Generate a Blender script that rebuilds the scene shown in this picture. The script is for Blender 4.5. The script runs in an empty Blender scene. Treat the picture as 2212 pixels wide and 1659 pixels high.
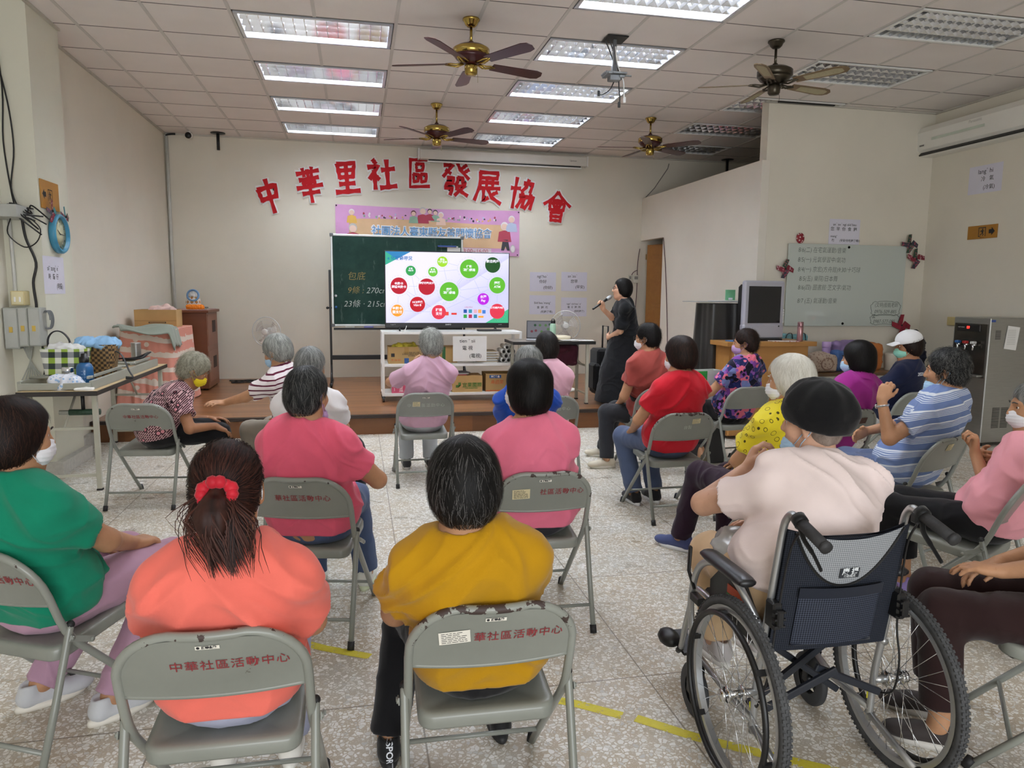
import bpy, math, random
import numpy as np
from mathutils import Vector, Matrix, noise as mnoise

random.seed(7)
RNG = np.random.default_rng(11)
SC = bpy.context.scene
COL = SC.collection
PI = math.pi

# ------------------------------------------------------------------ camera
YAW, PITCH, ROLL, FPX = 0.2110743, 0.1259485, 0.0098084, 1563.811
CAMZ = 1.56
def _axes():
    f = np.array([math.sin(YAW)*math.cos(PITCH), math.cos(YAW)*math.cos(PITCH), -math.sin(PITCH)])
    r = np.array([math.cos(YAW), -math.sin(YAW), 0.0]); u = np.cross(r, f)
    return (r*math.cos(ROLL)+u*math.sin(ROLL), -r*math.sin(ROLL)+u*math.cos(ROLL), f)
_r, _u, _f = _axes()
cam_d = bpy.data.cameras.new('camera')
cam_d.sensor_fit = 'HORIZONTAL'; cam_d.sensor_width = 36.0
cam_d.lens = 36.0*FPX/2212.0
cam_d.clip_start = 0.05; cam_d.clip_end = 100
cam = bpy.data.objects.new('camera', cam_d); COL.objects.link(cam)
cam.matrix_world = Matrix(((_r[0], _u[0], -_f[0], 0), (_r[1], _u[1], -_f[1], 0), (_r[2], _u[2], -_f[2], CAMZ), (0, 0, 0, 1)))
SC.camera = cam

# ------------------------------------------------------------------ world, daylight, exposure
w = bpy.data.worlds.new('world'); SC.world = w; w.use_nodes = True
bg = w.node_tree.nodes['Background']
bg.inputs['Color'].default_value = (0.80, 0.90, 1.0, 1); bg.inputs['Strength'].default_value = 0.35
SC.view_settings.view_transform = 'Standard'; SC.view_settings.look = 'None'
SC.view_settings.exposure = 0.52; SC.view_settings.gamma = 1.0
SC.view_settings.use_curve_mapping = False
def area(name, loc, rot, sx, sy, power, color):
    d = bpy.data.lights.new(name, 'AREA'); d.shape = 'RECTANGLE'; d.size = sx; d.size_y = sy
    d.energy = power; d.color = color
    o = bpy.data.objects.new(name, d); COL.objects.link(o); o.location = loc; o.rotation_euler = rot
    return o
# daylight through the wide door opening behind the camera
area('daylight_door', (0.6, -4.35, 1.6), (math.radians(90), 0, 0), 5.0, 2.6, 190, (0.93, 0.97, 1.0))

TUBE_W = 40.0        # radiance of the fluorescent tubes

# ------------------------------------------------------------------ helpers
def lin(h):
    h = h.lstrip('#'); c = [int(h[i:i+2], 16)/255 for i in (0, 2, 4)]
    return tuple(x/12.92 if x <= 0.04045 else ((x+0.055)/1.055)**2.4 for x in c)

_M = {}
def mat(name, hexc, rough=0.55, metal=0.0, var=0.08, vscale=6.0, bump=0.0, bscale=60.0, spec=0.5, trans=0.0, emit=0.0, coat=0.0, alpha=1.0, stretch=None, sheen=0.0):
    """plain procedural material: base colour with noise variation, optional fine bump"""
    if name in _M: return _M[name]
    m = bpy.data.materials.new(name); m.use_nodes = True; _M[name] = m
    nt = m.node_tree; p = nt.nodes['Principled BSDF']
    c = lin(hexc) if isinstance(hexc, str) else hexc
    p.inputs['Roughness'].default_value = rough; p.inputs['Metallic'].default_value = metal
    p.inputs['Specular IOR Level'].default_value = spec
    if trans: p.inputs['Transmission Weight'].default_value = trans
    if coat: p.inputs['Coat Weight'].default_value = coat
    if sheen: p.inputs['Sheen Weight'].default_value = sheen
    if alpha < 1: p.inputs['Alpha'].default_value = alpha
    if emit:
        p.inputs['Emission Color'].default_value = (*c, 1); p.inputs['Emission Strength'].default_value = emit
    tc = nt.nodes.new('ShaderNodeTexCoord')
    src = tc.outputs['Object']
    if stretch:
        mp = nt.nodes.new('ShaderNodeMapping'); mp.inputs['Scale'].default_value = stretch
        nt.links.new(src, mp.inputs['Vector']); src = mp.outputs['Vector']
    if var:
        n = nt.nodes.new('ShaderNodeTexNoise'); n.inputs['Scale'].default_value = vscale; n.inputs['Detail'].default_value = 4
        nt.links.new(src, n.inputs['Vector'])
        r = nt.nodes.new('ShaderNodeValToRGB')
        r.color_ramp.elements[0].position = 0.3; r.color_ramp.elements[1].position = 0.7
        r.color_ramp.elements[0].color = (*[max(0, x*(1-var)) for x in c], 1)
        r.color_ramp.elements[1].color = (*[min(1, x*(1+var)) for x in c], 1)
        nt.links.new(n.outputs['Fac'], r.inputs['Fac']); nt.links.new(r.outputs['Color'], p.inputs['Base Color'])
    else:
        p.inputs['Base Color'].default_value = (*c, 1)
    if bump:
        n2 = nt.nodes.new('ShaderNodeTexNoise'); n2.inputs['Scale'].default_value = bscale; n2.inputs['Detail'].default_value = 3
        nt.links.new(src, n2.inputs['Vector'])
        b = nt.nodes.new('ShaderNodeBump'); b.inputs['Strength'].default_value = bump; b.inputs['Distance'].default_value = 0.004
        nt.links.new(n2.outputs['Fac'], b.inputs['Height']); nt.links.new(b.outputs['Normal'], p.inputs['Normal'])
    return m

class NT:
    """tiny node-graph helper"""
    def __init__(s, name, rough=0.6, metal=0.0, spec=0.5):
        m = bpy.data.materials.new(name); m.use_nodes = True; s.m = m; s.nt = m.node_tree
        s.p = s.nt.nodes['Principled BSDF']; s.p.inputs['Roughness'].default_value = rough
        s.p.inputs['Metallic'].default_value = metal; s.p.inputs['Specular IOR Level'].default_value = spec
        _M[name] = m
    def n(s, t, **kw):
        o = s.nt.nodes.new('ShaderNode'+t)
        for k, v in kw.items():
            if k.startswith('i_'):
                o.inputs[k[2:].replace('_', ' ')].default_value = v
            else: setattr(o, k, v)
        return o
    def l(s, a, b): s.nt.links.new(a, b)
    def coord(s, kind='Object', scale=None, rot=None, loc=None):
        t = s.n('TexCoord'); out = t.outputs[kind]
        if scale is not None or rot is not None or loc is not None:
            mp = s.n('Mapping')
            if scale is not None: mp.inputs['Scale'].default_value = scale
            if rot is not None: mp.inputs['Rotation'].default_value = rot
            if loc is not None: mp.inputs['Location'].default_value = loc
            s.l(out, mp.inputs['Vector']); out = mp.outputs['Vector']
        return out
    def math(s, op, a, b=None, c=None):
        o = s.n('Math', operation=op)
        for i, x in enumerate((a, b, c)):
            if x is None: continue
            if isinstance(x, (int, float)): o.inputs[i].default_value = x
            else: s.l(x, o.inputs[i])
        return o.outputs[0]
    def ramp(s, fac, stops, interp='LINEAR'):
        r = s.n('ValToRGB'); r.color_ramp.interpolation = interp
        e = r.color_ramp.elements
        while len(e) < len(stops): e.new(0.5)
        for el, (pos, col) in zip(e, stops):
            el.position = pos; el.color = (*(lin(col) if isinstance(col, str) else col), 1)
        s.l(fac, r.inputs['Fac']); return r.outputs['Color']
    def mix(s, fac, a, b):
        o = s.n('Mix', data_type='RGBA')
        for sock, x in ((o.inputs['Factor'], fac), (o.inputs['A'], a), (o.inputs['B'], b)):
            if isinstance(x, str): sock.default_value = (*lin(x), 1)
            elif isinstance(x, (int, float)): sock.default_value = x
            elif isinstance(x, tuple): sock.default_value = (*x, 1)
            else: s.l(x, sock)
        return o.outputs['Result']
    def noise(s, vec, scale, detail=4, rough=0.5, dist=0.0):
        o = s.n('TexNoise'); o.inputs['Scale'].default_value = scale; o.inputs['Detail'].default_value = detail
        o.inputs['Roughness'].default_value = rough; o.inputs['Distortion'].default_value = dist
        s.l(vec, o.inputs['Vector']); return o.outputs['Fac']
    def sep(s, vec):
        o = s.n('SeparateXYZ'); s.l(vec, o.inputs[0]); return o.outputs
    def bump(s, height, strength=0.3, dist=0.004):
        b = s.n('Bump'); b.inputs['Strength'].default_value = strength; b.inputs['Distance'].default_value = dist
        s.l(height, b.inputs['Height']); s.l(b.outputs['Normal'], s.p.inputs['Normal'])
    def base(s, col): s.l(col, s.p.inputs['Base Color']); return s

def link(o, parent=None):
    COL.objects.link(o)
    if parent is not None: o.parent = parent
    return o
def mesh_obj(name, me, mats, parent=None):
    for m in (mats if isinstance(mats, (list, tuple)) else [mats]): me.materials.append(m)
    o = bpy.data.objects.new(name, me); return link(o, parent)
def tag(o, label=None, cat=None, group=None, kind=None):
    if label: o['label'] = label
    if cat: o['category'] = cat
    if group: o['group'] = group
    if kind: o['kind'] = kind
    return o
def thing(name, label, cat, loc=(0, 0, 0), rz=0.0, group=None):
    o = bpy.data.objects.new(name, None); COL.objects.link(o); o.empty_display_size = 0.05
    o.location = loc; o.rotation_euler = (0, 0, rz)
    return tag(o, label, cat, group)
def copy_tree(o, parent=None):
    c = o.copy(); COL.objects.link(c)
    if parent is not None: c.parent = parent
    for ch in list(o.children): copy_tree(ch, c)
    return c

def rotm(rx=0, ry=0, rz=0):
    return np.array((Matrix.Rotation(rz, 3, 'Z') @ Matrix.Rotation(ry, 3, 'Y') @ Matrix.Rotation(rx, 3, 'X')))
def frame_z(d):
    d = np.asarray(d, float); d = d/np.linalg.norm(d)
    a = np.array([0, 0, 1.0]) if abs(d[2]) < 0.9 else np.array([1.0, 0, 0])
    x = np.cross(a, d); x /= np.linalg.norm(x); y = np.cross(d, x)
    return np.stack([x, y, d], 1)

class MB:
    """collects primitives into one mesh"""
    def __init__(s): s.v = []; s.f = []; s.mi = []; s.sm = []; s.n = 0
    def add(s, V, F, mi=0, smooth=False, R=None, T=None):
        V = np.asarray(V, float)
        if R is not None: V = V @ np.asarray(R).T
        if T is not None: V = V + np.asarray(T, float)
        s.v.append(V); b = s.n
        for f in F: s.f.append([i+b for i in f]); s.mi.append(mi); s.sm.append(smooth)
        s.n += len(V); return s
    def box(s, c, d, mi=0, R=None, bev=0.0, smooth=False):
        """box centred at c with full sizes d, optional chamfer"""
        x, y, z = [q/2 for q in d]
        if bev <= 0:
            V = [(-x,-y,-z),(x,-y,-z),(x,y,-z),(-x,y,-z),(-x,-y,z),(x,-y,z),(x,y,z),(-x,y,z)]
            F = [(0,3,2,1),(4,5,6,7),(0,1,5,4),(1,2,6,5),(2,3,7,6),(3,0,4,7)]
        else:
            b = min(bev, x*.95, y*.95, z*.95); V = []; idx = {}
            for sx in (-1, 1):
                for sy in (-1, 1):
                    for sz in (-1, 1):
                        for ax in range(3):
                            p = [sx*(x-b), sy*(y-b), sz*(z-b)]; p[ax] = (sx*x, sy*y, sz*z)[ax]
                            idx[(sx, sy, sz, ax)] = len(V); V.append(p)
            F = []
            for ax in range(3):
                o1, o2 = [(1, 2), (2, 0), (0, 1)][ax]
                for sg in (-1, 1):
                    q = []
                    for a, bb in ((-1,-1),(1,-1),(1,1),(-1,1)):
                        k = [0, 0, 0]; k[ax] = sg; k[o1] = a; k[o2] = bb; q.append(idx[(*k, ax)])
                    F.append(q if sg > 0 else q[::-1])
                for a in (-1, 1):
                    for bb in (-1, 1):
                        k0 = [0,0,0]; k1 = [0,0,0]; k0[ax] = -1; k1[ax] = 1
                        for k in (k0, k1): k[o1] = a; k[o2] = bb
                        q = [idx[(*k0, o1)], idx[(*k1, o1)], idx[(*k1, o2)], idx[(*k0, o2)]]
                        F.append(q if a*bb > 0 else q[::-1])
            for sx in (-1, 1):
                for sy in (-1, 1):
                    for sz in (-1, 1):
                        q = [idx[(sx, sy, sz, k)] for k in range(3)]
                        F.append(q if sx*sy*sz > 0 else q[::-1])
        return s.add(V, F, mi, smooth, R, c)
    def prism(s, poly, z0, z1, mi=0, R=None, T=None, smooth=False):
        n = len(poly)
        V = [(p[0], p[1], z0) for p in poly] + [(p[0], p[1], z1) for p in poly]
        F = [list(range(n))[::-1], list(range(n, 2*n))] + [(i, (i+1) % n, n+(i+1) % n, n+i) for i in range(n)]
        return s.add(V, F, mi, smooth, R, T)
    def lathe(s, prof, n=24, mi=0, R=None, T=None, smooth=True, cap=True):
        V = []; F = []
        for r, z in prof:
            for i in range(n):
                a = 2*PI*i/n; V.append((r*math.cos(a), r*math.sin(a), z))
        for k in range(len(prof)-1):
            for i in range(n):
                j = (i+1) % n; F.append((k*n+i, k*n+j, (k+1)*n+j, (k+1)*n+i))
        if cap:
            F.append(list(range(n))[::-1]); F.append([(len(prof)-1)*n+i for i in range(n)])
        return s.add(V, F, mi, smooth, R, T)
    def cyl(s, a, b, r, n=12, mi=0, r2=None, smooth=True):
        a = np.asarray(a, float); b = np.asarray(b, float); L = np.linalg.norm(b-a)
        return s.lathe([(r, 0), (r if r2 is None else r2, L)], n, mi, frame_z(b-a), a, smooth)
    def tube(s, pts, r, n=8, mi=0, closed=False, smooth=True, flat=None):
        P = np.asarray(pts, float); m = len(P)
        rr = np.full(m, r) if np.isscalar(r) else np.asarray(r, float)
        T = np.zeros_like(P)
        if closed: T = np.roll(P, -1, 0)-np.roll(P, 1, 0)
        else: T[1:-1] = P[2:]-P[:-2]; T[0] = P[1]-P[0]; T[-1] = P[-1]-P[-2]
        T /= np.maximum(np.linalg.norm(T, axis=1, keepdims=True), 1e-9)
        fr = frame_z(T[0]); u = fr[:, 0]; V = []; F = []
        for i in range(m):
            u = u-T[i]*np.dot(u, T[i]); u /= max(np.linalg.norm(u), 1e-9); v = np.cross(T[i], u)
            for k in range(n):
                a = 2*PI*k/n; fu, fv = (1, 1) if flat is None else flat
                V.append(P[i]+rr[i]*(math.cos(a)*u*fu+math.sin(a)*v*fv))
        for i in range(m if closed else m-1):
            j = (i+1) % m
            for k in range(n):
                l = (k+1) % n; F.append((i*n+k, i*n+l, j*n+l, j*n+k))
        if not closed: F.append(list(range(n))[::-1]); F.append([(m-1)*n+k for k in range(n)])
        return s.add(V, F, mi, smooth)
    def grid(s, fn, nu, nv, mi=0, smooth=True, wrap=False):
        V = [fn(i/nu, j/nv) for j in range(nv+1) for i in range(nu+1)]
        F = [(j*(nu+1)+i, j*(nu+1)+i+1, (j+1)*(nu+1)+i+1, (j+1)*(nu+1)+i) for j in range(nv) for i in range(nu)]
        return s.add(V, F, mi, smooth)
    def quad(s, a, b, c, d, mi=0): return s.add([a, b, c, d], [(0, 1, 2, 3)], mi)
    def sphere(s, c, r, n=14, mi=0, sc=(1, 1, 1), R=None):
        V = [(0, 0, -1)]; F = []
        m = n//2
        for j in range(1, m):
            t = -PI/2+PI*j/m
            for i in range(n):
                a = 2*PI*i/n; V.append((math.cos(t)*math.cos(a), math.cos(t)*math.sin(a), math.sin(t)))
        V.append((0, 0, 1)); L = len(V)-1
        for i in range(n):
            F.append((0, 1+(i+1) % n, 1+i)); F.append((L, L-n+i, L-n+(i+1) % n))
        for j in range(m-2):
            for i in range(n):
                k = (i+1) % n; F.append((1+j*n+i, 1+j*n+k, 1+(j+1)*n+k, 1+(j+1)*n+i))
        V = np.array(V)*np.array(sc)*r
        return s.add(V, F, mi, True, R, c)
    def build(s, name, mats, parent=None):
        me = bpy.data.meshes.new(name)
        V = np.concatenate(s.v) if s.v else np.zeros((0, 3))
        me.from_pydata(V.tolist(), [], s.f)
        me.polygons.foreach_set('material_index', s.mi); me.polygons.foreach_set('use_smooth', s.sm)
        if any(s.sm) and not all(s.sm): pass
        me.update()
        return mesh_obj(name, me, mats, parent)

def sharp(o, deg=35):
    """keep creases on smooth-shaded meshes"""
    o.data.set_sharp_from_angle(angle=math.radians(deg)); return o

_dg = None
def text_into(mb, s, size, T, R=None, mi=0, bold=0.0, align='CENTER', shear=0.0, depth=0.0, space=1.0, line=1.0, sx=1.0, res=3):
    """flat lettering (XY plane, facing +Z before R) added to a mesh builder"""
    c = bpy.data.curves.new('t', 'FONT'); c.body = s; c.size = size; c.align_x = align; c.align_y = 'CENTER'
    c.offset = bold; c.shear = shear; c.extrude = depth; c.space_character = space; c.space_line = line; c.resolution_u = res
    o = bpy.data.objects.new('t', c); COL.objects.link(o)
    dg = bpy.context.evaluated_depsgraph_get(); ev = o.evaluated_get(dg); me = ev.to_mesh()
    n = len(me.vertices)
    if n:
        V = np.zeros(n*3); me.vertices.foreach_get('co', V); V = V.reshape(-1, 3); V[:, 0] *= sx
        F = [list(p.vertices) for p in me.polygons]
        mb.add(V, F, mi, False, R, T)
    ev.to_mesh_clear(); bpy.data.objects.remove(o); bpy.data.curves.remove(c)
    return mb
RW_BACK = rotm(PI/2, 0, 0)              # text upright, facing -Y (towards the camera)
RW_LEFT = rotm(PI/2, 0, PI/2)           # facing +X (on the left wall)
RW_RIGHT = rotm(PI/2, 0, -PI/2)         # facing -X (on the right wall)
# ================================================================== room shell
CEIL = 3.78; LX = -2.66; BY = 11.557; PX = -2.49; STZ = 0.218; STY = 7.95; WX = 6.95; WBY = 7.9; PTX = 4.65; PTZ = 3.12

def wall_material(name, hexc):
    g = NT(name, 0.85, spec=0.25); co = g.coord('Object')
    a = g.noise(co, 0.9, 5, 0.6); b = g.noise(co, 7, 4, 0.7)
    c = lin(hexc)
    base = g.ramp(a, [(0.25, tuple(x*0.94 for x in c)), (0.75, tuple(min(1, x*1.04) for x in c))])
    sc = g.math('MULTIPLY', g.math('GREATER_THAN', b, 0.70), 0.10)
    g.base(g.mix(sc, base, tuple(x*0.72 for x in c))); g.bump(g.noise(co, 45, 3), 0.12, 0.003)
    return g.m
M_wall = wall_material('wall_paint', '#e2dccd')
M_wallb = wall_material('partition_paint', '#e6e0d4')
M_pill = wall_material('pillar_paint', '#dedccb')

def floor_material():
    g = NT('terrazzo_floor', 0.32, spec=0.5); co = g.coord('Object')
    wob = g.n('TexNoise'); wob.inputs['Scale'].default_value = 30; g.l(co, wob.inputs['Vector'])
    vm = g.n('VectorMath', operation='MULTIPLY_ADD'); g.l(wob.outputs['Color'], vm.inputs[0]); vm.inputs[1].default_value = (0.02, 0.02, 0); g.l(co, vm.inputs[2])
    v = g.n('TexVoronoi', feature='DISTANCE_TO_EDGE'); v.inputs['Scale'].default_value = 58; g.l(vm.outputs[0], v.inputs['Vector'])
    v2 = g.n('TexVoronoi', feature='F1'); v2.inputs['Scale'].default_value = 58; g.l(vm.outputs[0], v2.inputs['Vector'])
    rnd = g.sep(v2.outputs['Color'])
    thr = g.math('ADD', g.math('MULTIPLY', rnd[1], 0.17), 0.03)
    chip = g.math('GREATER_THAN', v.outputs['Distance'], thr)
    keep = g.math('MULTIPLY', chip, g.math('GREATER_THAN', rnd[2], 0.14))
    chips = g.ramp(rnd[0], [(0.0, '#c6c5c0'), (0.25, '#e8e8e3'), (0.8, '#f6f5f2'), (1.0, '#dcd9d0')])
    matrix = g.ramp(g.noise(co, 3.0, 4), [(0.3, '#bdb8ac'), (0.55, '#c0b4a0'), (0.8, '#b7a588')])
    v3 = g.n('TexVoronoi', feature='DISTANCE_TO_EDGE'); v3.inputs['Scale'].default_value = 120; g.l(co, v3.inputs['Vector'])
    small = g.math('GREATER_THAN', v3.outputs['Distance'], 0.22)
    mx = g.mix(g.math('MULTIPLY', small, 0.55), matrix, '#dedbd3')
    col = g.mix(keep, mx, chips)
    # joints between the big slabs
    s = g.sep(co)
    def joint(sock, off, pitch):
        f = g.math('FRACT', g.math('DIVIDE', g.math('SUBTRACT', sock, off), pitch))
        d = g.math('MINIMUM', f, g.math('SUBTRACT', 1.0, f))
        return g.math('LESS_THAN', d, 0.0035)
    j = g.math('MAXIMUM', joint(s[0], 0.21, 0.925), joint(s[1], 3.66, 1.035))
    col = g.mix(g.math('MULTIPLY', j, 0.75), col, '#6d6250')
    dirt = g.ramp(g.noise(co, 1.3, 6, 0.65), [(0.35, (1, 1, 1)), (0.75, (0.91, 0.88, 0.84))])
    mm = g.n('Mix', data_type='RGBA', blend_type='MULTIPLY'); mm.inputs['Factor'].default_value = 1
    g.l(col, mm.inputs['A']); g.l(dirt, mm.inputs['B'])
    g.base(mm.outputs['Result'])
    g.l(g.ramp(g.noise(co, 5, 4), [(0.3, (0.24,)*3), (0.7, (0.45,)*3)]), g.p.inputs['Roughness'])
    return g.m
M_floor = floor_material()

def wood_material(name, c0, c1, axis=0, plank=0.10, length=0.9, rough=0.3, grain=18):
    g = NT(name, rough, spec=0.5); co = g.coord('Object'); s = g.sep(co)
    along, across = (s[0], s[1]) if axis == 0 else ((s[1], s[0]) if axis == 1 else (s[0], s[2]))
    row = g.math('FLOOR', g.math('DIVIDE', across, plank))
    wn = g.n('TexWhiteNoise', noise_dimensions='1D'); g.l(row, wn.inputs['W'])
    seg = g.math('FLOOR', g.math('DIVIDE', g.math('ADD', along, g.math('MULTIPLY', wn.outputs['Value'], 3.0)), length))
    wn2 = g.n('TexWhiteNoise', noise_dimensions='2D'); cb = g.n('CombineXYZ'); g.l(row, cb.inputs[0]); g.l(seg, cb.inputs[1]); g.l(cb.outputs[0], wn2.inputs['Vector'])
    mp = g.n('Mapping'); mp.inputs['Scale'].default_value = {0: (1.2, grain, grain), 1: (grain, 1.2, grain), 2: (1.2, grain, grain)}[axis]
    g.l(co, mp.inputs['Vector']); gr = g.noise(mp.outputs[0], 1.5, 5, 0.6, 0.6)
    f = g.math('ADD', g.math('MULTIPLY', gr, 0.6), g.math('MULTIPLY', wn2.outputs['Value'], 0.4))
    g.base(g.ramp(f, [(0.25, c0), (0.75, c1)]))
    return g.m
M_stage = wood_material('stage_planks', '#6b452b', '#93643e', 0, 0.09, 0.9, 0.28)
M_riser = wood_material('stage_riser_wood', '#5f3715', '#7a4a20', 2, 0.40, 0.6, 0.35, 10)
M_door = wood_material('door_wood', '#7c4f1c', '#94622a', 2, 3.0, 9.0, 0.4, 9)
M_cab = wood_material('cabinet_wood', '#5e2f16', '#6f3c1e', 2, 3.0, 9.0, 0.4, 8)
M_desk = wood_material('desk_wood', '#9a6a35', '#b07f45', 2, 3.0, 9.0, 0.4, 8)
M_ceil = mat('ceiling_tile', '#e8e1dc', 0.9, var=0.03, vscale=2.0, bump=0.25, bscale=120, spec=0.2)
M_tbar = mat('ceiling_grid', '#cfcac4', 0.55, var=0.03, spec=0.3)
M_gap = mat('ceiling_gap', '#6c6763', 0.9, var=0.0)
M_white = mat('white_enamel', '#f1f1ee', 0.35, var=0.02)
M_black = mat('black_plastic', '#131315', 0.42, var=0.1)
M_steel = mat('brushed_steel', '#a9a9a6', 0.32, 0.9, var=0.06, vscale=3, stretch=(2, 2, 40))

def struct(name, mb, m, kind='structure'):
    o = mb.build(name, m); o['kind'] = kind; return o

struct('floor', MB().box((2.1, 2.0, -0.05), (16.0, 20.0, 0.1)), M_floor)
struct('wall_back', MB().box((3.0, BY+0.1, CEIL/2+0.1), (12.5, 0.2, CEIL+0.4)), M_wall)
struct('wall_left', MB().box((LX-0.1, 9.3, CEIL/2+0.1), (0.2, 4.7, CEIL+0.4)).box((-2.86, 1.1, CEIL/2+0.1), (0.2, 11.1, CEIL+0.4)), M_wall)
b = MB().box(((PX-2.95)/2, 6.945, CEIL/2), (PX+2.95, 0.63, CEIL))
struct('wall_pillar', b, M_pill)
b = MB().box(((PX-2.9)/2+0.03, 6.945, 0.055), (PX+2.9+0.06, 0.69, 0.11)).box((LX+0.02, 7.6, 0.055), (0.05, 0.7, 0.11))
struct('baseboard_left', b, mat('baseboard_stone', '#cfccc4', 0.4, var=0.1, vscale=30))
struct('wall_right', MB().box((WX+0.1, 3.7, CEIL/2+0.1), (0.2, 16.2, CEIL+0.4)), M_wall)
struct('wall_whiteboard', MB().box(((PTX+0.101+WX)/2, WBY+0.075, CEIL/2+0.1), (WX-PTX-0.101, 0.15, CEIL+0.2)).box((PTX+.076, WBY+.075, (PTZ+CEIL)/2+.051), (.05, .15, CEIL-PTZ+.1)), M_wall)
# partition between stage and store room with a door opening
dy0, dy1, dz = 10.66, 11.50, 2.43
b = MB().box((PTX+0.05, (WBY+dy0)/2, PTZ/2), (0.1, dy0-WBY, PTZ)).box((PTX+0.05, (dy0+BY)/2, (dz+PTZ)/2), (0.1, BY-dy0, PTZ-dz))
struct('wall_partition', b, M_wallb)
# rear wall with wide glazed opening that lets the daylight in
b = MB().box((-2.3, -4.6, CEIL/2), (1.2, 0.2, CEIL)).box((6.2, -4.6, CEIL/2), (1.6, 0.2, CEIL)).box((2, -4.6, 3.4), (8, 0.2, 0.8)).box((2.0, -4.6, 0.12), (8.0, 0.2, 0.24))
struct('wall_rear', b, M_wall)

# ceiling: tiles with real openings for the recessed lights
GX0, GY0, GP = -2.940, 6.453, 0.66
LIT = [(3, r) for r in (-4, -2, 0, 2, 4, 6)] + [(7, r) for r in (-4, -2, 0, 2, 4, 6)]
UNLIT = [(11, r) for r in (-4, -2, 0, 2, 4, 6)]
holes = {(c+k, r) for c, r in LIT+UNLIT for k in (0, 1)}
b = MB()
for c in range(-1, 16):
    for r in range(-17, 8):
        if (c, r) in holes: continue
        x0, x1 = GX0+c*GP, GX0+(c+1)*GP; y0, y1 = GY0+r*GP, min(GY0+(r+1)*GP, BY+0.1)
        if y1 <= y0: continue
        e = 0.002
        b.box(((x0+x1)/2, (y0+y1)/2, CEIL+0.01), (x1-x0-2*e, y1-y0-2*e, 0.02))
struct('ceiling', b, M_ceil)
b = MB()
for c in range(0, 16):
    x = GX0+c*GP
    segs = []; y = -5.0
    for r in range(-17, 8):
        ya, yb = GY0+r*GP, min(GY0+(r+1)*GP, BY)
        if (c-1, r) in holes and (c, r) in holes: continue
        if yb > ya: b.box((x, (ya+yb)/2, CEIL-0.001), (0.028, yb-ya, 0.008))
for r in range(-17, 9):
    y = GY0+r*GP
    if y < BY: b.box((2.0, y, CEIL+0.001), (10.5, 0.010, 0.006), mi=1)
o = b.build('trim_1', [M_tbar, M_gap]); o['kind'] = 'structure'
# wall angle where ceiling meets the walls
b = MB().box((LX+0.012, 9.4, CEIL-0.012), (0.024, 4.3, 0.02)).box((PX+0.012, 6.9, CEIL-0.012), (0.024, 0.72, 0.02)).box((2.0, BY-0.012, CEIL-0.012), (9.3, 0.024, 0.02)).box((5.8, WBY-0.012, CEIL-0.012), (2.3, 0.024, 0.02)).box((WX-0.012, 3.8, CEIL-0.012), (0.024, 8.2, 0.02))
struct('trim_2', b, mat('trim_paint', '#c3beb2', 0.6))
# dark slot at the head of the whiteboard wall
struct('trim_3', MB().box((5.15, WBY-0.05, CEIL-0.012), (0.72, 0.035, 0.02)), M_black)
# slab above the suspended ceiling keeps the sky out
struct('trim_4', MB().box((2.0, 3.4, CEIL+0.30), (10.6, 16.6, 0.05)), M_gap)

# stage
b = MB().box(((LX+PTX)/2, (STY+BY)/2, STZ/2-0.02), (PTX-LX-0.01, BY-STY-0.01, STZ-0.04), mi=1)
b.box(((LX+PTX)/2, (STY+BY)/2+0.02, STZ-0.02), (PTX-LX-0.01, BY-STY-0.05, 0.04), mi=0)
b.box(((LX+PTX)/2, STY+0.0, STZ-0.016), (PTX-LX-0.01, 0.05, 0.034), mi=2)
o = b.build('stage_platform', [M_stage, M_riser, mat('stage_nosing', '#2e2019', 0.4)]); tag(o, None, None, kind='structure'); o.name = 'floor_stage'

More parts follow.
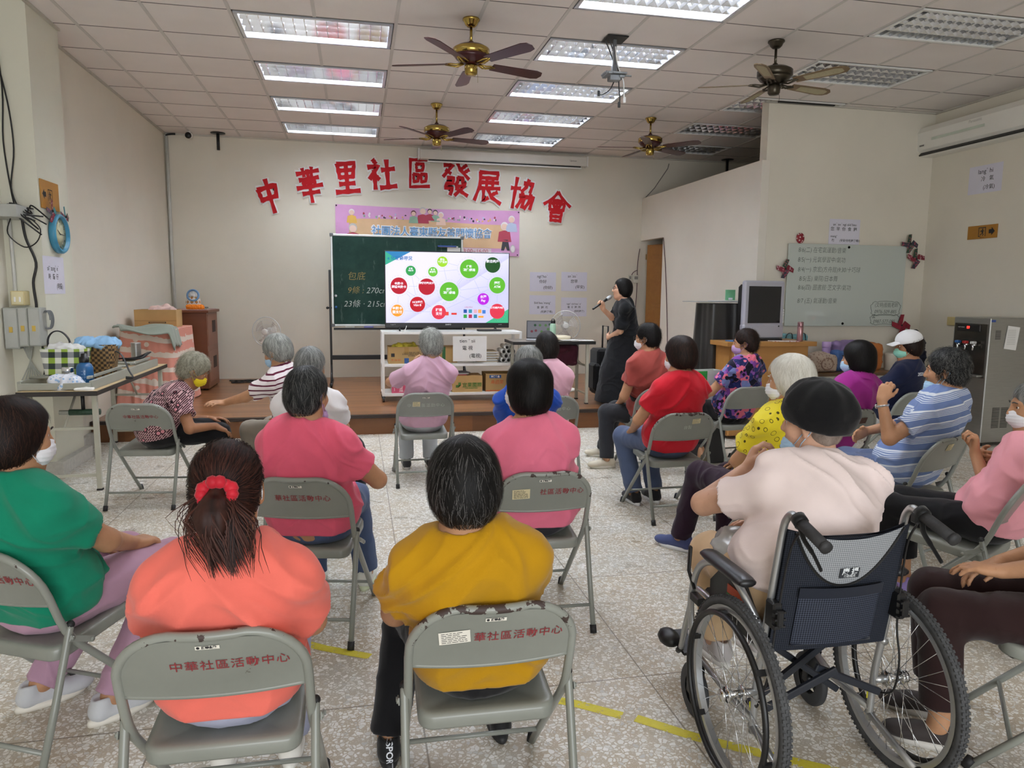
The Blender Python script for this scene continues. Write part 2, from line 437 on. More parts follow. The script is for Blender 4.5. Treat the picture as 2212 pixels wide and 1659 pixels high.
# recessed fluorescent fixtures
def tube_mat():
    m = bpy.data.materials.new('fluorescent_tube'); m.use_nodes = True; nt = m.node_tree
    p = nt.nodes['Principled BSDF']; p.inputs['Base Color'].default_value = (0.9, 0.93, 1, 1)
    p.inputs['Emission Color'].default_value = (0.90, 0.95, 1.0, 1); p.inputs['Emission Strength'].default_value = TUBE_W
    return m
M_tube = tube_mat(); M_tube_off = mat('tube_off', '#e6e3d8', 0.3, var=0)
M_louv = mat('louvre_aluminium', '#d9dbe0', 0.07, 0.9, var=0.0)
M_louv_off = M_louv
M_refl = mat('reflector', '#dfe2e8', 0.25, 0.6, var=0)
def fixture_parts(lit):
    W, D, Hh = 2*GP-0.05, GP-0.045, 0.12
    pan = MB(); z0 = CEIL-0.004
    # rim
    for sx in (-1, 1): pan.box((sx*(W/2-0.012), 0, z0), (0.03, D, 0.012))
    for sy in (-1, 1): pan.box((0, sy*(D/2-0.012), z0), (W, 0.03, 0.012))
    # pan: top and sides
    pan.box((0, 0, z0+Hh), (W, D, 0.008))
    for sx in (-1, 1): pan.box((sx*W/2, 0, z0+Hh/2), (0.006, D, Hh))
    for sy in (-1, 1): pan.box((0, sy*D/2, z0+Hh/2), (W, 0.006, Hh))
    tubes = MB()
    for k in (-1.5, -0.5, 0.5, 1.5):
        y = k*D/4.1; tubes.cyl((-W/2+0.06, y, z0+0.090), (W/2-0.06, y, z0+0.090), 0.013, 8)
    lv = MB(); hb = 0.030
    for k in range(1, 14):
        x = -W/2+k*W/14
        lv.add([(x-0.004, -D/2+.02, z0+hb), (x+0.004, -D/2+.02, z0+hb), (x+0.0015, -D/2+.02, z0), (x-0.0015, -D/2+.02, z0),
                (x-0.004, D/2-.02, z0+hb), (x+0.004, D/2-.02, z0+hb), (x+0.0015, D/2-.02, z0), (x-0.0015, D/2-.02, z0)],
               [(0, 1, 5, 4), (1, 2, 6, 5), (2, 3, 7, 6), (3, 0, 4, 7)])
    for k in (-1, 0, 1):      # V-shaped lengthwise reflectors between the tubes
        y = k*D/4.1
        lv.prism([(y-0.030, z0+.064), (y, z0-0.001), (y+0.030, z0+.064)], -W/2+0.02, W/2-0.02, R=np.array([[0, 0, 1], [1, 0, 0], [0, 1, 0]]).astype(float))
    return pan, tubes, lv
def make_fixture(lit):
    pan, tubes, lv = fixture_parts(lit)
    t = thing('ceiling_light', 'x', 'ceiling light')
    pan.build('housing', M_refl if lit else M_white, t)
    tubes.build('fluorescent_tube', M_tube if lit else M_tube_off, t)
    lv.build('louvre', M_louv, t)
    return t
def place_fixtures(lst, lit, group, names):
    proto = None
    for (c, r), lab in zip(lst, names):
        t = make_fixture(lit) if proto is None else copy_tree(proto)
        proto = proto or t
        t.location = (GX0+(c+1)*GP, GY0+(r+0.5)*GP, 0); tag(t, lab, 'ceiling light', group)
RN = {-4: 'seventh from the stage wall, above the camera', -2: 'fifth from the stage wall, nearest in view', 0: 'fourth from the stage wall', 2: 'third from the stage wall', 4: 'second from the stage wall', 6: 'closest to the stage wall'}
RN[-4] = 'sixth from the stage wall'
vis = lambda c, r: r >= -2 and not (c == 3 and r == -2) or True
place_fixtures(LIT, True, 'lit louvred ceiling lights', ['lit louvred ceiling light in the %s row, %s' % ('left' if c == 3 else 'middle', RN[r]) for c, r in LIT])
place_fixtures(UNLIT, False, 'unlit louvred ceiling lights', ['switched-off louvred ceiling light in the right row, %s' % RN[r] for c, r in UNLIT])
# ================================================================== implicit surfaces for bodies, clothes, hair
class Prim:
    __slots__ = ('fn', 'c', 'r', 'k', 'sub')
    def __init__(s, fn, c, r, k=0.02, sub=False): s.fn = fn; s.c = np.asarray(c, float); s.r = r; s.k = k; s.sub = sub
def cone(a, b, ra, rb=None, k=0.02, cut=None, sub=False):
    a = np.asarray(a, float); b = np.asarray(b, float); rb = ra if rb is None else rb
    ba = b-a; L2 = max(float(ba@ba), 1e-12)
    def fn(P):
        pa = P-a; h = np.clip((pa@ba)/L2, 0, 1)
        d = np.sqrt(np.maximum(((pa-h[..., None]*ba)**2).sum(-1), 1e-14))-(ra+(rb-ra)*h)
        if cut is not None: d = np.maximum(d, (P-cut[0])@cut[1])
        return d
    return Prim(fn, (a+b)/2, np.linalg.norm(ba)/2+max(ra, rb), k, sub)
def ell(c, r, R=None, k=0.02, cut=None, sub=False):
    c = np.asarray(c, float); r = np.asarray(r, float); R = np.eye(3) if R is None else np.asarray(R)
    A = R/r; B = R/(r*r)
    def fn(P):
        q = P-c; k0 = np.sqrt(((q@A)**2).sum(-1)+1e-12); k1 = np.sqrt(((q@B)**2).sum(-1)+1e-12)
        d = k0*(k0-1)/k1
        if cut is not None: d = np.maximum(d, (P-cut[0])@cut[1])
        return d
    return Prim(fn, c, float(max(r)), k, sub)
def rbox(c, half, R=None, rad=0.01, k=0.01, sub=False):
    c = np.asarray(c, float); half = np.asarray(half, float)-rad; R = np.eye(3) if R is None else np.asarray(R)
    def fn(P):
        q = np.abs((P-c)@R)-half
        return np.sqrt((np.maximum(q, 0)**2).sum(-1))+np.minimum(q.max(-1), 0)-rad
    return Prim(fn, c, float(np.linalg.norm(half)+rad), k, sub)
def smin(a, b, k):
    h = np.maximum(k-np.abs(a-b), 0)/k
    return np.minimum(a, b)-h*h*k*0.25
def smax(a, b, k):
    h = np.maximum(k-np.abs(a-b), 0)/k
    return np.maximum(a, b)+h*h*k*0.25
def eval_prims(prims, P):
    d = None
    for p in prims:
        q = p.fn(P)
        if d is None: d = q
        elif p.sub: d = smax(d, -q, p.k)
        else: d = smin(d, q, p.k)
    return d
def plane(pt, n):
    pt = np.asarray(pt, float); n = np.asarray(n, float); n = n/np.linalg.norm(n)
    return (pt, n)

def sdf_mesh(prims, h, cuts=(), B=8):
    """surface-nets polygonisation of a smooth union, only near the surface"""
    add = [p for p in prims if not p.sub]
    lo = np.min([p.c-p.r for p in add], 0)-3*h; hi = np.max([p.c+p.r for p in add], 0)+3*h
    nb = np.ceil((hi-lo)/(h*B)).astype(int)+1
    g = np.stack(np.meshgrid(*[np.arange(n) for n in nb], indexing='ij'), -1).reshape(-1, 3)
    cen = lo+(g+0.5-0.5/B)*(h*B)
    D = np.stack([p.fn(cen) for p in prims])
    d = None; raw = np.full(len(cen), 1e9)
    for p, q in zip(prims, D):
        if d is None: d = q
        elif p.sub: d = smax(d, -q, p.k)
        else: d = smin(d, q, p.k)
        if not p.sub: raw = np.minimum(raw, q)
    for pt, n in cuts: d = np.maximum(d, (cen-pt)@n)
    half = h*B*math.sqrt(3)/2
    near = np.nonzero(np.abs(d) < half*1.25+0.012)[0]
    grid = np.where(d < 0, -1.0, 1.0).astype(np.float32).reshape(nb)
    grid = grid.repeat(B, 0).repeat(B, 1).repeat(B, 2)
    off = np.stack(np.meshgrid(*[np.arange(B)]*3, indexing='ij'), -1).reshape(-1, 3)
    P = lo+(g[near][:, None, :]*B+off[None])*h
    val = np.full(P.shape[:2], 1e3); first = True
    for p, q in zip(prims, D):
        rel = np.nonzero(q[near] < raw[near]+2*half+2*p.k+0.004 if not p.sub else q[near] < half+0.05)[0]
        if len(rel) == 0: continue
        e = p.fn(P[rel])
        val[rel] = smax(val[rel], -e, p.k) if p.sub else smin(val[rel], e, p.k)
    for pt, n in cuts: val = np.maximum(val, (P-pt)@n)
    gi = g[near]
    G6 = grid.reshape(nb[0], B, nb[1], B, nb[2], B)
    G6[gi[:, 0], :, gi[:, 1], :, gi[:, 2], :] = val.reshape(-1, B, B, B)
    return surface_nets(grid, lo, h)

def surface_nets(f, lo, h):
    s = f < 0
    cnt = np.zeros(tuple(n-1 for n in f.shape), np.uint8)
    for i in (0, 1):
        for j in (0, 1):
            for k in (0, 1):
                cnt += s[i:f.shape[0]-1+i, j:f.shape[1]-1+j, k:f.shape[2]-1+k]
    idx = np.argwhere((cnt > 0) & (cnt < 8)); M = len(idx)
    corners = np.array([(i, j, k) for i in (0, 1) for j in (0, 1) for k in (0, 1)])
    cv = np.stack([f[idx[:, 0]+c[0], idx[:, 1]+c[1], idx[:, 2]+c[2]] for c in corners], 1)
    pos = np.zeros((M, 3)); num = np.zeros(M)
    for a in range(8):
        for b in range(a+1, 8):
            if np.abs(corners[a]-corners[b]).sum() != 1: continue
            m = (cv[:, a] < 0) != (cv[:, b] < 0)
            t = cv[m, a]/(cv[m, a]-cv[m, b])
            pos[m] += corners[a]+t[:, None]*(corners[b]-corners[a]); num[m] += 1
    V = lo+(idx+pos/np.maximum(num, 1)[:, None])*h
    imap = np.full(cnt.shape, -1, np.int32); imap[idx[:, 0], idx[:, 1], idx[:, 2]] = np.arange(M)
    quads = []
    for ax in range(3):
        o1, o2 = [(1, 2), (2, 0), (0, 1)][ax]
        sl0 = [slice(None)]*3; sl1 = [slice(None)]*3
        sl0[ax] = slice(0, -1); sl1[ax] = slice(1, None)
        e = np.argwhere(s[tuple(sl0)] != s[tuple(sl1)])
        ok = (e[:, o1] > 0) & (e[:, o2] > 0) & (e[:, o1] < f.shape[o1]-1) & (e[:, o2] < f.shape[o2]-1)
        e = e[ok]
        q = []
        for d1, d2 in ((-1, -1), (0, -1), (0, 0), (-1, 0)):
            c = e.copy(); c[:, o1] += d1; c[:, o2] += d2; q.append(imap[c[:, 0], c[:, 1], c[:, 2]])
        q = np.stack(q, 1)
        inside = s[tuple(e.T)]
        q[~inside] = q[~inside][:, ::-1]
        quads.append(q[(q >= 0).all(1)])
    return V, np.concatenate(quads)

def hash3(i):
    i = i.astype(np.int64)
    n = (i[..., 0]*73856093) ^ (i[..., 1]*19349663) ^ (i[..., 2]*83492791)
    n = (n ^ (n >> 13))*1274126177
    return ((n ^ (n >> 16)) & 0xffff)/65535.0
def vnoise(P):
    i = np.floor(P).astype(np.int64); f = P-i; f = f*f*(3-2*f); r = 0
    for a in (0, 1):
        for b in (0, 1):
            for c in (0, 1):
                wgt = (f[:, 0] if a else 1-f[:, 0])*(f[:, 1] if b else 1-f[:, 1])*(f[:, 2] if c else 1-f[:, 2])
                r = r+wgt*hash3(i+np.array([a, b, c]))
    return r
def vnormals(V, Q):
    n = np.cross(V[Q[:, 2]]-V[Q[:, 0]], V[Q[:, 3]]-V[Q[:, 1]])
    N = np.zeros_like(V)
    for k in range(4): np.add.at(N, Q[:, k], n)
    return N/np.maximum(np.linalg.norm(N, axis=1, keepdims=True), 1e-12)
def smooth_mesh(V, Q, it=1, lam=0.5):
    for _ in range(it):
        A = np.zeros_like(V); C = np.zeros(len(V))
        for k in range(4):
            a, b = Q[:, k], Q[:, (k+1) % 4]
            np.add.at(A, a, V[b]); np.add.at(A, b, V[a]); np.add.at(C, a, 1); np.add.at(C, b, 1)
        V = V+lam*(A/np.maximum(C, 1)[:, None]-V)
    return V
def quad_obj(name, V, Q, mats, parent, attrs=None, mi=None, extra=None):
    """mesh from vertex and quad arrays; extra = (V, Q) strips appended with material index 1"""
    if extra is not None:
        mi = np.r_[np.zeros(len(Q), np.int32), np.ones(len(extra[1]), np.int32)]
        Q = np.concatenate([Q, extra[1]+len(V)]); V = np.concatenate([V, extra[0]])
    me = bpy.data.meshes.new(name); n = len(V)
    me.vertices.add(n); me.vertices.foreach_set('co', V.astype(np.float32).ravel())
    me.loops.add(Q.size); me.loops.foreach_set('vertex_index', Q.astype(np.int32).ravel())
    me.polygons.add(len(Q)); me.polygons.foreach_set('loop_start', np.arange(0, Q.size, 4, dtype=np.int32))
    me.polygons.foreach_set('use_smooth', np.ones(len(Q), bool))
    if mi is not None: me.polygons.foreach_set('material_index', mi.astype(np.int32))
    if attrs:
        for k, a in attrs.items():
            at = me.attributes.new(k, 'FLOAT', 'POINT'); at.data.foreach_set('value', a.astype(np.float32))
    me.update(calc_edges=True)
    return mesh_obj(name, me, mats, parent)
def wrinkle(V, Q, amp, seed=0, freq=(5, 5, 16), skew=0.0):
    N = vnormals(V, Q); P = V.copy(); P[:, 2] += skew*np.abs(P[:, 0])
    f = np.array(freq, float); s = seed*17.3
    w1 = vnoise(P*7+s); n1 = vnoise(P*f+np.stack([w1, w1, w1], 1)*1.6+s)
    n2 = vnoise(P*f*1.9+31.7+s+w1[:, None]*1.5)
    ridge = (1-np.abs(2*n1-1))**2*0.9+(1-np.abs(2*n2-1))**2*0.4
    mask = 0.35+0.65*vnoise(P*4.0+77+s)
    return V+N*((ridge-0.45)*amp*mask)[:, None]
# ================================================================== folding chairs
def paint_mat():
    g = NT('chair_grey_paint', 0.28, spec=0.5); co = g.coord('Object')
    info = g.n('ObjectInfo'); off = g.n('VectorMath', operation='ADD'); g.l(co, off.inputs[0])
    sc = g.n('VectorMath', operation='SCALE'); sc.inputs['Scale'].default_value = 13.0
    cx = g.n('CombineXYZ'); g.l(info.outputs['Random'], cx.inputs[0]); g.l(cx.outputs[0], sc.inputs[0]); g.l(sc.outputs[0], off.inputs[1])
    base = g.ramp(g.noise(off.outputs[0], 3, 4), [(0.3, '#7f827b'), (0.7, '#8d9089')])
    n = g.noise(off.outputs[0], 22, 5, 0.65)
    chip = g.math('GREATER_THAN', n, 0.755)
    g.base(g.mix(g.math('MULTIPLY', chip, 0.8), base, '#4f453f'))
    return g.m
def rim_mat(name, thr):
    g = NT(name, 0.28, spec=0.5); co = g.coord('Object')
    info = g.n('ObjectInfo'); off = g.n('VectorMath', operation='ADD'); g.l(co, off.inputs[0])
    sc = g.n('VectorMath', operation='SCALE'); sc.inputs['Scale'].default_value = 9.0
    cx = g.n('CombineXYZ'); g.l(info.outputs['Random'], cx.inputs[0]); g.l(cx.outputs[0], sc.inputs[0]); g.l(sc.outputs[0], off.inputs[1])
    base = g.ramp(g.noise(off.outputs[0], 3, 4), [(0.3, '#83867f'), (0.7, '#92958e')])
    n = g.noise(off.outputs[0], 26, 4, 0.6)
    z = g.sep(co)[2]
    hz = g.math('MULTIPLY', g.math('SUBTRACT', z, 0.60), 1.1)
    hz = g.math('MINIMUM', g.math('MAXIMUM', hz, -0.02), 0.16)
    chip = g.math('GREATER_THAN', g.math('ADD', n, hz), thr)
    g.base(g.mix(chip, base, '#40322f'))
    g.l(g.math('ADD', g.math('MULTIPLY', chip, 0.3), 0.28), g.p.inputs['Roughness'])
    return g.m
M_ch = paint_mat()
M_rim_worn = rim_mat('chair_rim_worn', 0.70); M_rim = rim_mat('chair_rim', 0.80)
M_rub = mat('rubber_foot', '#17171a', 0.6, var=0.1)
M_sten = mat('stencil_red', '#8c2f35', 0.7, var=0.25, vscale=40)
M_sten_pale = mat('stencil_pale', '#b9bbb6', 0.7, var=0.25, vscale=40)
M_stick = mat('paper_sticker', '#ece8dd', 0.6, var=0.02)
M_stick_old = mat('aged_sticker', '#ddd0a8', 0.6, var=0.06)
M_ink = mat('black_ink', '#26262a', 0.7, var=0)
M_mascot = M_ink

def arc(c, r, a0, a1, n):
    return [(c[0]+r*math.cos(a0+(a1-a0)*i/n), c[1]+r*math.sin(a0+(a1-a0)*i/n)) for i in range(n+1)]
HW = 0.222
def back_y(z):          # back tube: lower straight from front foot, bends up at seat level
    return 0.150-(z-0.455)*0.36
def frame_path():
    pts = [(-HW, 0.576-0.426*t, 0.455*t) for t in (0, 0.33, 0.66, 0.92)]
    pts += [(-HW, back_y(z)+0.004*(1-abs(z-.47)*20 if abs(z-.47) < .05 else 0), z) for z in (0.47, 0.52, 0.57, 0.60)]
    R = 0.135; zt = 0.752
    pts += [(-HW+R-R*math.cos(a), back_y(zt-R+R*math.sin(a))-0.012*math.sin(a), zt-R+R*math.sin(a)) for a in [PI/2*i/8 for i in range(1, 9)]]
    xs = [-HW+R+(2*HW-2*R)*i/6 for i in range(1, 6)]
    pts += [(x, back_y(zt)-0.012-0.012*(1-(x/(HW-R))**2), zt) for x in xs]
    L = pts[:]
    mirror = [(-p[0], p[1], p[2]) for p in pts[:16][::-1]]
    return L+mirror
FPATH = frame_path()
def back_panel_mb():
    mb = MB(); W = HW-0.008; R = 0.128; zt = 0.746; z0 = 0.572; nx, nz = 28, 10
    def top(x):
        ax = abs(x); fl = W-R
        return zt if ax <= fl else zt-R+math.sqrt(max(R*R-(ax-fl)**2, 0))
    def P(u, v, off):
        x = -W+2*W*u; t = top(x); zz = z0+0.010*(1-(x/W)**2)*-1; z = zz+(t-zz)*v
        y = back_y(z)-0.012*max(0, (z-0.6)/0.15)-0.014*(1-(x/W)**2)
        return (x, y+off, z)
    mb.grid(lambda u, v: P(u, v, -0.004), nx, nz, 0)
    mb.grid(lambda u, v: P(1-u, v, 0.004), nx, nz, 0)
    # rolled lower lip
    mb.tube([P(i/nx, 0, 0) for i in range(nx+1)], 0.007, 8, 0)
    return mb
def panel_pt(x, z, off=-0.0062):
    return (x, back_y(z)-0.012*max(0, (z-0.6)/0.15)-0.014*(1-(x/(HW-.008))**2)+off, z)
def seat_mb():
    mb = MB(); x0, x1, ya, yb = -0.195, 0.195, 0.135, 0.515
    def outline(inset, n=6):
        pts = []
        for cx, cy, a in ((x1-.045, ya+.045, -PI/2), (x1-.06, yb-.06, 0), (x0+.06, yb-.06, PI/2), (x0+.045, ya+.045, PI)):
            r = (0.045 if cy < .3 else 0.06)-inset
            pts += [(cx+r*math.cos(a+PI/2*i/n), cy+r*math.sin(a+PI/2*i/n)) for i in range(n+1)]
        return pts
    def zz(y): return 0.405+0.040*(y-ya)/(yb-ya)
    rings = [(0.010, -0.046), (0.002, -0.044), (0.0, -0.038), (0.0, -0.012), (0.004, -0.003), (0.014, 0.0), (0.028, -0.001)]
    V = []; F = []; n = len(outline(0))
    for ins, dz in rings: V += [(p[0], p[1], zz(p[1])+dz) for p in outline(ins)]
    for k in range(len(rings)-1):
        for i in range(n): j = (i+1) % n; F.append((k*n+i, k*n+j, (k+1)*n+j, (k+1)*n+i))
    # dished top
    k = len(rings)-1; prev = k*n
    for sc, dz in ((0.8, -0.008), (0.55, -0.013), (0.25, -0.015)):
        cx, cy = 0, (ya+yb)/2-0.01; b0 = len(V)
        V += [(cx+(p[0]-cx)*sc, cy+(p[1]-cy)*sc, zz(cy+(p[1]-cy)*sc)+dz) for p in outline(0.028)]
        for i in range(n): j = (i+1) % n; F.append((prev+i, prev+j, b0+j, b0+i))
        prev = b0
    F.append([prev+i for i in range(n)])
    mb.add(V, F, 0, True)
    return mb
def make_chair(proto_of=None):
    t = thing('folding_chair', 'x', 'chair')
    mb = MB(); mb.tube(FPATH, 0.0125, 10); fr = mb.build('frame', M_rim, t)
    b = back_panel_mb(); b.build('backrest', M_ch, t)
    seat_mb().build('seat', M_ch, t)
    mb = MB()       # vent holes read as pale dots
    for i in range(5):
        for j in range(4):
            x, y = -0.05+i*0.025, 0.30+j*0.022
            mb.lathe([(0.003, 0), (0.003, 0.0006)], 8, 0, T=(x, y, 0.405+0.04*(y-.135)/.38-0.0142))
    mb.build('vent_holes', M_stick, t)
    for sx in (-1, 1):
        mb = MB(); x = sx*0.232
        mb.tube([(x, 0.0, 0.012), (x, 0.08, 0.24), (x, 0.155, 0.475), (x, 0.158, 0.488)], [0.012, 0.012, 0.012, 0.011], 10)
        lg = mb.build('leg', M_ch, t)
        MB().cyl((x, -0.004, 0.0), (x, 0.008, 0.034), 0.0155, 12).build('rubber_foot', M_rub, lg)
        MB().sphere((x, 0.159, 0.488), 0.0135, 10).build('end_cap', M_rub, lg)
        mb = MB(); xx = sx*HW
        mb.cyl((xx, 0.582, 0.0), (xx, 0.565, 0.034), 0.0158, 12).build('rubber_foot', M_rub, t)
        mb = MB(); mb.box((sx*0.247, 0.185, 0.43), (0.004, 0.10, 0.020), R=rotm(-0.45, 0, 0), bev=0.001)
        for yy, zz_ in ((0.147, 0.450), (0.223, 0.411)): mb.cyl((sx*0.247, yy, zz_), (sx*0.2535, yy, zz_), 0.007, 8)
        mb.build('bracket', M_ch, t)
    mb = MB(); mb.cyl((-0.225, 0.036, 0.12), (0.225, 0.036, 0.12), 0.008, 8); mb.build('crossbar', M_ch, t)
    mb = MB(); mb.cyl((-HW, 0.462, 0.12), (HW, 0.462, 0.12), 0.008, 8); mb.build('crossbar', M_ch, t)
    return t
def chair_text(t, s, x, z, size, m, bold=0.002, space=1.15):
    mb = MB(); tmp = MB(); text_into(tmp, s, size, (0, 0, 0), np.eye(3), 0, bold, 'LEFT', 0, 0, space)
    if not tmp.v: return
    V = np.concatenate(tmp.v); V2 = [panel_pt(x+v[0], z+v[1]) for v in V]
    mb.add(V2, tmp.f); mb.build('stencilled_lettering', m, t)
def panel_patch(t, name, x, z, w_, h_, m, rot=0.0, lines=0, off=-0.0066, ink=None):
    c, s = math.cos(rot), math.sin(rot); n = 4
    fn = lambda u, v, o=off: panel_pt(x+c*(u-.5)*w_-s*(v-.5)*h_, z+s*(u-.5)*w_+c*(v-.5)*h_, o)
    mb = MB(); mb.grid(lambda u, v: fn(u, v), n, 2, 0, False)
    o = mb.build(name, m, t)
    if lines:
        mb = MB(); rr = random.Random(int(x*1000)+lines)
        for i in range(lines):
            v0 = 0.86-0.74*i/max(1, lines-1); u0 = 0.08; 
            while u0 < 0.86:
                du = rr.uniform(0.05, 0.22)
                if not (v0 > 0.6 and u0 > 0.62):
                    mb.add([fn(u0, v0-.022, off-.0004), fn(min(u0+du, .9), v0-.022, off-.0004), fn(min(u0+du, .9), v0+.022, off-.0004), fn(u0, v0+.022, off-.0004)], [(0, 1, 2, 3)])
                u0 += du+0.03
            if rr.random() < .3: continue
        mb.build('print', ink or M_ink, o)
    return o
def plate(t, z=0.722):
    p = panel_patch(t, 'maker_plate', 0.0, z, 0.055, 0.011, M_stick)
    mb = MB()
    tmp = MB(); text_into(tmp, '順華企業', 0.0085, (0.004, 0, 0), None, 0, 0.0005, 'CENTER')
    if tmp.v: mb.add([panel_pt(v[0], z+v[1], -0.0071) for v in np.concatenate(tmp.v)], tmp.f)
    mb.add([panel_pt(-0.021+0.004*math.cos(a), z+0.004*math.sin(a), -0.0071) for a in [2*PI*i/10 for i in range(10)]], [list(range(10))])
    mb.build('print', M_ink, p)

CHP = make_chair()
CHAIRS = {}
def place_chair(key, x, y, yaw, label, worn=False, text=None, extra=None):
    t = CHP if not CHAIRS else copy_tree(CHP)
    CHAIRS[key] = t
    t.location = (x, y, 0); t.rotation_euler = (0, 0, yaw); tag(t, label, 'chair', 'grey folding chairs set out for the audience')
    for ch in t.children:
        if ch.name.startswith('frame'):
            ch.data = ch.data.copy() if worn else ch.data
            if worn: ch.data.materials[0] = M_rim_worn
    return t
FULL = '中華社區活動中心'
CH = dict(A=(-0.359, 1.704, -0.02), B=(0.338, 1.721, -0.023), C=(0.815, 3.041, -0.031), D=(-0.277, 3.130, -0.22), E=(0.528, 5.685, 0.023), F=(-1.531, 5.418, -0.129), G=(2.177, 4.454, 0.032), H=(2.549, 5.69, 0.013), I=(3.367, 5.663, 0.147), L=(3.341, 3.428, 0.36),
          J=(2.14, 3.13, 0.05), K=(3.437, 4.40, 0.10), M=(2.98, 2.58, 0.52), N=(2.55, 1.66, 0.85), O=(-1.195, 2.415, -0.46), P=(1.482, 5.357, 0.0), Q=(4.62, 5.16, 0.25), R=(1.10, 4.44, 0.0), S=(-0.33, 4.36, -0.05), T=(-0.24, 5.42, 0.85))
LABC = dict(A='scuffed grey folding chair under the person in the coral tee', B='grey folding chair with chipped rim and white sticker under the mustard tee',
 C='grey folding chair with flaking rim under the bright pink top in the middle', D='grey folding chair under the hot pink tee with jeans', E='grey folding chair with yellowed sticker under the lilac tee before the stage',
 F='grey folding chair by the left table under the leaning elderly person', G='grey folding chair with worn rim under the red tee', H='grey folding chair under the rust red tee with cream shoes',
 I='grey folding chair under the floral print tee', L='grey folding chair under the blue striped top', J='grey folding chair behind the white-haired person in yellow', K='grey folding chair with dark rim under the magenta polo',
 M='grey folding chair at right edge under the pink tee', N='grey folding chair seat at the lower right corner under brown trousers', O='grey folding chair at the left edge under the green tee',
 P='grey folding chair under the pale pink polo', Q='grey folding chair under the white cap wearer', R='grey folding chair under the royal blue tee', S='grey folding chair under the white knit tee', T='grey folding chair under the maroon striped tee')
WORN = set('BCGKJ')
# bare copies first (so that stickers stay with their own chair)
for k in CH: place_chair(k, *CH[k], LABC[k], k in WORN)
for k in 'ABCDFO':
    s = FULL if k in 'AFO' else (FULL[1:] if k in 'BD' else FULL[2:])
    n = len(s); size = 0.033
    x = {'A': -0.095, 'F': -0.10, 'B': -0.055, 'C': -0.02, 'D': -0.10, 'O': -0.07}[k]
    chair_text(CHAIRS[k], s, x, 0.662, size*(0.86 if k == 'F' else 1), M_sten, 0.0002, 1.12); plate(CHAIRS[k])
for k in 'EP': chair_text(CHAIRS[k], FULL, -0.15, 0.655, 0.034, M_sten_pale, 0.0, 1.25)
chair_text(CHAIRS['G'], '台製', -0.01, 0.655, 0.03, M_sten_pale, 0.0, 1.1)
plate(CHAIRS['E'])
panel_patch(CHAIRS['B'], 'sticker', -0.105, 0.668, 0.082, 0.042, M_stick, 0.10, 6)
panel_patch(CHAIRS['C'], 'sticker', -0.105, 0.655, 0.080, 0.050, M_stick_old, 0.06, 7)
panel_patch(CHAIRS['E'], 'sticker', -0.075, 0.668, 0.058, 0.040, M_stick_old, 0.0, 5)
panel_patch(CHAIRS['G'], 'sticker', 0.075, 0.700, 0.060, 0.036, M_stick_old, 0.08, 5)
panel_patch(CHAIRS['L'], 'sticker', -0.03, 0.705, 0.060, 0.040, M_stick_old, 0.0, 5)
panel_patch(CHAIRS['K'], 'worn_patch', 0.05, 0.675, 0.14, 0.045, mat('rust_patch', '#5a4038', 0.8, var=0.3, vscale=50), 0.03)
# ================================================================== people
def hair_mat(name, dark, light, grey=0.3, contrast=0.2):
    g = NT(name, 0.55, spec=0.22)
    a = g.n('Attribute', attribute_name='tone')
    co = g.coord('Object', scale=(60, 60, 9)); n = g.noise(co, 1.0, 3)
    f = g.math('ADD', a.outputs['Fac'], g.math('MULTIPLY', g.math('SUBTRACT', n, 0.5), 0.35))
    p = 1-grey
    g.base(g.ramp(f, [(max(0, p-contrast), dark), (min(1, p+contrast), light)]))
    g.bump(n, 0.25, 0.003)
    return g.m
HAIR = dict(
    black=hair_mat('hair_black', '#0d0b0b', '#2a2524', 0.15), blackgrey=hair_mat('hair_black_with_grey', '#161515', '#6c6a69', 0.16, 0.12), brownblack=hair_mat('hair_dark_brown', '#1d1311', '#40291f', 0.3),
    darkgrey=hair_mat('hair_dark_grey', '#1f2021', '#727270', 0.30, 0.25), grey=hair_mat('hair_grey', '#4a4c4a', '#a5a6a2', 0.5, 0.35), silver=hair_mat('hair_silver', '#5d5f5c', '#b7b7b0', 0.55, 0.35),
    white=hair_mat('hair_white', '#c9c5b8', '#f0eee6', 0.6, 0.4), old=hair_mat('hair_ash_grey', '#6a6758', '#b3ae9b', 0.5, 0.35), brown=hair_mat('hair_reddish_brown', '#1b1313', '#4a2a22', 0.45, 0.35), thin=hair_mat('hair_thin_dark', '#191615', '#453d38', 0.25), stubble=hair_mat('hair_shaved_grey', '#6d5f57', '#a5968b', 0.5, 0.4))
def skin_mat(name, c):
    g = NT(name, 0.52, spec=0.35); co = g.coord('Object')
    a = g.noise(co, 9, 5, 0.6); b = g.noise(co, 55, 3, 0.6); cc = lin(c)
    base = g.ramp(a, [(0.3, tuple(x*0.86 for x in cc)), (0.7, tuple(min(1, x*1.08) for x in cc))])
    spot = g.math('MULTIPLY', g.math('GREATER_THAN', b, 0.68), 0.22)
    g.base(g.mix(spot, base, tuple(x*y for x, y in zip(cc, (0.62, 0.5, 0.45))))); g.bump(g.noise(co, 120, 3), 0.15, 0.002)
    g.p.inputs['Subsurface Weight'].default_value = 0.0
    return g.m
SKIN = dict(tan=skin_mat('skin_tan', '#b98a68'), light=skin_mat('skin_light', '#d0a184'), brown=skin_mat('skin_brown', '#9a6b4c'), fair=skin_mat('skin_fair', '#c89c82'))
def cloth(name, c, rough=0.85, var=0.05, weave=420, bump=0.12):
    return mat('cloth_'+name, c, rough, var=var, vscale=7, bump=bump, bscale=weave, spec=0.15, sheen=0.15)
M_mask_w = mat('mask_white', '#e8e9ee', 0.8, var=0.02, spec=0.2); M_mask_b = mat('mask_blue', '#a9cbe6', 0.8, var=0.05, spec=0.2); M_mask_y = mat('mask_yellow', '#e6d12a', 0.75, var=0.05, spec=0.2)
